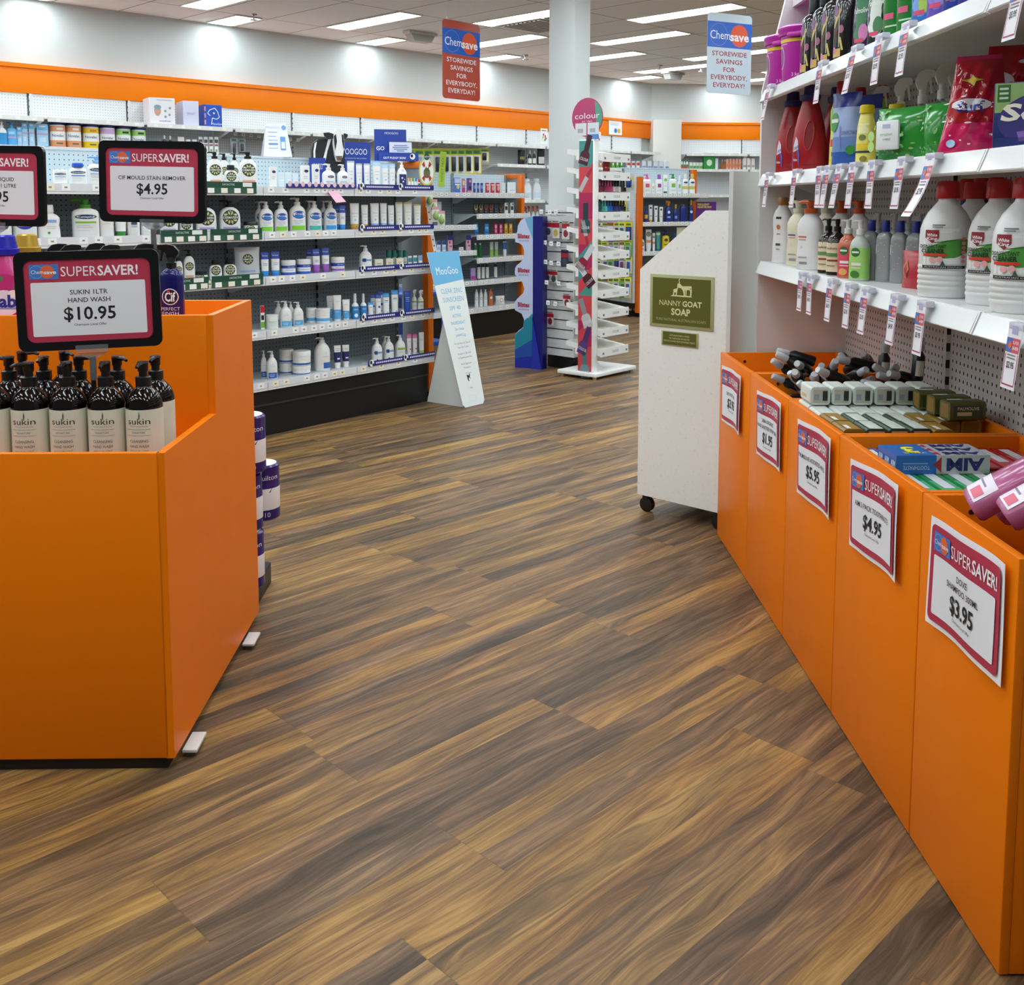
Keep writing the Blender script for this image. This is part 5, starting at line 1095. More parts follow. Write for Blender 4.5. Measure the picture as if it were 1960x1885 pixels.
row(G2, G2R[1], -.06, 'on second shelf of the shorter unit', 'slim bottles on the shorter unit', [(BX('#a88fc4', ('r', 0, .2, 1, .3, '#b03a8a')), 899, 911, 513, 'lilac pack with magenta edge'), *[(plain('bottle', 'slim_bottle', '#d8d6d0', '#ded9d6', 'bottle', prof='square', cf=.1, bands=[(.8, 1, '#1d1d3a'), (.0, .06, '#1d1d3a')]), 913 + 8 * q + (8 if q == 3 else 0), 920 + 8 * q + (8 if q == 3 else 0), 502, 'slim white bottle with dark neck') for q in range(4)]], R(25))
ROLL = lambda c: plain('bottle', 'roll_bottle', c, c, 'bottle', prof='dome', cf=.05, top='flip', art=[('c', 0, .5, .7, 0, '#8a8f94'), ('c', 0, .5, .5, 0, '#eceae8')])
row(G2, G2R[0], -.06, 'on lowest shelf of the shorter unit', 'rounded packs on the shorter unit', [*[(ROLL('#e6e6e4'), 908 + 8.5 * q, 916 + 8.5 * q, 554, 'white rounded bottle') for q in range(3)], (ROLL('#c86a3a'), 934, 944, 553, 'terracotta rounded bottle'), (plain('pouch', 'wipes_pouch', '#e8e4de', None, 'pouch', art=[('c', .1, .5, .4, 0, '#c88a4a'), ('c', .1, .5, .3, 0, '#ece8e2')]), 947, 967, 566, 'white soft pouch')], R(25))
row(G2, G2Lz[0], -.06, 'on upper part of the shorter unit by the clip strip', 'care goods on the shorter unit', [(plain('tube', 'cream_tube', '#b4babd', '#b4babd', 'tube'), 837, 846, 386, 'pale grey tube'), (plain('bottle', 'spray_bottle', '#dfe2ea', '#3a62b4', 'bottle', top='trigger'), 843, 852, 407, 'white bottle with blue trigger')], R(25))
row(G2, G2Lz[1], -.06, 'just above the leaning sunscreen sign', 'pads on the shorter unit', [*[(BX('#e2e6ee', ('r', 0, .82, 1, .34, '#23408c'), ('r', 0, .3, .8, .3, '#9fb8e0')), 835 + 10 * q, 844 + 10 * q, 461, 'white and blue box') for q in range(2)], *[(BX('#dfb4c4', ('r', 0, .84, 1, .32, '#23307c'), ('o', -.1, .55, .4, .2, '#b83a7a'), ('r', .1, .3, .5, .1, '#a85a8a')), x, x + 12, 450, 'tall pink and navy box') for x in (855, 890)], (BX('#ece8e8', ('r', 0, .5, .6, .4, '#b8a0a8')), 877, 888, 473, 'low white box')], R(25))

# ------------------------------------------------------------------ goods on the far sun care unit
GZ = G3Z
def on_g3(i, ph, items): row(G3, GZ[i], .08, ph, 'sun care ' + ph, items, R(20))
HB = lambda c: [('r', .0, .55, .5, .26, c), ('r', 0, .25, .6, .02, '#a9adb0'), ('r', 0, .18, .6, .02, '#a9adb0')]
on_g3(4, 'on top shelf of far sun care unit', [(plain('bottle', 'lotion_bottle', '#e8e8e6', '#e8e8e6', art=HB('#c86a7a')), 1221, 1229, 348, 'white bottle'), (plain('bottle', 'pump_bottle', '#e8e8e6', '#d85a9a', 'bottle', top='pump', e=3, prof='square', art=HB('#d0506a')), 1230, 1246, 334, 'white bottle with pink pump'), (plain('bottle', 'lotion_bottle', '#e8e8e6', '#dcd8c8', art=HB('#d8c45a')), 1247, 1253, 343, 'white bottle with yellow mark'), (plain('bottle', 'pump_bottle', '#e8e8e6', '#9a4ab0', 'bottle', top='cap', e=3, prof='square', art=HB('#a03a8a')), 1254, 1268, 334, 'white bottle with purple cap'), (plain('tube', 'lotion_tube', '#e8e8e6', '#2f6a3a', 'tube', art=[('c', 0, .72, .7, 0, '#7ab82e'), ('r', 0, .4, .6, .02, '#a9adb0')]), 1269, 1278, 334, 'white tube with green disc'), (plain('bottle', 'pump_bottle', '#e8e8e6', '#2f8a3f', 'bottle', top='pump', e=3, prof='square', art=HB('#6fae2e')), 1280, 1295, 333, 'white bottle with green pump'), (plain('bottle', 'lotion_bottle', '#dfe4ea', '#eceef0', art=HB('#8fb84a')), 1296, 1304, 336, 'white bottle with green mark'), *[(plain('bottle', 'boxed_bottle', '#e6e6e2', '#c8b85a' if q else '#e4e2d8', 'bottle', e=4, prof='square', bands=[(.3, .5, '#c8b850')], art=[('o', 0, .75, .8, .12, '#2a3a6a')]), 1306 + 13 * q, 1317 + 13 * q, 333, 'white and gold bottle') for q in range(2)]])
NV = '#1f2f7c'
on_g3(3, 'on second shelf of far sun care unit', [(plain('bottle', 'sunscreen_bottle', NV, NV, 'bottle', art=[('r', 0, .3, .6, .3, '#5a8ad0')]), 1221, 1231, 390, 'navy bottle'), (plain('bottle', 'spray_bottle', NV, '#2a3f94', 'bottle', bands=[(.3, .62, '#e0a030')]), 1233, 1240, 395, 'navy and amber spray'), *[(plain('tube', 'sunscreen_tube', '#e8e8ea', '#e0a030' if q == 0 else '#e8e8ea', 'tube', art=[('c', 0, .82, .5, 0, '#1d1d2a'), ('r', 0, .35, .5, .06, '#d8a060')]), 1241 + 10 * q, 1249 + 10 * q, 392 + 2 * q, 'white sunscreen tube') for q in range(3)], (plain('bottle', 'trigger_bottle', NV, '#e09020', 'bottle', top='trigger', art=[('c', 0, .6, .4, 0, '#e0e4f0'), ('r', 0, .3, .5, .1, '#8fa8e0')]), 1272, 1286, 384, 'navy bottle with orange trigger'), (plain('bottle', 'sunscreen_bottle', NV, '#e0b020', 'bottle', art=[('r', 0, .35, .5, .2, '#7f98d8')]), 1288, 1298, 391, 'navy bottle with yellow cap'), (plain('bottle', 'sunscreen_bottle', NV, '#e0b020', 'bottle', e=3, prof='square', cf=.02), 1300, 1314, 392, 'wide navy bottle'), (plain('bottle', 'sunscreen_bottle', NV, '#c8b85a', 'bottle', art=[('c', 0, .6, .6, 0, '#d8dcf0')]), 1318, 1327, 383, 'tall navy bottle')])
card('counter_card', 'purple card asking about heartburn on far sun care unit', 'sign', G3, 1330, 1372, 386, 426, .03, R(15), '#5a2478', lambda m, w, h: (m.text('FREQUENT', flat(-.001), -.14 * w, h * .86, h * .10, mat('#f0dc3a', .5), w=w * .58, bold=.02), m.text('HEARTBURN?', flat(-.001), -.08 * w, h * .73, h * .10, mat('#f0dc3a', .5), w=w * .70, bold=.02), m.oval(flat(-.001), -.12 * w, h * .36, w * .05, h * .14, mat('#b08ac8', .5), 12), m.oval(flat(-.001), .18 * w, h * .45, w * .07, h * .13, mat('#e6c04a', .5), 12), m.oval(flat(-.0015), .18 * w, h * .45, w * .05, h * .10, mat('#2a1440', .5), 12)), z=GZ[3])
on_g3(2, 'on third shelf of far sun care unit', [(plain('bottle', 'lotion_bottle', '#e8e8e6', '#16201c', 'bottle', e=3, prof='wide', art=DV('#e08a5a')), 1221, 1234, 450, 'white bottle with round green emblem'), (plain('tube', 'lotion_tube', '#e8e8e6', '#e8e8e6', 'tube', art=[('d', 0, .78, .8, 0, ''), ('r', 0, .45, .9, .12, '#e08a5a')]), 1235, 1247, 439, 'tall white tube with round emblem'), (plain('tube', 'lotion_tube', '#e8e8e6', '#e8e8e6', 'tube', art=[('d', 0, .78, .8, 0, ''), ('r', 0, .45, .9, .12, '#e08a5a')]), 1248, 1254, 446, 'short white tube'), (plain('tube', 'lotion_tube', '#3f9a94', '#2f7a78', 'tube', bands=[(.75, 1, '#d8d4a0')]), 1255, 1264, 443, 'teal tube'), (plain('bottle', 'pump_bottle', '#e8c818', '#23307c', 'bottle', top='pump', e=3, prof='square', art=[('o', 0, .7, .5, .2, '#3a4a3a'), ('r', 0, .4, .6, .06, '#2a5a3a'), ('c', .1, .2, .2, 0, '#d03a2a')]), 1266, 1281, 441, 'yellow bottle with navy pump'), (plain('bottle', 'sunscreen_bottle', '#2f5f8a', '#2f4f8a', 'bottle'), 1285, 1297, 446, 'blue bottle')])
card('cream_card', 'plain cream card behind the white stand, on far sun care unit', 'card', G3, 1294, 1323, 435, 460, .02, R(15), '#e8e2c4', lambda m, w, h: None, z=GZ[2])
on_g3(1, 'on fourth shelf of far sun care unit', [*[(plain('jar', 'blue_jar', '#4f6f9a', '#8fa6c0', 'jar', art=[('r', 0, .5, .6, .4, '#c4d0de')]), 1221 + 8 * q, 1228 + 8 * q, 513, 'low blue jar') for q in range(2)], (BX('#c8cfa0', ('r', 0, .5, .7, .3, '#e8ead8')), 1238, 1252, 510, 'pale green box')])
# packs on the hanging panel (front of G4's frame faces the shop front)
looks = [('#c9c0a8', YEL, '#d8d4c0', '#22222a'), ('#8a6a9a', '#d8d4d4', '#cfc4cc', '#6a3a6a'), ('#d8cf2a', '#e8e06a', '#c8d0d8', '#3a4a8a'), ('#9a9fa6', '#d8c83a', '#c6ccd0', '#5a7a8a'), ('#5a9a2a', '#c8cf3a', '#8fb8a0', '#3a6a3a'), ('#b8bcc0', '#c83a4a', '#dfe0e2', '#e0b0b8'), ('#e0cf2a', '#d8c81a', '#23408c', '#16307c')]
names = ['cream', 'mauve', 'yellow', 'grey', 'lime', 'pale', 'gold and navy']
for r_, (py, hh) in enumerate(((338, .13), (386, .13), (424, .22), (462, .18), (490, .20), (530, .24))):
    for q in range(7):
        px = 1135 + q * 11.2
        x, z, d = G4.on(px, py, -.06); i = (r_ * 3 + q * 2 + (q == 6)) % 7
        if q == 6: i = (6, 2, 6, 4, 2, 2)[r_]
        if r_ == 1 and q > 5: continue
        hang_pack(G4, x, -.05 - .012 * ((q + r_) % 2), z, .088, hh, looks[i], f'{names[i]} hanging pack, {ORDN[q]} in the {ORDN[r_]} row of the far hanging panel', 'packs on the far hanging panel', -28)
        hook(G4, x, .0, z + .002, f'thin wire hook, {ORDN[q]} in the {ORDN[r_]} row of the far hanging panel', 'hooks on the far hanging panel', .075)

# ------------------------------------------------------------------ cleaning goods on the wall unit by the bins
def shr(i, ph, items, y=.06): row(SH, SZ[i], y, ph, 'cleaning goods ' + ph, items, R(33))
# buckets
for px0, px1, yt, lab, y in ((1449, 1486, 78, 'smaller looking magenta bucket at the shelf end', .07), (1481, 1546, 57, 'magenta lidded bucket beside black bottles', .075)):
    pc = (px0 + px1) / 2
    x, zt, d = SH.on(pc, yt, y)
x1_, x2_ = .100, .300
for x, lab in ((x1_, 'magenta lidded bucket at the far shelf end'), (x2_, 'magenta lidded bucket beside the black bottles')):
    t = thing('powder_bucket', lab, 'bucket', SH.P(x, .075, SZ[2] + .0005), SH.rz + R(40), 'magenta buckets')
    PK = mat('#b8269e', .3); secs = [(0, .074, .074, 2), (.008, .078, .078, 2), (.165, .086, .086, 2)]
    m = MB().loft(secs, PK, 32); f, g = surf(secs, .0006), surf(secs, .0012)
    m.patch(f, -.083, .128, .083, .139, mat('#e6c81e', .4), 20); m.text('CAUTION', f, -.035, .152, .013, mat('#e8b8e0', .5), w=.045); m.patch(f, -.062, .120, -.02, .124, mat('#e0a0d8', .5), 4)
    m.oval(f, -.055, .078, .020, .040, mat('#e0b4dc', .4), 18); m.oval(g, -.055, .078, .015, .034, mat('#8f3a8a', .4), 18); m.text('3 kg', f, .012, .018, .012, mat('#f0d8ec', .5))
    m.oval(surf(secs, .0006), .070, .09, .008, .03, mat('#2f5a9a', .4), 10); m.oval(surf(secs, .0009), .072, .055, .006, .02, mat('#a8b83a', .4), 10)
    m.build('bucket', t)
    l = MB().loft([(.150, .089, .089, 2), (.152, .093, .093, 2), (.166, .094, .094, 2), (.170, .097, .097, 2), (.178, .097, .097, 2), (.184, .090, .090, 2), (.186, .082, .082, 2)], PK, 32); l.build('lid', t)
    MB().rbox(-.012, -.100, .142, .05, -.088, .158, PK, .005).build('lid_tab', t)
BLKB = plain('bottle', 'softener_bottle', '#141214', '#111112', 'bottle', prof='square', cf=.24, cr=1.0, rough=.18, dr=.8, art=[('p', -.1, .6, .5, .3, '#c8b45a', ((-1, -.6), (.6, 1), (1, .8), (-.6, -.9))), ('p', .1, .25, .6, .2, '#c8b45a', ((-.3, 1), (.1, .9), (.5, -1), (.2, -1))), ('o', -.15, .72, .3, .16, '#8a5a8a'), ('o', .15, .45, .22, .12, '#a05a7a'), ('r', .05, .5, .03, .6, '#d8d4d0'), ('r', -.3, .45, .025, .7, '#d8d4d0'), ('r', -.1, .12, .5, .12, '#c8a050'), ('o', -.2, .16, .2, .1, '#c87a9a')])
STY[BLKB]['bmat'] = mat('#141214', .15, coat=.5)
for q, (px, yt, dy) in enumerate(((1556, 22, .06), (1577, 8, .06), (1597, -3, .06), (1622, -18, .06))):
    x = SH.on(px, 110, dy)[0]
    place('bottle', .083, .272, .07, STY[BLKB], BLKB, 'softener_bottle', 'bottle', f'glossy black bottle with gold leaves, {ORDN[q]} beyond the magenta buckets', SH.P(x, dy, SZ[2] + .0005), SH.rz + R(20), 'black bottles on the top wall shelf')
DISH = lambda body, lab, c2: plain('bottle', 'dish_bottle', body, '#e8e8e6', 'bottle', prof='taper', cf=.16, dr=.55, rough=.12, art=[('o', 0, .42, .86, .62, lab), ('t', 0, .55, .7, .07, '#f2f4f0', 'Palmolive', .01), ('o', .12, .26, .4, .22, c2), ('r', -.05, .16, .4, .05, '#d83a6a')])
GRB = lambda: plain('bottle', 'dish_bottle', '#1f7a2e', '#e8e8e6', 'bottle', prof='square', cf=.16, dr=.5, rough=.12, art=[('t', 0, .62, .8, .08, '#dff0dc', 'Palmolive', .01), ('r', .0, .5, .5, .01, '#b8dcb8'), ('r', -.1, .28, .4, .07, '#d84a7a'), ('r', 0, .16, .5, .02, '#b8dcb8')])
tops = [(DISH('#4a1f5a', '#2f7a4a', '#d07ab0'), 1655, 'purple dish bottle with orchids'), (DISH('#1d2a24', '#dfe6dc', '#3f7a4a'), 1683, 'dark dish bottle with white label'), (GRB(), 1714, 'green dish bottle'), (GRB(), 1741, 'green dish bottle'), (DISH('#3f78c4', '#6fa0e0', '#a8c84a'), 1770, 'blue dish bottle'), (DISH('#6a5ab8', '#7f70d0', '#8f84d8'), 1800, 'violet dish bottle'), (DISH('#2a3f94', '#3a50b0', '#6a7ad0'), 1832, 'deep blue dish bottle'), (DISH('#3a2f8a', '#4a40a8', '#6a60c0'), 1862, 'indigo dish bottle'), (DISH('#c8c02a', '#e0d84a', '#5a9a3a'), 1895, 'yellow dish bottle')]
cnt = {}
for sk, px, lab in tops:
    cnt[lab] = cnt.get(lab, 0) + 1; dup = lab == 'green dish bottle'
    x = SH.on(px, 60, .05)[0]
    place('bottle', .082, .255, .05, STY[sk], sk, 'dish_bottle', 'bottle', f'{lab}{", " + ("nearer the purple one," if cnt[lab] == 1 else "nearer the blue one,") if dup else ""} on top shelf over the bins', SH.P(x, .055, SZ[2] + .0005), SH.rz + R(28), 'dish bottles on the top wall shelf')

# red softener bottles with the handle hole drawn as a dark patch
def red_bottle(x, y, label, rz):
    t = thing('handled_bottle', label, 'bottle', SH.P(x, y, SZ[1] + .0005), rz, 'red handled bottles')
    RD = mat('#a81a22', .3)
    secs = [(0, .052, .036, 3), (.008, .056, .04, 3), (.10, .056, .04, 2.6), (.15, .050, .037, 2.4), (.21, .036, .031, 2.2), (.242, .027, .026, 2)]
    m = MB().loft(secs, RD, 32)
    f = surf(secs, .0006)
    path = []
    for k in range(25):
        a = 2 * math.pi * k / 24; px = .006 + .016 * math.cos(a) + .004 * math.sin(a); pz = .122 + .050 * math.sin(a); path.append(f(px, pz))
    m.tube(path, .0028, mat('#c0343a', .25), 8)
    m.poly(surf(secs, .0012), [(.006 + .014 * math.cos(R(a)) + .004 * math.sin(R(a)), .122 + .046 * math.sin(R(a))) for a in range(0, 360, 20)], mat('#8c0f16', .4))  # darker red stands for the shade inside the handle hole
    side = lambda e: (lambda a, z: surf(secs, e)(-.040 + a * .42, z))
    m.poly(side(.0008), [(-.03, .02), (.03, .02), (.034, .06), (.02, .09), (-.01, .075), (-.034, .05)], mat('#3f5fc0', .4))
    m.poly(side(.0012), [(-.02, .066), (.026, .075), (.02, .105), (.0, .12), (-.016, .09)], mat('#dcdcea', .4)); m.text('iant', side(.0018), .004, .082, .012, mat('#23234a', .5)); m.text('Radiant', side(.0016), .0, .04, .009, mat('#e8e8f4', .5))
    m.patch(f, -.02, .02, .03, .024, mat('#8c0f16', .4), 4)
    m.build('body', t)
    MB().loft([(.242, .031, .031, 2), (.250, .034, .034, 2), (.262, .034, .034, 2), (.264, .024, .024, 2), (.296, .022, .022, 2)], mat('#23246a', .3), 22).build('cap', t)
for x, y, l in ((.115, .085, 'red bottle with handle hole nearest the shelf end'), (.34, .085, 'red bottle with handle hole, next to green sprays'), (.27, .20, 'red bottle mostly hidden behind the other two')): red_bottle(x, y, l, SH.rz + R(62))
AJ = plain('bottle', 'spray_bottle', '#dcd66a', '#b8201e', 'bottle', top='cap', prof='wavy', cf=.16, bands=[(.52, 1, '#8cc63a')], art=[('r', -.1, .35, .5, .10, '#d8402a'), ('r', 0, .2, .5, .06, '#3a4a8a'), ('r', 0, .08, .8, .1, '#e0c82a')])
for q, (px, ay) in enumerate(((1612, .10), (1648, .22), (1690, .27))):
    x, zt, d = SH.on(px, 172 + q * 2, ay)
    place('bottle', .072, .275, .05, STY[AJ], AJ, 'spray_bottle', 'bottle', f'green spray cleaner with red head, {("nearest the red bottles", "behind blue wipes", "behind clear sprays")[q]} on wall shelf', SH.P(x, ay, SZ[1] + .0005), SH.rz + R(40), 'green spray cleaners')
WP = plain('pouch', 'wipes_pack', '#9fb4dc', None, 'pack', dr=.45, bands=[(.80, 1, '#23348f'), (.0, .22, '#2f5aa8'), (.22, .4, '#6f90c8')], art=[('o', -.26, .60, .3, .26, '#3a8f3a'), ('r', -.26, .62, .32, .05, '#e8eee8'), ('t', .25, .45, .42, .05, '#2a3f94', 'DISINFECTANT'), ('c', .28, .22, .26, 0, '#3a8f3a'), ('r', -.02, .4, .04, .3, '#8a80c0')])
for px, wy, l in ((1618, .062, 'upright blue disinfectant wipes pack, nearer the red bottles'), (1657, .145, 'upright blue disinfectant wipes pack beside the yellow bottle')):
    x, zt, d = SH.on(px, 330, wy)
    place('pouch', .105, .222, .055, STY[WP], WP, 'wipes_pack', 'pack', l, SH.P(x, wy, SZ[1] + .0005), SH.rz + R(35), 'blue wipes packs')
YB = plain('bottle', 'cream_cleanser', '#e8dc6a', '#e0c81a', 'bottle', prof='taper', cf=.14, cr=1.15, art=[('r', 0, .70, .6, .2, '#f0ecb0'), ('o', 0, .52, .4, .12, '#6f7a3a'), ('r', 0, .34, .7, .12, '#e6c81e'), ('r', 0, .24, .8, .04, '#2a2a3a'), ('o', .1, .1, .4, .12, '#8a7a2a')])
for px, yt, y, l in ((1657, 224, .05, 'yellow capped cream cleanser beside the green wipes'), (1712, 224, .12, 'yellow capped cleanser behind the green wipes')):
    x, zt, d = SH.on(px, 300, y); place('bottle', .056, .165, .045, STY[YB], YB, 'cream_cleanser', 'bottle', l, SH.P(x, y, SZ[1] + .0005), SH.rz + R(40), 'yellow capped cleansers')
CS = plain('bottle', 'trigger_bottle', '#cfd6da', '#f2f0e8', 'bottle', top='trigger', prof='round', cf=.36, dir=1)
STY[CS]['bmat'] = mat('#dfe6ea', .08, trans=.9)
for q, (px, y) in enumerate(((1680, .22), (1722, .21), (1763, .20), (1801, .20), (1826, .255))):
    x, zt, d = SH.on(px, 250, y); place('bottle', .068, .262, .05, STY[CS], CS, 'trigger_bottle', 'bottle', f'clear bottle with cream trigger head, {ORDN[q]} of five behind green wipes', SH.P(x, y, SZ[1] + .0005), SH.rz + R(78), 'clear trigger bottles')
GW = plain('pouch', 'wipes_pack', '#2f8f36', None, 'pack', dr=.62, rough=.18, art=[('o', -.42, .78, .06, .05, '#7fc46a'), ('o', -.3, .9, .05, .04, '#7fc46a')] + [('o', -.45 + .9 * RND.random(), .06 + .88 * RND.random(), .02 + .05 * RND.random(), .02 + .05 * RND.random(), RND.choice(('#7fc46a', '#a8c47a', '#5fb050'))) for k in range(34)])
m_ = [(1735, .048, -30, 'big green wipes pack with white flap'), (1805, .09, -30, 'green wipes pack, middle one'), (1838, .195, -30, 'green wipes pack beside the red bag')]
for px, y, tr, l in m_:
    x, zt, d = SH.on(px, 290, y); w = .180 if px == 1735 else .11 if px == 1805 else .09
    o = place('pouch', w, .132, .088, STY[GW], GW, 'wipes_pack', 'pack', l + ' on wall shelf', SH.P(x, y, SZ[1] + .0005), SH.rz + R(abs(tr)), 'green wipes packs')
    if px == 1735:
        t = thing('wipes_pack', l + ' on wall shelf', 'pack', o.location, SH.rz + R(abs(tr)), 'green wipes packs'); o.name = 'pack'; o.parent = t; o.location = (0, 0, 0); o.rotation_euler = (0, 0, 0); t.name = 'wipes_pack'
        for k in ('label', 'category', 'group'): del o[k]
        m = MB().rbox(-.052, -.0555, .024, .018, -.046, .098, mat('#e6eae8', .3), .005); m.text('HYGIENIC', flat(-.0562), -.017, .062, .006, mat('#7fb89a', .5)); m.text('WIPES', flat(-.0562), -.017, .05, .006, mat('#7fb89a', .5)); m.patch(flat(-.0562), -.03, .078, -.006, .088, mat('#b8bcd8', .5), 1); m.build('flap', t)
        m = MB(); m.oval(flat(-.05), -.07, .06, .010, .013, mat('#b8e08a', .4), 14).oval(flat(-.05), -.07, .034, .010, .013, mat('#b8e08a', .4), 14); m.build('sticker', t)
SB = plain('pouch', 'powder_bag', '#b8141e', None, 'bag', dr=.4, rough=.10, taper=.35, crease=.07, art=[('o', -.2, .66, .34, .20, '#e8e4ea'), ('t', -.18, .56, .44, .12, '#23308f', 'Surf', .04), ('o', -.05, .36, .22, .05, '#e8e4ea'), ('r', .05, .10, .3, .05, '#e0d8e8'), ('o', .1, .84, .2, .04, '#e8dce0'), ('o', -.3, .12, .12, .08, '#9fc4dc')] + [('o', -.4 + .8 * RND.random(), .2 + .5 * RND.random(), .1 * RND.random() + .02, .015, '#eee6ea') for k in range(22)])  # random pale specks are glints painted onto the shiny film
SB2 = plain('pouch', 'powder_bag', '#c81a5a', None, 'bag', dr=.4, rough=.10, taper=.45, crease=.07, bands=[(.3, .95, '#a81424')], art=[('p', -.05, .74, .3, .12, '#d8c02a', ((-1, .2), (-.2, .3), (0, 1), (.3, .3), (1, .1), (.3, -.2), (.2, -1), (-.2, -.3))), ('o', -.05, .50, .5, .12, '#e8e4ea'), ('t', -.05, .48, .34, .10, '#23308f', 'Surf', .04), ('o', -.3, .12, .12, .08, '#9fc4dc')] + [('o', -.4 + .8 * RND.random(), .1 + .5 * RND.random(), .1 * RND.random() + .02, .015, '#eee6ea') for k in range(16)])  # scattered pale flecks again put glints into the bag's colour
for px, y, w, h, sk, tr, l in ((1867, .112, .17, .225, SB2, -58, 'shiny crimson powder bag with yellow flower'), (1942, .245, .20, .262, SB, -62, 'big shiny red powder bag behind the tissue box')):
    x, zt, d = SH.on(px, 290, y); place('pouch', w, h, .078, STY[sk], sk, 'powder_bag', 'bag', l + ' on wall shelf', SH.P(x, y, SZ[1] + .0005), SH.rz + R(abs(tr)), 'shiny red powder bags')
x = SH.on(1897, 300, .012)[0]
t = thing('tissue_pack', 'blue and green toilet tissue pack with cream script on wall shelf', 'pack', SH.P(x, .012, SZ[1] + .0005), SH.rz + R(55))
m = MB().rbox(0, 0, 0, .34, .11, .185, mat('#23306c', .35), .004); f, g, h_, k_ = flat(-.0008), flat(-.0014), flat(-.002), flat(-.0026)
m.patch(f, .003, .10, .337, .182, mat('#8fb06a', .4), 1); m.patch(g, .008, .13, .034, .178, mat('#3a6a3a', .4), 1)
for q in range(3): m.patch(h_, .012, .138 + q * .013, .03, .144 + q * .013, mat('#c4d8b8', .5), 1)
m.oval(g, .155, .075, .145, .092, mat('#3a3478', .4), 40); m.patch(h_, .003, .003, .337, .03, mat('#23306c', .35), 1)
CRS = mat('#ece6d0', .5); m.text('Sorbent', k_, .155, .100, .045, CRS, w=.28, bold=.045, shear=.15); m.text('COMFORT PLUS', k_, .150, .062, .012, CRS, bold=.01); m.text('SINCE', k_, .10, .142, .007, CRS)
m.poly(h_, [(.055, .018), (.25, .018), (.26, .05), (.18, .056), (.12, .056), (.05, .045)], mat('#8a6ab8', .4)); m.text('SILKY WHITE', k_, .155, .036, .016, CRS, w=.17, bold=.02)
m.v = [(a * .9, b, c * .70) for a, b, c in m.v]; m.build('wrapper', t)
STRIP = lambda c: []
# lower shelf: washes and cleaners
def lo(px, y, w, h, d, sk, name, label, tr=-35, py=480):
    x = SH.on(px, py, y)[0]; return place(STY[sk]['kind'], w, h, d, STY[sk], sk, name, STY[sk]['cat'], label + ' on lowest wall shelf', SH.P(x, y, SZ[0] + .0005), SH.rz + R(abs(tr)), 'washes on the lowest wall shelf')
WHP = lambda c, t: plain('bottle', 'wash_bottle', c, t, 'bottle', top='cap', prof='wavy', cf=.12, dr=.6, art=[('r', .0, .78, .3, .04, '#2a2a2a'), ('c', .0, .62, .22, 0, '#c8702a'), ('r', 0, .5, .2, .02, '#8a8a8a'), ('r', 0, .32, .26, .04, '#4a4a4a'), ('r', 0, .24, .2, .02, '#9a9a9a')])
lo(1497, .055, .082, .242, .05, WHP('#e4e2e0', '#a8763a'), 'wash_bottle', 'white wash bottle with gold cap, nearest the shelf end')
lo(1511, .11, .082, .242, .05, WHP('#e4e2e0', '#b07a5a'), 'wash_bottle', 'white wash bottle with copper cap, behind')
PMP = lambda c, t: plain('bottle', 'pump_bottle', c, t, 'bottle', top='pump', prof='wavy', cf=.18, dr=.6, art=[('r', -.1, .58, .4, .03, '#c86a5a' if t != '#d8d0b8' else '#5a5a9a'), ('r', -.1, .53, .36, .02, '#d0907a'), ('o', -.1, .4, .1, .06, '#c4ccd0'), ('r', -.05, .22, .4, .02, '#9a9a9a'), ('r', .0, .12, .34, .04, '#8a8a8a')])
lo(1527, .06, .088, .228, .055, PMP('#e0d8bc', '#d8d0b8'), 'pump_bottle', 'pearly cream pump bottle')
lo(1550, .045, .10, .228, .06, PMP('#e6e4e4', '#d8632a'), 'pump_bottle', 'white pump bottle with orange pump, nearest of its kind', -30)
lo(1580, .13, .088, .228, .055, PMP('#d8d4c4', '#c8c0a8'), 'pump_bottle', 'cream pump bottle behind the orange pumped one')
lo(1608, .15, .088, .228, .055, PMP('#dcdad8', '#c8541f'), 'pump_bottle', 'white bottle with orange pump behind brown ones'); lo(1642, .16, .088, .228, .055, PMP('#dcdad8', '#c8541f'), 'pump_bottle', 'white bottle with orange pump behind the pink soap')
BRN = plain('bottle', 'hand_wash_bottle', '#241510', '#141212', 'bottle', top='pump', prof='round', cf=.22, dr=1.0, rough=.12, bands=[(.08, .74, '#dcc8a8')], art=[('p', 0, .76, .2, .12, '#4a6a4a', ((0, 1), (.6, 0), (0, -1), (-.6, 0))), ('t', 0, .62, .6, .06, '#3a3028', 'sukin'), ('r', 0, .47, .7, .08, '#5a8a4a'), ('r', .1, .34, .7, .04, '#8a3a2a'), ('r', 0, .22, .5, .02, '#8a7a60')])
lo(1585, .05, .058, .172, .058, BRN, 'hand_wash_bottle', 'small brown pump bottle, nearer the white bottles'); lo(1602, .05, .058, .172, .058, BRN, 'hand_wash_bottle', 'small brown pump bottle beside the pink soap')
HWS = lambda c, c2, g: plain('bottle', 'hand_soap_bottle', c, '#ece8e4', 'bottle', top='pump', prof='round', cf=.24, dr=.7, rough=.12, bands=[(.05, .72, g)], art=[('o', 0, .62, .5, .2, '#2f6a34'), ('r', 0, .62, .4, .04, '#dfeadc'), ('r', .05, .36, .5, .06, '#f0e0e0'), ('r', .05, .28, .5, .02, '#f0e0e0'), ('o', .0, .14, .5, .16, c2)])
lo(1623, .045, .060, .172, .042, HWS('#c86a4a', '#e0a05a', '#d8485a'), 'hand_soap_bottle', 'pink labelled hand soap pump'); lo(1646, .045, .060, .172, .042, HWS('#b8c4b8', '#3a7a2a', '#9fd46a'), 'hand_soap_bottle', 'lime labelled hand soap pump')
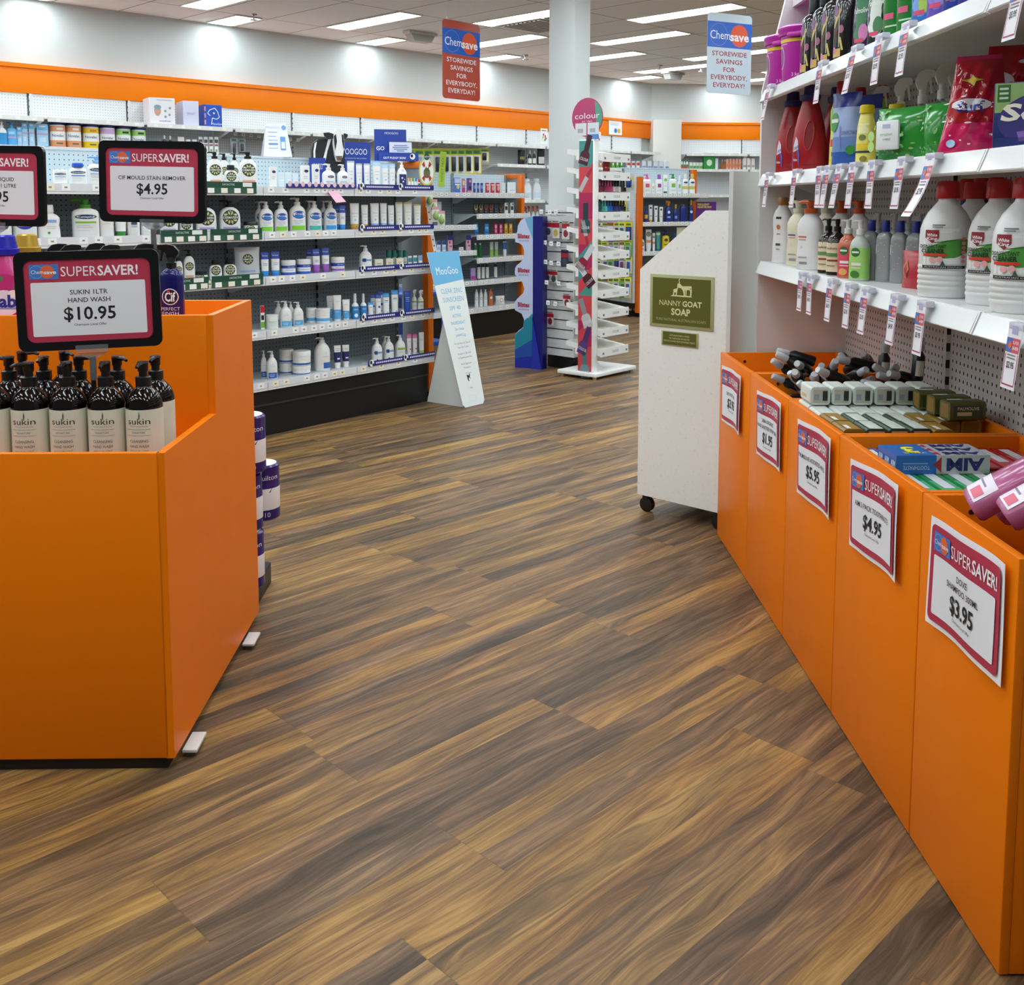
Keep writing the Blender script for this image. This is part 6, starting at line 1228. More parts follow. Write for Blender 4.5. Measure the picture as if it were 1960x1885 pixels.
GY = plain('bottle', 'body_wash', '#b4b8b8', '#23308f', 'bottle', top='flip', prof='square', e=4, cf=.18, dr=.45, rough=.1, art=[('o', -.42, .5, .12, .5, '#dfe4ea'), ('r', -.40, .4, .05, .3, '#3a4a8a')] + [('c', RND.uniform(-.3, .4), RND.uniform(.1, .9), .05, 0, '#d4d8d8') for k in range(8)])
STY[GY]['bmat'] = mat('#b8bcbb', .12, trans=.35)
for q, px in enumerate((1667, 1694, 1722, 1752)):
    lo(px, .085 + .02 * q, .046, .172, .034, GY, 'body_wash', f'clear grey wash bottle with blue collar, {ORDN[q]} from the lime soap', -40)
for q, (px, y) in enumerate(((1680, .17), (1712, .19), (1738, .21), (1760, .23))):
    lo(px, y, .05, .19, .036, plain('bottle', 'pump_bottle', '#9fa4a4', '#b8b6b2', 'bottle', top='pump', cf=.24), 'pump_bottle', f'grey pump bottle, {ORDN[q]} behind blue collared row', -20)
RP = plain('pouch', 'refill_pouch', '#b8323c', None, 'pouch', dr=.35, art=[('p', -.2, .5, .22, .5, '#c88a5a', ((0, 1), (1, .1), (0, -1), (-1, .1))), ('p', -.2, .5, .14, .34, '#b8323c', ((0, 1), (1, .1), (0, -1), (-1, .1)))])
lo(1757, .10, .10, .098, .05, RP, 'refill_pouch', 'low red refill pouch beside the bleach', -30, 540)
WK = plain('bottle', 'bleach_bottle', '#e2e2e0', '#b8141a', 'bottle', top='cap', prof='dome', e=2.2, cf=.15, dr=1.0, cr=1.30, art=[('r', 0, .52, .98, .36, '#eef0ee'), ('p', .08, .50, .8, .20, '#4f9a3a', ((-1, -.8), (-1, .1), (-.2, .7), (1, 1), (1, -.2), (.4, -.9), (-.2, -1))), ('p', .05, .575, .7, .06, '#2f7a26', ((-1, -.9), (0, .2), (1, 1), (.2, -.2))), ('p', -.22, .62, .26, .13, '#8a1420', ((-1, 1), (1, 1), (1, -.2), (0, -1), (-1, -.2))), ('t', -.22, .635, .2, .03, '#f2e8e8', 'White', .03), ('t', -.22, .60, .2, .03, '#f2e8e8', 'King', .03), ('t', -.20, .52, .5, .035, '#1a1a1c', 'DISINFECTANT', .02), ('t', -.20, .475, .44, .04, '#1a1a1c', 'CLEANER', .04), ('r', -.16, .435, .44, .026, '#d8342a'), ('c', -.2, .385, .12, 0, '#e8a8a8'), ('c', -.06, .39, .12, 0, '#e8a8a8'), ('r', 0, .315, .99, .028, '#161618'), ('t', 0, .315, .7, .012, '#e8e8e8', 'AUSTRALIAN OWNED'), ('r', -.1, .735, .24, .012, '#5a5a5a'), ('r', -.12, .715, .2, .01, '#6a6a6a'), ('p', .0, .355, .1, .05, '#3a5a44', ((0, 1), (1, -1), (-1, -1)))] + [('c', .36, .60 - .045 * k, .07, 0, '#d87878') for k in range(6)])
def bleach(px, y, lab, tr, py=480):
    t = lo(px, y, .118, .272, .112, WK, 'bleach_bottle', lab, tr, py)
    m = MB()
    for k in range(5): m.loft([(.018 + k * .0125, .0595, .0565, 2.2), (.022 + k * .0125, .061, .058, 2.2), (.027 + k * .0125, .0595, .0565, 2.2)], mat('#e2e2e0', .32), 28, False, False)
    m.build('ribbed_foot', t)
bleach(1810, .075, 'white bleach bottle with red cap, standing furthest from the camera,', -62); bleach(1862, .19, 'white bleach bottle with red cap, half hidden behind the first,', -62); bleach(1908, .11, 'white bleach bottle with red cap and shield fully shown', -48); bleach(1960, .085, 'white bleach bottle with red cap, cut by the picture edge,', -50)
BB = plain('bottle', 'cleaner_bottle', '#1d2a78', '#b81820', 'bottle', top='cap', prof='jug', cf=.2, rough=.25)
for q, (px, y) in enumerate(((1848, .27), (1876, .27), (1905, .27))): lo(px, y, .072, .285, .05, BB, 'cleaner_bottle', f'dark blue cleaner bottle with red neck, {ORDN[q]} behind the bleach', -30, 430)

# price tags clipped to the shelf edges
def shelf_tag(x, z, w, h, label, price, tilt, swing, curl=0.0, grp='price tags clipped to the wall shelves'):
    t = thing('shelf_price_tag', label, 'price tag', SH.P(x, -.022, z), SH.rz, grp)
    def P_(e, c=curl, s=swing, tl=tilt):
        def f(a, b):
            d = -b / h; out = .02 * s * d + c * d * d
            return (a + tl * b + c * .4 * d * d, -.004 - out - e, b - (.3 * c * d * d))
        return f
    m = MB(); m.patch(P_(0), -w / 2, -h, w / 2, 0, mat('#ecebf0', .5), 3, 8).patch(lambda a, b: tuple(Vector(P_(0)(a, b)) + Vector((0, .0006, 0))), w / 2, -h, -w / 2, 0, mat('#ecebf0', .5), 3, 8)
    f, g, k = P_(.0006), P_(.0011), P_(.0016)
    m.patch(f, -w * .46, -h * .40, w * .46, -h * .16, mat('#d05a68', .5), 2, 2); m.patch(g, -w * .46, -h * .39, -w * .06, -h * .17, LOGO_B, 1, 2); m.oval(k, -w * .18, -h * .28, w * .13, h * .06, LOGO_O, 12)
    m.text('SUPER', g, w * .2, -h * .23, h * .05, LETW, w=w * .44); m.text('SAVER!', g, w * .2, -h * .32, h * .05, LETW, w=w * .44, bold=.03)
    m.text(price, g, 0, -h * .60, h * .10, INK, w=w * .52, bold=.02)
    for q in range(2): m.patch(g, -w * .3, -h * (.45 + .05 * q), w * .3, -h * (.43 + .05 * q), mat('#77757c', .5), 1, 1)
    m.patch(f, -w * .42, -h * .945, w * .42, -h * .92, mat('#a83a5a', .5), 2, 1); m.patch(f, -w * .45, -h * .93, -w * .41, -h * .42, mat('#b8506c', .5), 1, 4); m.patch(f, w * .41, -h * .93, w * .45, -h * .42, mat('#b8506c', .5), 1, 4)
    m.build('tag_card', t)
    c = MB().rbox(-w * .5, -.0045, -.004, w * .5, .016, .010, mat('#d4d2de', .25), .002); c.patch(flat(-.0048), -w * .22, -.012, w * .22, .004, mat('#b4b4d4', .3), 1); c.build('clip', t)
tags = [(2, [(1474, '$2.95', .3, .6), (1572, '$4.00', .15, .3), (1636, '$2.00', .35, .5), (1683, '$2.95', .1, .3), (1733, '$2.95', .05, .5), (1952, '$5.95', .2, .5)], 'top shelf'),
        (1, [(1472, '$2.50', .25, .2), (1524, '$2.50', .15, .2), (1571, '$3.50', 0, .2), (1587, '$3.75', .25, .3), (1609, '$3.75', .3, .4), (1635, '$5.95', .12, .3), (1672, '$3.00', .06, .2), (1729, '$3.95', .2, .3), (1784, '$2.95', 0, .4)], 'middle shelf'),
        (0, [(1537, '$4.95', .0, .2), (1554, '$4.95', -.1, .2), (1594, '$6.95', .1, .2), (1629, '$2.95', .05, .2), (1662, '$2.95', .1, .3), (1719, '$4.95', .1, .3), (1772, '$3.95', .05, .3), (1957, '$2.95', .1, .3)], 'lowest shelf')]
for i, l, nm in tags:
    for q, (px, pr, tl, sw) in enumerate(l):
        x = SH.on(px, 388 + (SZ[i] - 1.3) * -500, -.02)[0]
        shelf_tag(x, SZ[i] - .008, .052, .115, f'white and red price tag, {ORDN[q]} along the {nm} edge over the bins', pr, tl, sw, .05 if (i == 1 and px == 1784) else 0.0)
# ------------------------------------------------------------------ what lies in the dump bins
def bin_local(i, fx, y): return bx[i] + fx * BW[i], y
# black sprays with clear caps
SPB, CLR = mat('#131315', .3), mat('#cfd2d4', .12, alpha=.72)
_spray = None
def spray(loc, rot, label, upright=False):
    global _spray
    if _spray is None:
        b = MB().loft([(0, .017, .017, 2), (.004, .018, .018, 2), (.072, .018, .018, 2), (.086, .009, .009, 2), (.09, .009, .009, 2)], SPB, 18); b.patch(surf([(0, .018, .018, 2), (.1, .018, .018, 2)]), -.012, .014, .012, .06, mat('#dcd8ce', .5), 6)
        c = MB().loft([(.088, .0125, .0125, 2), (.098, .013, .013, 2), (.125, .0115, .0115, 2), (.128, .009, .009, 2)], CLR, 16); n = MB().cyl(0, 0, .09, .108, .006, mat('#2a2a2c', .4))
        _spray = (b.mesh('spray_body'), c.mesh('clear_cap'), n.mesh('nozzle'))
    t = thing('spray_bottle', label, 'bottle', loc, 0, 'small black sprays in the second bin'); t.rotation_euler = rot
    for nm, me in zip(('body', 'cap', 'nozzle'), _spray): link(nm, me, t)
from collections import Counter
caps_ = []                                               # settled bottles as rows of small spheres
def settle(cx, cy, z, d):
    "lower a bottle until it touches another or the floor of the bin; None when it cannot lie there"
    def pts(z): return [BIN.P(cx, cy, z) + d * (.064 * k) for k in (-.86, -.5, -.15, .2, .55, .9)]
    if any(not (bx[1] + .042 < (q - BIN.o).dot(BIN.ux) < bx[2] - .042 and .040 < (q - BIN.o).dot(BIN.uy) < BD - .040) for q in pts(0)): return None
    def clear(z):
        p = pts(z); return min(q.z for q in p) > .626 + .0185 and all((q - o).length_squared > .0366 ** 2 for c in caps_ if abs(c[2].z - p[2].z) < .15 for q in p for o in c)
    if not clear(z): return None
    while z > .5 and clear(z - .003): z -= .003
    caps_.append(pts(z)); return BIN.P(cx, cy, z) - d * .064
RP_ = random.Random(5); n = 0
flat_d = (BIN.uy * -1).normalized()
for layer in range(1):
    for r_ in range(2):
        for c in range(10):
            p = settle(bx[1] + .046 + .0375 * c + (.004 if layer else 0), .115 + .18 * r_, .66, flat_d)
            if p: n += 1; spray(p, (R(90), 0, BIN.rz), f'small black clear capped spray lying flat under the heap, {ORDN[c]} of {("front", "rear")[r_]} row')
n = 0
for t_ in range(900):
    if n >= 34: break
    up = R(RP_.uniform(12, 50)); az = R(-45 + RP_.uniform(-60, 60)); d = Vector((math.sin(az) * math.cos(up), -math.cos(az) * math.cos(up), math.sin(up)))
    p = settle(bx[1] + RP_.uniform(.05, .44), RP_.uniform(.06, .40), .86, d)
    if p is None or p.z + .128 * math.sin(up) > .812: 
        if p is not None: caps_.pop()
        continue
    n += 1; spray(p, (R(90) - up, 0, az), f'small black clear capped spray heaped on top, {ORDN[n - 1] if n <= 20 else ORDN[n - 21] + " of the later ones"} in spray bin')
for q, (cx_, cy_, l) in enumerate(((.42, .40, 'small black spray standing up by the back of the second bin'), (.25, .36, 'small black spray standing up on top of the pile'))):
    p = settle(bx[1] + cx_, cy_, .88, Vector((.05, -.03, 1)).normalized())
    if p: spray(p, (R(2), R(3), 0), l)
# soap packs
def soap(col, ends, lab):
    m = MB(); w, d, h = .0545, .098, .050
    bm = bmesh.new(); bmesh.ops.create_cube(bm, size=1)
    for v in bm.verts: v.co = Vector((v.co.x * w, v.co.y * d, (v.co.z + .5) * h))
    bmesh.ops.bevel(bm, geom=[e for e in bm.edges if abs(e.verts[0].co.y - e.verts[1].co.y) > .01], offset=.009, segments=3, profile=.5, affect='EDGES'); bm.verts.index_update()
    m.add([v.co for v in bm.verts], [[v.index for v in f.verts] for f in bm.faces], mat(col, .3), True); bm.free()
    e = mat(ends, .35)
    for s in (-1, 1): m.patch(lambda a, b, s=s: (a * -s, s * (d / 2 + .0006), b), -.020, .006, .020, h - .006, e, 1); 
    m.patch(lambda a, b: (a, b, h + .0006), -.017, -.046, .017, .046, mat(lab, .35), 1); m.patch(lambda a, b: (a, b, h + .001), -.015, -.04, -.004, .0, mat('#e6e8e4', .5), 1)
    for s in (-1, 1): m.patch(lambda a, b, s=s: (s * (w / 2 + .0006), a * s, b), -.04, .008, .04, h - .010, mat(lab, .35), 1); m.patch(lambda a, b, s=s: (s * (w / 2 + .001), a * s, b), -.03, .014, .01, .024, mat('#c8c08a' if col != '#9a7a34' else '#e0c87a', .4), 1)
    if col == '#cfd6cc':
        for s in (-1, 1): m.patch(lambda a, b, s=s: (a * -s, s * (d / 2 + .0012), b), .006, .012, .020, h - .010, mat('#23282a', .4), 1); m.patch(lambda a, b, s=s: (a * -s, s * (d / 2 + .0012), b), -.018, .014, -.004, .03, mat('#8f9aa6', .4), 1)
    m.text('PALMOLIVE', lambda a, b: (w / 2 + .0014, a, b), 0, h * .66, .008, mat('#eee9d8', .5))
    m.text('PALMOLIVE', lambda a, b: (-w / 2 - .0014, -a, b), 0, h * .66, .008, mat('#eee9d8', .5))
    return m.mesh('soap_pack')
SO = {'gold': soap('#8a6c2c', '#7a5a20', '#a8853a'), 'white': soap('#cfd6cc', '#b8b4a4', '#dfe6e0'), 'green': soap('#23402e', '#c89a78', '#d8e0d4'), 'olive': soap('#5a5a2a', '#8a6a2a', '#3a4a2e')}
def soap_at(kind, u, y, z, rz, label):
    o = link('soap_pack', SO[kind], None, BIN.P(u, y, z), BIN.rz + rz); tag(o, label, 'soap', 'soap packs in the third bin')
ks = Counter()
for layer, z in enumerate((.576, .627, .678)):
    for r_ in range(4):
        for c in range(7):
            if layer == 2 and r_ == 3 and c > 4: continue
            u = bx[2] + .070 + .102 * r_ + RND.uniform(-.001, .001); y = .050 + .0572 * c
            kind = ('white', 'white', 'green' if 0 < c < 4 else 'gold', 'gold')[r_] if layer == 2 else ('white', 'green', 'gold', 'olive')[(r_ + c + layer) % 4]
            if layer == 2 and r_ == 3: kind = 'gold' if c in (0, 4) else 'green'
            ks[(r_, layer)] += 1
            soap_at(kind, u, y, z + (RND.uniform(0, .004) if layer == 2 else 0), R(90) + R(RND.uniform(-.4, .4)), f'{ {"gold": "gold brown", "white": "white striped", "green": "dark green and peach", "olive": "olive"}[kind] } soap pack, {ORDN[ks[(r_, layer)] - 1]} in {ORDN[r_]} row of {("bottom", "middle", "top")[layer]} layer')
for c in range(6):
    soap_at('white', bx[2] + .075, .055 + .0605 * c, .7335, R(90) + R(RND.uniform(-1.5, 1.5)), f'white soap pack heaped highest beside the spray bin, {ORDN[c]} from the aisle')
for q, (u, y) in enumerate(((.175, .375), (.245, .385), (.315, .392))):
    soap_at('olive', bx[2] + u, y - .02, .7335, R(4 * q - 3), f'olive soap pack turned sideways by the back panel, {ORDN[q]} from the spray bin')
# toothpaste
AB, ASIL = mat('#2468b8', .28), mat('#c8ccd4', .25, metal=.3)
A_NAVY = mat('#23286e', .4)
tp = thing('toothpaste_box', 'blue and silver three pack toothpaste box on top of the fourth bin', 'box', BIN.P(bx[3] + .235, .135, .703), R(2))
m = MB(); LX, LY_, LH = .21, .105, .042
m.box(-LX / 2, -LY_ / 2, 0, -.015, LY_ / 2, LH, AB).box(-.015, -LY_ / 2, 0, LX / 2, LY_ / 2, LH, ASIL)
frt = lambda e: (lambda a, b: (a, -LY_ / 2 - e, b)); topf = lambda e: (lambda a, b: (a, b, LH + e)); lef = lambda e: (lambda a, b: (-LX / 2 - e, -a, b))
def turned(f): return lambda a, b: f(-a, (LH - b))
m.poly(frt(.0006), [(-.022, LH / 2), (-.004, LH * .92), (-.004, LH * .08)], mat('#a8283a', .4))
m.text('AIM', lambda a, b: frt(.0008)(.05 - a, LH / 2 - b), 0, 0, .026, A_NAVY, w=.085, bold=.06); m.text('TOOTHPASTE', lambda a, b: frt(.0008)(-.06 - a, LH * .35 - b), 0, 0, .009, mat('#c4dcf4', .5), w=.06)
m.patch(frt(.0008), -.09, LH * .55, -.035, LH * .6, mat('#8fb8e4', .5), 1)
for q in range(3):
    yy = -LY_ / 2 + LY_ * (q + .5) / 3
    m.text('AIM', lambda a, b, yy=yy: topf(.0008)(.05 - a, yy - b), 0, 0, .022, A_NAVY, w=.085, bold=.06); m.poly(topf(.0006), [(-.02, yy), (-.004, yy + .014), (-.004, yy - .014)], mat('#a8283a', .4))
    m.text('AIM', lef(.0008), -(-LY_ / 2 + LY_ * (q + .5) / 3), LH / 2, .014, mat('#d8e4f4', .5), w=.024, bold=.04)
m.text('3', lambda a, b: topf(.0008)(-.055 - a, 0 - b), 0, 0, .05, mat('#e6dc3a', .5), bold=.05); m.text('VALUE', lambda a, b: topf(.001)(-.055 - a, -.03 - b), 0, 0, .012, mat('#e6dc3a', .5))
m.build('carton', tp)
def tpack(c, c2, lab):
    m = MB().box(-.025, -.098, 0, .025, .098, .042, mat(c, .25)); m.patch(lambda a, b: (a, b, .0424), -.022, -.09, .022, .02, mat(c2, .3), 1); m.patch(lambda a, b: (a, b, .0428), -.012, -.04, .012, .08, mat('#e4e8ee', .35), 1)
    return m.mesh('toothpaste_carton')
TPM = {'green': tpack('#2f9a5a', '#5ab87a', ''), 'blue': tpack('#2f62b0', '#5f90d0', ''), 'red': tpack('#b81a2a', '#d04a50', '')}
ks = Counter()
for layer, z in enumerate((.576, .618)):
    for q in range(8):
        for r_ in range(2):
            kind = ('green', 'blue', 'red')[0 if r_ == 1 and q < 8 else 1] if not (r_ == 0) else ('blue' if q < 6 else 'red')
            u = bx[3] + (.14 if r_ == 0 else .36); y = .05 + .0515 * q
            ks[(kind, layer)] += 1
            o = link('toothpaste_carton', TPM[kind], None, BIN.P(u, y, z), BIN.rz + R(90) + R(RND.uniform(-1.2, 1.2))); tag(o, f'{kind} toothpaste carton, {ORDN[ks[(kind, layer)] - 1]} in {("bottom", "middle")[layer]} layer of the fourth bin', 'toothpaste', 'toothpaste cartons in the fourth bin')
for q in range(7):
    kind = ('blue', 'blue', 'blue', 'blue', 'red', 'red', 'red')[q]
    o = link('toothpaste_carton', TPM[kind], None, BIN.P(bx[3] + .14, .05 + .055 * q, .66), BIN.rz + R(90)); tag(o, f'{kind} toothpaste carton in the top layer of the fourth bin, {ORDN[q]} from the aisle', 'toothpaste', 'toothpaste cartons in the fourth bin')
for q in range(7):
    o = link('toothpaste_carton', TPM['green'], None, BIN.P(bx[3] + .36, .05 + .055 * q, .66), BIN.rz + R(90)); tag(o, f'green toothpaste carton in the top layer of the fourth bin, {ORDN[q]} from the aisle', 'toothpaste', 'toothpaste cartons in the fourth bin')
# pink shampoo
PKB = mat('#d678a8', .15, trans=.45)
for q, (wx, wy, wz, dv, l) in enumerate(((.852, 1.86, .742, (.72, -.30, .58), 'pink shampoo bottle leaning out of the nearest bin, furthest from camera'), (.868, 1.765, .752, (.74, -.22, .56), 'second pink shampoo bottle leaning in the nearest bin'), (.885, 1.675, .762, (.76, -.16, .54), 'third pink shampoo bottle leaning in the nearest bin, closest'), (.93, 1.92, .715, (.62, -.40, .66), 'pink shampoo bottle against the toothpaste bin side'))):
    t = thing('shampoo_bottle', l, 'bottle', (wx, wy, wz), 0, 'pink shampoo bottles'); t.rotation_euler = (Vector(dv).to_track_quat('Z', 'Y').to_matrix() @ Matrix.Rotation(R(180 + (20, 10, 0, 30)[q]), 3, 'Z')).to_euler()
    secs = [(0, .036, .022, 2.6), (.006, .040, .026, 2.6), (.12, .039, .025, 2.4), (.20, .03, .02, 2.2), (.215, .024, .018, 2)]
    m = MB().loft(secs, PKB, 24); f = surf(secs, .0008); m.patch(f, -.028, .010, .028, .06, mat('#ece0ea', .3), 8); m.patch(surf(secs, .0013), -.006, .014, .022, .034, mat('#e0607a', .4), 6); m.patch(surf(secs, .0013), -.024, .04, .01, .044, mat('#8a7a9a', .4), 6); m.build('body', t)
    MB().loft([(.215, .026, .02, 2.2), (.25, .024, .019, 2.2), (.255, .02, .016, 2.2)], mat('#efeaf0', .3), 18).build('cap', t)
# loose packs in the farthest bin
for q, (x, y, l) in enumerate(((.18, .22, 'flat clear pack with gold bead in the farthest bin'), (.26, .34, 'empty clear pack in the farthest bin'))):
    t = thing('clear_pack', l, 'pack', BIN.P(x, y, .6355), BIN.rz + R(20 + 40 * q)); MB().box(-.05, -.09, 0, .05, .09, .001, mat('#e8ecec', .1, alpha=.35)).box(-.05, -.09, .022, .05, .09, .023, mat('#e8ecec', .1, alpha=.30)).build('clear_tray', t)
    MB().loft([(.001, .006, .006, 2), (.008, .014, .014, 2), (.015, .014, .014, 2), (.022, .006, .006, 2)], mat(('#c8b04a', '#9aa0a8')[q], .2, metal=.8), 16).build('bead', t)
# ------------------------------------------------------------------ hand wash and sprays in the stepped bin
AMB = mat('#0d0504', .06)
LBL = '#d3d3bf'
HWL = [('t', 0, .615, .60, .07, '#34342e', 'sukin'), ('p', .03, .68, .05, .10, '#4a4f4a', ((0, 1), (.8, .1), (.3, -1), (-.5, -.8), (-.8, 0))), ('r', 0, .555, .5, .004, '#77776c'), ('r', 0, .52, .62, .004, '#77776c'), ('t', 0, .485, .36, .02, '#4a4a40', 'SIGNATURE'), ('r', 0, .45, .62, .004, '#77776c'), ('t', 0, .385, .5, .03, '#3f3f38', 'CLEANSING', .01), ('t', 0, .325, .52, .03, '#3f3f38', 'HAND WASH', .01), ('t', 0, .27, .5, .02, '#5a5a50', 'SIGNATURE SCENT')]
STY['skn'] = S('bottle', 'hand_wash_bottle', 'bottle', body='#1c0d0a', cap='#0d0d0e', top='pump', prof='bell', e=2.0, cf=.22, dr=1.0, bands=[(.02, .745, LBL)], art=HWL)
STY['skn']['bmat'] = AMB
ROWN = ('front row', 'second row', 'third row')
SPT = ['rf', 'lf', 'f', 'f', 'f', 'l', 'f', 'r', 'rf', 'f', 'r', 'r']
n = 0
for r_, (y, pxs) in enumerate(((.125, (-14, 59, 132, 205, 277)), (.214, (22, 88, 155, 228, 301)), (.300, (-40, 48, 128)))):
    for q, px in enumerate(pxs):
        x = LB.on(px, 800, y)[0]; w = .0845
        st = dict(STY['skn'], spout=SPT[(q + r_ * 5) % 12]); sk = 'skn' + st['spout']
        place('bottle', w, .257, w, st, sk, 'hand_wash_bottle', 'bottle', f'brown pump bottle with cream label, {ORDN[q]} from left in {ROWN[r_]} of orange bin', LB.P(x, y, L_FLOOR + .0005), LB.rz + R(RND.uniform(-6, 6)), 'hand wash bottles in the stepped orange bin'); n += 1
CIF = S('bottle', 'mould_spray_bottle', 'bottle', body='#1a1a5e', cap='#0e0e10', top='trigger', prof='square', e=3.2, cf=.27, dr=.6, rough=.15, art=[('c', 0, .55, .72, 0, '#e4e4ee'), ('c', 0, .55, .64, 0, '#15153e'), ('t', .0, .55, .46, .14, '#f2f2f8', 'Cif', .04), ('c', -.06, .63, .12, 0, '#d83a3a'), ('t', 0, .36, .8, .05, '#d0d0e4', 'PERFECT'), ('t', 0, .29, .7, .05, '#d0d0e4', 'FINISH'), ('r', 0, .2, .84, .05, '#c4bcd4'), ('r', 0, .12, .7, .02, '#a8a4cc'), ('r', 0, .08, .6, .015, '#a8a4cc')])
for q, (px, y, d, l) in enumerate(((329, .60, -1, 'navy spray bottle with black trigger, standing free beside the price stand'), (272, .66, -1, 'navy spray bottle behind price stand, second from the free one'), (207, .58, -1, 'navy spray bottle behind price stand, third from the free one'), (133, .60, -1, 'navy spray bottle behind price stand, fourth from the free one'), (180, .70, -1, 'navy spray bottle deep behind the price stand'), (108, .66, -1, 'navy spray bottle beside the pink softener'))):
    x = LB.on(px, 540, y)[0]; st = dict(CIF, dir=(-1 if q else 1) * -1)
    place('bottle', .064, .24, .04, st, 'cif' + str(st['dir']), 'mould_spray_bottle', 'bottle', l, LB.P(x, y, U_FLOOR + .0005), LB.rz + R(0 if q == 0 else 28), 'navy mould spray bottles')
for px, y, cap, l in ((12, .60, '#2525a8', 'pink fabric softener bottle with blue cap'), (54, .70, '#c8a03a', 'pink fabric softener bottle with gold cap')):
    x = LB.on(px, 520, y)[0]; t = thing('softener_bottle', l + ' in the orange bin', 'bottle', LB.P(x, y, U_FLOOR + .0005), LB.rz, 'pink fabric softener bottles')
    secs = [(0, .070, .042, 2.8), (.01, .076, .048, 2.8), (.12, .072, .046, 2.6), (.17, .055, .040, 2.3), (.205, .036, .03, 2.1), (.215, .030, .028, 2)]
    m = MB().loft(secs, mat('#c83a80', .22), 32); f = [surf(secs, .0006 + .0005 * k) for k in range(5)]
    m.oval(f[0], .01, .10, .060, .062, mat('#b82a6e', .3), 24); m.oval(f[1], .012, .082, .042, .036, mat('#ded8ea', .4), 24); m.text('Fab', f[2], .012, .088, .032, mat('#23308f', .4), bold=.05, w=.066); m.patch(f[2], -.02, .066, .045, .070, mat('#7a8ac8', .4), 6)
    m.oval(f[1], -.02, .138, .018, .012, mat('#e6d8c8', .4), 12); m.poly(f[2], [(.004, .156), (.052, .118), (.054, .110), (.048, .112), (.0, .146)], mat('#3a7a4a', .4)); m.oval(f[1], .036, .108, .012, .010, mat('#f0e4e0', .4), 12)
    m.text('Fresh', f[2], .0, .035, .012, mat('#f0d8e4', .4))
    m.build('body', t); MB().loft([(.212, .036, .036, 2), (.228, .037, .037, 2), (.230, .032, .032, 2), (.262, .027, .027, 2), (.266, .022, .022, 2)], mat(cap, .28, metal=.4 if cap == '#c8a03a' else 0), 24).build('cap', t)

# price stands
def price_stand(px, pyb, y, z0, ztop, turn, roll, lines, price, label):
    x, zb, d = LB.on(px, pyb, y)
    t = thing('price_stand', label, 'price sign', LB.P(x, y, z0), LB.rz)
    zb -= z0; W_, H_ = .318, .232
    Mx = Matrix.Translation((0, 0, zb)) @ Matrix.Rotation(turn, 4, 'Z') @ Matrix.Rotation(roll, 4, 'Y')
    def tr(m): m.v = [tuple(Mx @ Vector(v)) for v in m.v]; return m
    FB = mat('#0b0b0c', .22)
    pts = rr(-W_ / 2, 0, W_ / 2, H_, .018, 6); inn = rr(-W_ / 2 + .020, .020, W_ / 2 - .020, H_ - .020, .018, 6); k = len(pts)
    m = MB(); vs = [(a, -.006, b) for a, b in pts] + [(a, -.006, b) for a, b in inn] + [(a, .008, b) for a, b in pts] + [(a, -.002, b) for a, b in inn]
    fs = []
    for i in range(k):
        j = (i + 1) % k; fs += [(i, j, k + j, k + i), (2 * k + i, 2 * k + j, j, i), (k + i, k + j, 3 * k + j, 3 * k + i)]
    fs.append(tuple(2 * k + i for i in reversed(range(k))))
    m.add(vs, fs, FB); tr(m).build('frame', t)
    m = MB(); m.prism(rr(-W_ / 2 + .016, .016, W_ / 2 - .016, H_ - .016, .014, 5), -.002, .0, mat('#e2ddd4', .5))
    at_ = lambda e: (lambda a, b: (a, -.0022 - e, b + .018)); supersaver(m, at_, W_ - .036, H_ - .036, lines, price, .001, .0004); tr(m).build('page', t)
    CL = mat('#dfe6e8', .06, trans=.85)
    m = MB().box(-.036, -.0085, -.008, .036, .006, .010, CL).prism([(-.036, -.008), (-.008, -.024), (.008, -.024), (.036, -.008)], -.003, .003, CL, 'y'); tr(m).build('clear_clamp', t)
    MB().cyl(0, 0, zb - .075, zb - .016, .0075, CL).build('clear_sleeve', t)
    MB().cyl(0, 0, .004, zb - .02, .0058, M_BLACK).build('pole', t)
    MB().rbox(-.013, -.013, 0, .013, .013, .004, M_BLACK, .001).build('foot_plate', t)
price_stand(177, 667, .168, L_FLOOR, .3, R(13), R(-1.0), ['SUKIN 1LTR', 'HAND WASH'], '$10.95', 'black framed price stand reading 10.95 among the hand wash bottles')
price_stand(293, 426, .725, U_FLOOR, .3, R(-8), R(1.2), ['CIF MOULD STAIN REMOVER'], '$4.95', 'black framed price stand reading 4.95 above the navy sprays')
price_stand(-9, 432, .785, U_FLOOR, .3, R(-8), R(1.0), ['LUX BODY LIQUID', 'FRANGIPANI 1 LITRE'], '$3.95', 'black framed price stand cut by the picture edge, above the pink softener')

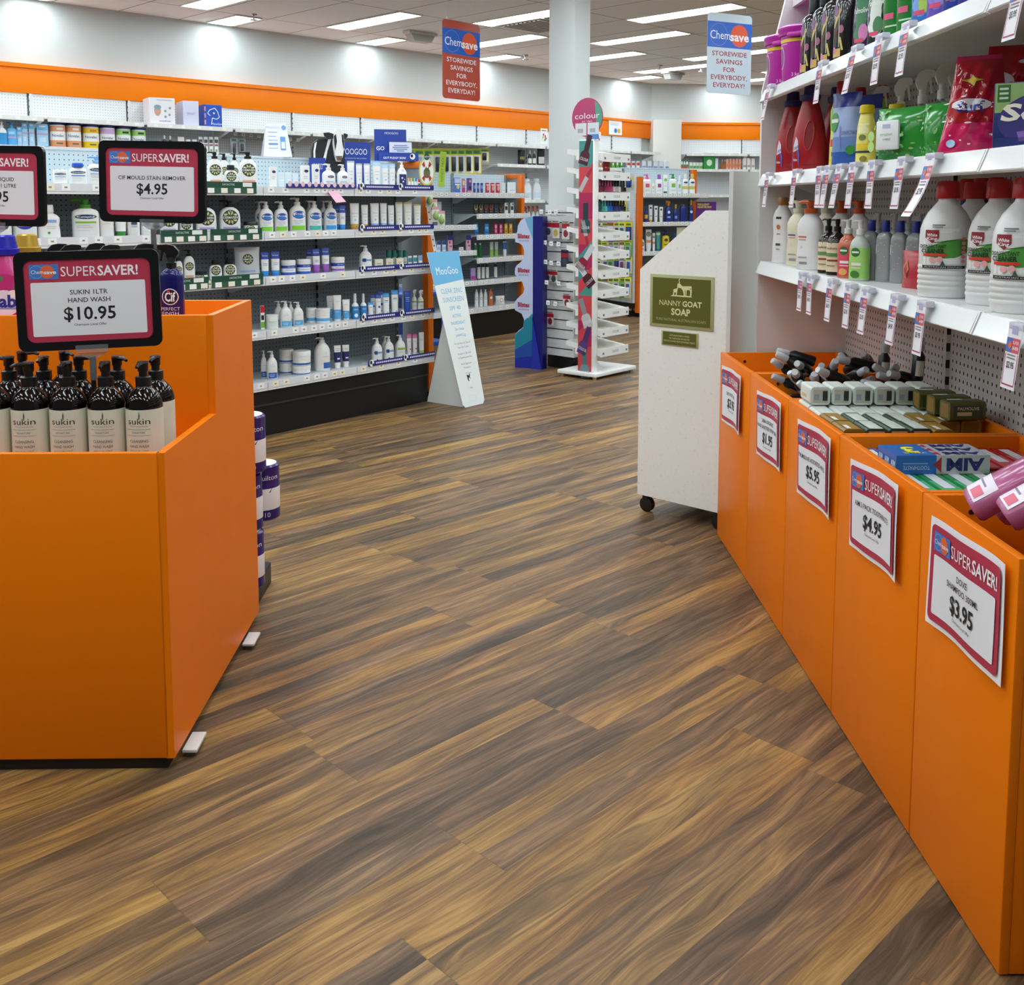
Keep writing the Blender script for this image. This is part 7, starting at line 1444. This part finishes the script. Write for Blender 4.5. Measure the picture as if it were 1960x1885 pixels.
# paper towel packs behind the bin
pl = MB().rbox(-.9, Y2 + .004, 0, -.03, Y2 + .32, .075, M_BLACK, .004).build('low_plinth', None, LB.P(0, 0), LB.rz); tag(pl, 'low black plinth carrying paper towel packs behind the orange bin', 'plinth')
PUR = mat('#2a1a66', .2); PWH = mat('#e4dcd8', .35)
for q, (dx, y, z, l) in enumerate(((-.005, .955, .076, 'lowest'), (-.008, .965, .262, 'middle, nearer the bin'), (.022, 1.083, .262, 'middle, sticking out furthest'), (.006, .965, .449, 'topmost'))):
    t = thing('paper_towel_roll', f'purple and white paper towel roll behind orange bin, {l} of stack', 'paper towel', LB.P(-.055 + dx, y, z), LB.rz + R(20), 'paper towel rolls behind the bin')
    secs = [(0, .052, .052, 2), (.006, .058, .058, 2), (.036, .058, .058, 2), (.037, .058, .058, 2), (.108, .0585, .0585, 2), (.109, .058, .058, 2), (.178, .058, .058, 2), (.184, .052, .052, 2)]
    m = MB().loft(secs, [PUR, PUR, PUR, PWH, PUR, PUR, PUR], 28); m.loft([(.1835, .05, .05, 2), (.185, .048, .048, 2)], mat('#efecea', .6), 24)
    f = surf([(0, .0585, .0585, 2), (.2, .0585, .0585, 2)], .0006); m.text('Quilton', f, .01, .145, .016, mat('#e8e4f4', .4)); m.poly(f, [(-.03, .12), (-.012, .10), (.02, .095), (.03, .115), (.0, .122)], PUR); m.text('10', f, .01, .022, .016, mat('#cfc8e8', .4)); m.build('wrapped_roll', t)

# ------------------------------------------------------------------ hanging signs
def hang_sign(px0, px1, py0, py1, dist, turn, bg, label, letters, gloss):
    pc = (px0 + px1) / 2; r = ray(pc, (py0 + py1) / 2); q = r * (dist / r.y); p = Vector((q.x, q.y, 0)); zc = CAM_Z + q.z
    H_ = .594; W_ = .42; t = thing('hanging_sign', label, 'sign', (p.x, p.y, zc - H_ / 2), turn, None)
    m = MB().prism(rr(-W_ / 2, 0, W_ / 2, H_, .03, 6), -.002, .002, bg)
    fB = lambda e: (lambda a, b: (a, -.0024 - e, b))
    y0, y1 = H_ * .575, H_ * .895; bl = mat('#1f5fc4', gloss); m.patch(fB(0), -W_ / 2, y0, W_ / 2, y1, bl, 1)
    cy = (y0 + y1) / 2; m.oval(fB(.0006), .09, cy, .083, .083, mat('#e0562a', gloss), 36); m.oval(fB(.0006), -.105, cy, .083, .083, mat('#8a7fd0', gloss), 36, hole=.96, rings=1); m.patch(fB(.0006), .205, cy, .205, cy, bl, 1)
    wl = mat('#f4f4f6', .4); m.text('Chem', fB(.0012), -.092, cy - .002, .062, wl, w=.185); m.text('save', fB(.0012), .092, cy - .008, .062, wl, w=.18, bold=.035)
    lm = mat(letters, .45)
    for k, ln in enumerate(('STOREWIDE', 'SAVINGS', 'FOR', 'EVERYBODY,', 'EVERYDAY!')):
        m.text(ln, fB(.0006), 0, H_ * (.50 - .098 * k), .034, lm, bold=.015, w={0: .33, 1: .25, 2: .11, 3: .345, 4: .30}[k])
    m.build('panel', t); w = MB()
    for sx in (-.16, .16): w.tube([(sx, 0, H_ - .015), (sx, 0, H_ + .02)], .002, M_CHROME, 6)
    w.build('hanger_hook', t)
    k = MB()
    for sx in (-.16, .16): k.tube([(sx, 0, H_ + .018), (sx, 0, CEIL - (zc - H_ / 2))], .0006, mat('#d8d8d8', .4), 4)
    k.build('hanging_line', t)
hang_sign(848.5, 918, 46, 187.5, 8.15, R(49), mat('#b4442c', .3), 'hanging red savings sign near the white column', '#f2e6e2', .12)
hang_sign(1350, 1442, 30, 177.5, 7.95, R(27), mat('#c4d2de', .25), 'hanging pale silver savings sign near the cleaning shelves', '#a83a3a', .3)

# ------------------------------------------------------------------ leaning sunscreen sign
p0 = at(908, 776); AF = Frame(p0.x, p0.y, 52.0)
af = thing('standing_sign', 'tall leaning sunscreen sign, sky blue top and white lower part, on the floor', 'sign', AF.P(0, 0), AF.rz)
lean = .235 / .985
def pf(e): return lambda a, b: (a - .03 * (b), lean * b - e, b)
def hw(b): return .108 + .045 * b
SKY = mat('#6cb4dc', .45); AWH = mat('#e6ebe8', .45)
out = [(-hw(0) + .02, 0), (hw(0) - .02, 0), (hw(0), .02), (hw(.98), .985), (-hw(.98), .985), (-hw(0), .02)]
m = MB(); k = len(out); m.add([pf(.0)(a, b) for a, b in out] + [pf(-.005)(a, b) for a, b in out], [tuple(range(k)), tuple(range(2 * k - 1, k - 1, -1))] + [(i, i + k, (i + 1) % k + k, (i + 1) % k) for i in range(k)], AWH)
m.add([pf(.0006)(a, b) for a, b in ((-hw(.79), .775), (hw(.79), .80), (hw(.98), .985), (-hw(.98), .985))], [(0, 1, 2, 3)], SKY)
wt, bl, gy = mat('#eef4f8', .5), mat('#7ab4d8', .5), mat('#9aa4aa', .5)
m.text('MooGoo', pf(.0012), .0, .865, .048, wt, w=.21)
for s_, b, h_, w_, c in (('CLEAR ZINC', .735, .03, .205, bl), ('SUNSCREEN', .68, .03, .20, bl), ('SPF 40', .625, .026, .105, bl), ('ACTIVE', .575, .02, .085, bl), ('INGREDIENT', .53, .02, .135, bl), ('Zinc Oxide', .49, .016, .09, bl), ('240MG/g', .45, .016, .095, bl), ('We Use Naturally Derived', .40, .013, .155, gy), ('Clear Zinc Cream', .375, .013, .105, gy), ('Designed to Be Kind', .335, .013, .125, gy), ('to Eczema-prone Skin', .31, .013, .135, gy), ('Broad Spectrum', .27, .013, .10, gy), ('Protection', .245, .013, .065, gy), ('water resistant', .21, .008, .06, gy), ('200g', .115, .010, .024, gy)):
    m.text(s_, pf(.0008), 0.005, b, h_, c, w=w_)
m.oval(pf(.0008), 0, .175, .014, .020, BK, 12); m.oval(pf(.0012), .004, .168, .007, .012, WT, 10); m.oval(pf(.0012), -.012, .192, .006, .006, BK, 8); m.oval(pf(.0012), .012, .196, .004, .010, BK, 8)
m.oval(pf(.0012), -.009, .146, .004, .012, WT, 8); m.oval(pf(.0012), .008, .146, .004, .012, WT, 8); m.oval(pf(.0008), .0, .05, .034, .016, mat('#d6dedb', .5), 16, e=4, hole=.94, rings=1)
m.build('front_panel', af)
m = MB().add([(-.085, .33, 0), (.06, .33, 0), (.055, .16, .62), (-.09, .16, .62)], [(3, 2, 1, 0)], AWH).add([(-.085, .334, 0), (.06, .334, 0), (.055, .164, .62), (-.09, .164, .62)], [(0, 1, 2, 3)], AWH)
m.add([(-.085, .02, 0), (-.085, .33, 0), (-.09, .16, .62), (-.105, .14, .55)], [(0, 1, 2, 3)], AWH).add([(-.088, .02, 0), (-.088, .33, 0), (-.093, .16, .62), (-.108, .14, .55)], [(3, 2, 1, 0)], AWH); m.build('rear_strut', af)

# ------------------------------------------------------------------ soap stand on castors
NF = Frame(.512 * 1.037, 4.100 * 1.037, -43.3)
ns = thing('soap_stand', 'white scuffed display stand on castors with an olive soap plate', 'display stand', NF.P(0, 0), NF.rz)
NP = speckle_mat('#efeee8', '#d2d0c8', 70, .57)
zt = lambda px, py: NF.on(px, py, 0)[1]
xr = NF.on(1393, 500, 0)[0]; xl = NF.on(1223, 700, 0)[0]; xc = NF.on(1350, 403, 0)[0]; z1, z2 = zt(1226, 515), zt(1370, 403)
outl = [(xl, .075), (xr, .075), (xr, z2), (xc, z2), (xl, z1)]
MB().prism(outl, 0, .018, NP, 'y').build('side_panel', ns); MB().prism(outl, .44, .458, NP, 'y').build('side_panel', ns)
MB().box(xr - .001, .0, .075, xr + .017, .458, 1.42, mat('#cfd0cb', .6)).build('back_panel', ns)
for z in (.09, .45, .75): MB().box(xl + .005, .018, z, xr - .001, .44, z + .016, NP).build('shelf', ns)
for x, y in ((xl + .03, .03), (xr - .03, .03), (xl + .03, .42), (xr - .03, .42)):
    c = MB().box(x - .012, y - .018, .05, x + .012, y + .018, .075, M_BLACK); c.build('castor_fork', ns)
    MB().loft([(-.016, .022, .022, 2), (-.012, .031, .031, 2), (.012, .031, .031, 2), (.016, .022, .022, 2)], M_BLACK, 18, tf=lambda q, x=x, y=y: Vector((x + q.x, y + q.z, .0315 + q.y))).build('castor', ns)
def plate(px0, px1, py0, py1, nm, draw):
    xa, za, _ = NF.on(px0, (py0 + py1) / 2, 0); xb = NF.on(px1, (py0 + py1) / 2, 0)[0]; zb = NF.on((px0 + px1) / 2, py1, 0)[1]; zt_ = NF.on((px0 + px1) / 2, py0, 0)[1]
    m = MB().rbox(xa, -.004, zb, xb, 0, zt_, mat('#a8a878', .4), .0015); w, h = xb - xa, zt_ - zb; cx, cy = (xa + xb) / 2, (zb + zt_) / 2
    m.patch(flat(-.0046), xa + .045 * w, zb + .06 * h, xb - .045 * w, zt_ - .06 * h, mat('#5a5a16', .45), 1)
    draw(m, cx, cy, w, h); m.build(nm, ns)
CRE = mat('#dcd8a0', .5)
def goats(m, cx, cy, w, h):
    f = flat(-.0052); P_ = lambda pts: m.poly(f, [(cx + a * w, cy + b * h) for a, b in pts], CRE)
    P_([(-.17, .10), (.18, .10), (.14, .125), (-.13, .125)])
    P_([(.02, .30), (.16, .31), (.17, .24), (.02, .22)]); P_([(.02, .30), (-.03, .36), (-.06, .33), (-.05, .27), (.0, .26), (.03, .22)])
    P_([(-.03, .36), (-.04, .42), (-.01, .44), (-.03, .40), (-.015, .36)])
    P_([(.03, .23), (.06, .23), (.065, .12), (.045, .12)]); P_([(.07, .23), (.09, .23), (.085, .12), (.072, .12)]); P_([(.13, .26), (.17, .28), (.165, .12), (.14, .12), (.145, .20)])
    P_([(-.12, .23), (-.05, .26), (-.06, .18), (-.12, .17)]); P_([(-.06, .25), (-.06, .31), (-.035, .29), (-.05, .24)]); P_([(-.12, .18), (-.10, .18), (-.11, .12), (-.125, .12)]); P_([(-.08, .18), (-.06, .18), (-.065, .12), (-.08, .12)])
    m.text('NANNY', f, cx - .17 * w, cy - .03 * h, h * .10, CRE, w=w * .34); m.text('GOAT', f, cx + .175 * w, cy - .03 * h, h * .10, CRE, w=w * .30, bold=.04)
    m.text('SOAP', f, cx, cy - .19 * h, h * .12, CRE, w=w * .30, bold=.045); m.text('PURE NATURAL AUSTRALIAN SOAPS', f, cx, cy - .345 * h, h * .05, mat('#b0ac7a', .5), w=w * .78)
plate(1245, 1367, 527, 629, 'brand_plate', goats)
plate(1267, 1337, 635, 663, 'small_plate', lambda m, cx, cy, w, h: [m.text(s_, flat(-.0052), cx, cy + (.22 - .2 * k) * h, h * .11, CRE, w=w * ww) for k, (s_, ww) in enumerate((('AUSTRALIAN MADE & OWNED', .55), ('NO SULPHATES OR NASTIES', .55), ('PALM OIL SOURCED FROM SUSTAINABLE FORESTS', .85)))])

# ------------------------------------------------------------------ nail polish stand
q0 = at(1140, 729); CSF = Frame(q0.x, q0.y, 50.0)
cst = thing('polish_stand', 'white nail polish stand with tilted trays on a white base', 'display stand', CSF.P(0, 0), CSF.rz)
WH2 = mat('#ecebe9', .35)
MB().rbox(0, 0, .022, .54, .355, .05, WH2, .005).build('base', cst)
for x, y in ((.03, .03), (.51, .03), (.03, .325), (.51, .325)): MB().cyl(x, y, 0, .022, .016, mat('#b8a888', .3, metal=.6)).build('foot', cst)
zt = CSF.on(1114, 266, .12)[1]
MB().rbox(.03, .05, .05, .09, .185, zt, WH2, .003).prism([(.06, .05), (.32, .05), (.32, .05)][:0] or [(.09, .05), (.26, .05), (.09, .17)], .11, .13, WH2, 'y').build('upright', cst)
lf = lambda e: (lambda a, b: (.03 - e, .122 - a, b))
m = MB(); pw_, z0_ = .062, .055
zs = [z0_ + (zt - .01 - z0_) * k / 9 for k in range(10)]
for k in range(9): m.poly(lf(.0006), [(-pw_, zs[k]), (pw_, zs[k]), (pw_, zs[k + 1]), (-pw_, zs[k + 1])], mat(('#c8404a', '#a81f52', '#c8404a', '#3f8f86', '#a81f52', '#c8404a', '#a81f52', '#c8404a', '#3f8f86')[k], .4))
for k in (1, 3, 4, 7): m.poly(lf(.0009), [(-pw_, zs[k]), (pw_, zs[k] + .12), (pw_, zs[k] + .22), (-pw_, zs[k] + .10)], mat(('#3f8f86', '#c8404a')[k % 2], .4))
def pol(zc, c1, c2, rot, lip=False):
    def f(a, b): 
        cs, sn = math.cos(rot), math.sin(rot); return lf(.0013)(a * cs - b * sn, zc + a * sn + b * cs)
    g = lambda a, b: tuple(Vector(f(a, b)) + Vector((-.0004, 0, 0)))
    if lip: m.patch(f, -.017, -.10, .017, .02, mat('#d0d0d0', .3, metal=.6), 1); m.poly(g, [(-.013, .02), (.013, .02), (.012, .09), (-.003, .10), (-.013, .06)], mat(c1, .4))
    else:
        m.patch(f, -.022, .0, .022, .12, mat(c2, .4), 1); m.poly(f, [(-.042, -.10), (.042, -.10), (.042, -.02), (.026, 0), (-.026, 0), (-.042, -.02)], mat(c1, .4)); m.text('COLOUR', g, 0, -.06, .022, mat('#ece8ea', .5), w=.074)
H0 = zt - z0_
for b, c1, c2, r_ in ((.95, '#4a1428', '#3a0f20', -.3), (.66, '#1f4a52', '#16363c', 0), (.49, '#8a1a3a', '#c8c8cc', -.6), (.42, '#4a1428', '#c8c8cc', .7), (.25, '#c0bcc0', '#8f8a90', .35), (.13, '#5a3a7a', '#4a2f66', -.35), (.03, '#6f8a94', '#55707a', .05)): pol(z0_ + b * H0, c1, c2, r_)
for b, r_ in ((.83, -.55), (.60, .25 + math.pi)): pol(z0_ + b * H0, '#a02a3a', '', r_, True)
m.build('printed_side', cst)
ym = .125
disc = lambda e: (lambda a, b: (.045 - e, ym - a, b)); zc = CSF.on(1119, 224, ym)[1]; RD_ = .14
m = MB(); v = [(.045, ym + RD_ * math.cos(R(a)) * .98, zc + RD_ * math.sin(R(a))) for a in range(0, 360, 10)]; v2 = [(.051, y, z) for _, y, z in v]
m.add(v + v2, [tuple(range(36))[::-1][::-1], tuple(range(71, 35, -1))] + [(i, (i + 1) % 36, 36 + (i + 1) % 36, 36 + i) for i in range(36)], mat('#b03a66', .4))
m.poly(disc(.0008), [(RD_ * .95 * math.cos(R(a)), zc + RD_ * .95 * math.sin(R(a))) for a in range(-50, 66, 10)], mat('#4f9a80', .4)); m.text('colour', disc(.0016), 0.0, zc + .012, .042, mat('#f0e6ec', .5), w=.22); m.text('BY TBN', disc(.0016), .0, zc - .03, .012, mat('#e8d4de', .5), w=.09)
for s_ in (-.055, .055): m.patch(disc(.002), s_ - .05, zc - .13, s_ + .05, zc - .04, mat('#d6d6da', .5), 1); m.patch(disc(.0024), s_ - .03, zc - .11, s_ + .02, zc - .08, mat('#a8a8b0', .5), 1)
m.build('header_disc', cst)
MB().cyl(.048, ym, zt, zc - RD_ + .01, .012, M_CLEAR).box(.03, ym - .1, zt, .05, ym - .02, zt + .035, mat('#5a8ac8', .3)).build('clear_bracket', cst)
tray_py = [402, 523, 655, 783, 917, 1040, 1165, 1290, 1420, 1542, 1670]
CREAM = mat('#e4e2cc', .35)
trz = []
for k, cy_ in enumerate(tray_py):
    py = 180 + cy_ * .297 + 8; z = CSF.on(1143, py, .02)[1]; trz.append(z)
    ty = lambda y, z=z: z + .10 * y
    m = MB().prism([(.02, z - .0), (.022, z + .052), (.34, z + .095), (.34, z + .06)], .09, .44, WH2, 'x')
    m.box(.085, .012, z - .004, .445, .022, z + .056, WH2).box(.438, .02, z + .0, .445, .34, z + .05, WH2)
    tr_ = m.build('tray', cst)
    g = MB()
    for q in range(11): g.add([(.10 + q * .030, .03, z + .0545), (.118 + q * .030, .03, z + .0545), (.118 + q * .030, .33, z + .0945), (.10 + q * .030, .33, z + .0945)], [(0, 1, 2, 3)], CREAM)
    fr_ = flat(.0115); g.text('COLOUR', fr_, .27, z + .026, .018, mat('#5a5a58', .5), w=.085)
    for a in (.115, .42): g.patch(fr_, a - .012, z + .012, a + .010, z + .028, mat('#77777a', .5), 1)
    g.build('tray_print', tr_)
    # stub of the tray on the other side
    MB().box(.035, .186, z + .01, .085, .215, z + .05, WH2).build('rear_tray', cst)
def polish(k, q, y, c, label, grp):
    x = .115 + q * .035; z = trz[k] + .056 + (y - .022) * .135
    t = thing('nail_polish', label, 'nail polish', CSF.P(x, y, z), CSF.rz, grp)
    MB().loft([(0, .016, .016, 2.6), (.003, .0175, .0175, 2.6), (.034, .0175, .0175, 2.4), (.040, .009, .009, 2)], mat(c, .12, coat=.5), 16).build('bottle', t); MB().loft([(.040, .0095, .0095, 2), (.085, .0075, .0075, 2), (.088, .006, .006, 2)], mat('#16161a', .3) if q > 4 else mat(c, .25), 12).build('cap', t)
rr1 = [('#7a1f3a', 'plum'), ('#5a1a38', 'dark wine'), ('#8a2a52', 'mauve'), ('#b82a5a', 'raspberry'), ('#a83a6a', 'rose'), ('#c8b8b8', 'clear nude'), ('#b8aaa8', 'pale grey'), ('#cfc4c0', 'pearl'), ('#3a3a3c', 'charcoal'), ('#141416', 'black')]
rr2 = [('#1f4a4a', 'deep green'), ('#3f9a8a', 'sea green'), ('#5ab8a0', 'mint'), ('#1f6ab8', 'bright blue'), ('#2458a8', 'royal blue'), ('#16306a', 'navy'), ('#3a3f6a', 'slate blue'), ('#3a2f7a', 'indigo'), ('#1a1a24', 'blue black'), ('#101014', 'black')]
for k, cols in ((2, rr1), (3, rr2)):
    for q, (c, nm) in enumerate(cols):
        polish(k, q, .06, c, f'{nm} nail polish in the front of the {"third" if k == 2 else "fourth"} tray', 'nail polish bottles'); polish(k, q, .12, c, f'{nm} nail polish behind the first one in the {"third" if k == 2 else "fourth"} tray', 'nail polish bottles')
for q in range(3):
    t = thing('polish_card', f'red card standing on the second tray, {ORDN[q]} of three', 'card', CSF.P(.25 + .03 * q, .10 + .01 * q, trz[1] + .068), CSF.rz); MB().box(-.02, 0, 0, .022, .012, .10, mat('#a82a2a', .4)).patch(flat(-.0006), -.012, .02, .012, .03, mat('#d8a0a0', .5), 1).build('card', t)

# ------------------------------------------------------------------ lip balm stand, slat wall packs, trolley
b0 = at(987, 703); BF = Frame(b0.x, b0.y, -27.0)
bs = thing('lip_balm_stand', 'empty cardboard lip balm floor stand with wavy white side and navy front', 'display stand', BF.P(0, 0), BF.rz)
def bz(cy): return BF.on(1005, 400 + cy * .1592, 0)[1]
def bxx(cx, cy): return BF.on(820 + cx * .1592, 400 + cy * .1592, 0)[0]
prof = [(1040, 1880), (1040, 1520), (1080, 1470), (1140, 1420), (1150, 1330), (1120, 1260), (1040, 1222), (1040, 1120), (1080, 1070), (1140, 1010), (1152, 960), (1130, 880), (1080, 830), (1040, 790), (1040, 720), (1060, 680), (1110, 640), (1148, 590), (1150, 500), (1130, 440), (1095, 412), (1042, 400), (1045, 320), (1070, 270), (1075, 200), (1110, 140), (1160, 105), (1255, 85)]
pts = [(bxx(a, b), max(0.0, bz(b)) if b < 1870 else 0.0) for a, b in prof]; xr_ = bxx(1258, 900)
NVY = mat('#12126a', .35); PALE = mat('#b9c4de', .4); TEAL = mat('#1f7f94', .35)
poly = [(xr_, 0.0)] + [(xr_, pts[-1][1])] + pts[::-1]
m = MB().prism(poly, 0, .008, PALE)
f = flat(-.0008); zl = bz(1290); zlow = bz(1530)
low = [(xr_ - .001, 0.0), (xr_ - .001, bz(1240)), (bxx(1150, 1340), bz(1345)), (bxx(1141, 1425), bz(1425)), (pts[1][0] + .001, pts[1][1]), (pts[0][0] + .001, 0)]
m.poly(f, low, TEAL); m.poly(flat(-.0012), [(xr_ - .001, 0), (xr_ - .001, bz(1560)), (pts[0][0] + .001, bz(1700)), (pts[0][0] + .001, 0)], mat('#1a4a9a', .35)); m.poly(flat(-.0016), [(xr_ - .001, 0), (xr_ - .001, bz(1760)), (pts[0][0] + .001, bz(1800)), (pts[0][0] + .001, 0)], mat('#14289a', .35))
m.poly(f, [(xr_ - .001, bz(88)), (bxx(1160, 108), bz(110)), (bxx(1190, 200), bz(200)), (xr_ - .001, bz(360))], mat('#6fa8c8', .35)); m.poly(f, [(xr_ - .001, bz(1235)), (bxx(1190, 1300), bz(1300)), (bxx(1200, 1310), bz(1318)), (xr_ - .001, bz(1262))], mat('#d0e4f0', .35))
for cy_ in (325, 735, 1150): m.text('Blistex', flat(-.002), bxx(1148, cy_), bz(cy_), .034, mat('#a81f3a', .5), w=.105, bold=.05); m.text('Lips over the lip', flat(-.002), bxx(1148, cy_), bz(cy_ + 55), .012, mat('#8a3a5a', .5), w=.085)
m.build('side_panel', bs)
MB().box(xr_, -.004, 0, xr_ + .085, .08, bz(86), NVY).build('tray_body', bs)
MB().prism([(xr_ + .0, 0), (xr_ + .08, 0), (xr_, bz(1300))], -.012, -.004, mat('#1f2fa0', .3), 'y').build('front_wedge', bs)
# packs and hooks on the slat wall (its face looks to the shop's front left)
SLF = Frame(RF.P(ku, -kn).x, RF.P(ku, -kn).y, -44.5)
hk = [(1033, 412), (1049, 413), (1061, 412), (1030, 471), (1040, 471), (1052, 473), (1066, 474), (1030, 508), (1041, 508), (1052, 510), (1066, 511), (1029, 545), (1043, 547), (1066, 549), (1033, 584), (1046, 586), (1060, 588)]
for q, (px, py) in enumerate(hk):
    x, z, d = SLF.on(px + 6, py, -.10); x = min(-.02, max(-.27, x)); hook(SLF, x, -.001, z, f'wire slat wall hook with white ticket, {ORDN[q]} counting down the column foot', 'slat wall hooks', .10)
pk = [(1049, 420, .13, 'red', 0), (1063, 419, .15, 'gold', 1), (1082, 420, .15, 'red', 2), (1080, 478, .13, 'navy and red', 3), (1047, 514, .10, 'silver and red', 4), (1059, 514, .11, 'silver and red', 5), (1084, 560, .11, 'white and red', 6), (1052, 594, .12, 'red and black', 7)]
for px, py, h_, nm, q in pk:
    x, z, d = SLF.on(px, py, -.05); x = min(-.03, max(-.28, x))
    t = thing('battery_pack', f'{nm} battery blister pack, {ORDN[q]} from the top on the slat wall', 'battery pack', SLF.P(x, -.045, z), SLF.rz, 'battery packs on the slat wall')
    m = MB().box(-.038, 0, -h_, .038, .001, 0, mat('#d6d4d2' if q != 3 else '#2a2a4a', .4)); m.patch(flat(-.0008), -.038, -h_ * .45, .038, -h_ * .2, mat('#a81f2a', .4), 1); m.oval(flat(-.0008), 0, -h_ * .72, .024, .028, mat('#c8b050' if q == 1 else '#8a2a2e' if q in (2, 6, 7) else '#4a4a4e', .4), 14); m.text('Energizer', flat(-.0014), 0, -h_ * .12, .012, mat('#1a1a1a', .5), w=.06, bold=.02); m.build('card', t)
# trolley behind the long unit
tp_ = at(851, 707); TF = Frame(tp_.x, tp_.y, 51.0)
tr = thing('stock_trolley', 'blue framed stock trolley with castors behind the orange end post', 'trolley', TF.P(0, 0), TF.rz)
BLU = mat('#1f50a8', .35)
for x, y in ((0, 0), (-.42, 0), (0, .5), (-.42, .5)):
    MB().rbox(x - .018, y - .018, .11, x + .018, y + .018, .62, BLU, .004).build('post', tr); MB().rbox(x - .02, y - .02, .085, x + .02, y + .02, .11, M_CHROME, .004).build('castor_plate', tr)
    MB().prism([(-.012, .095), (.03, .10), (.045, .04), (.025, .03)], x - .014, x + .014, mat('#6a6a6c', .3, metal=.8), 'x').build('castor_fork', tr) if y == 0 else None
    MB().loft([(-.012, .045, .045, 2), (.012, .045, .045, 2)], mat('#1c1c1e', .5), 18, tf=lambda q, x=x, y=y: Vector((x + q.z, y + .03 + q.x, .0455 + q.y))).build('castor', tr)
MB().rbox(-.44, -.018, .20, .018, .52, .235, BLU, .004).build('deck', tr); MB().rbox(-.44, -.018, .59, .018, .52, .62, BLU, .004).build('upper_deck', tr)
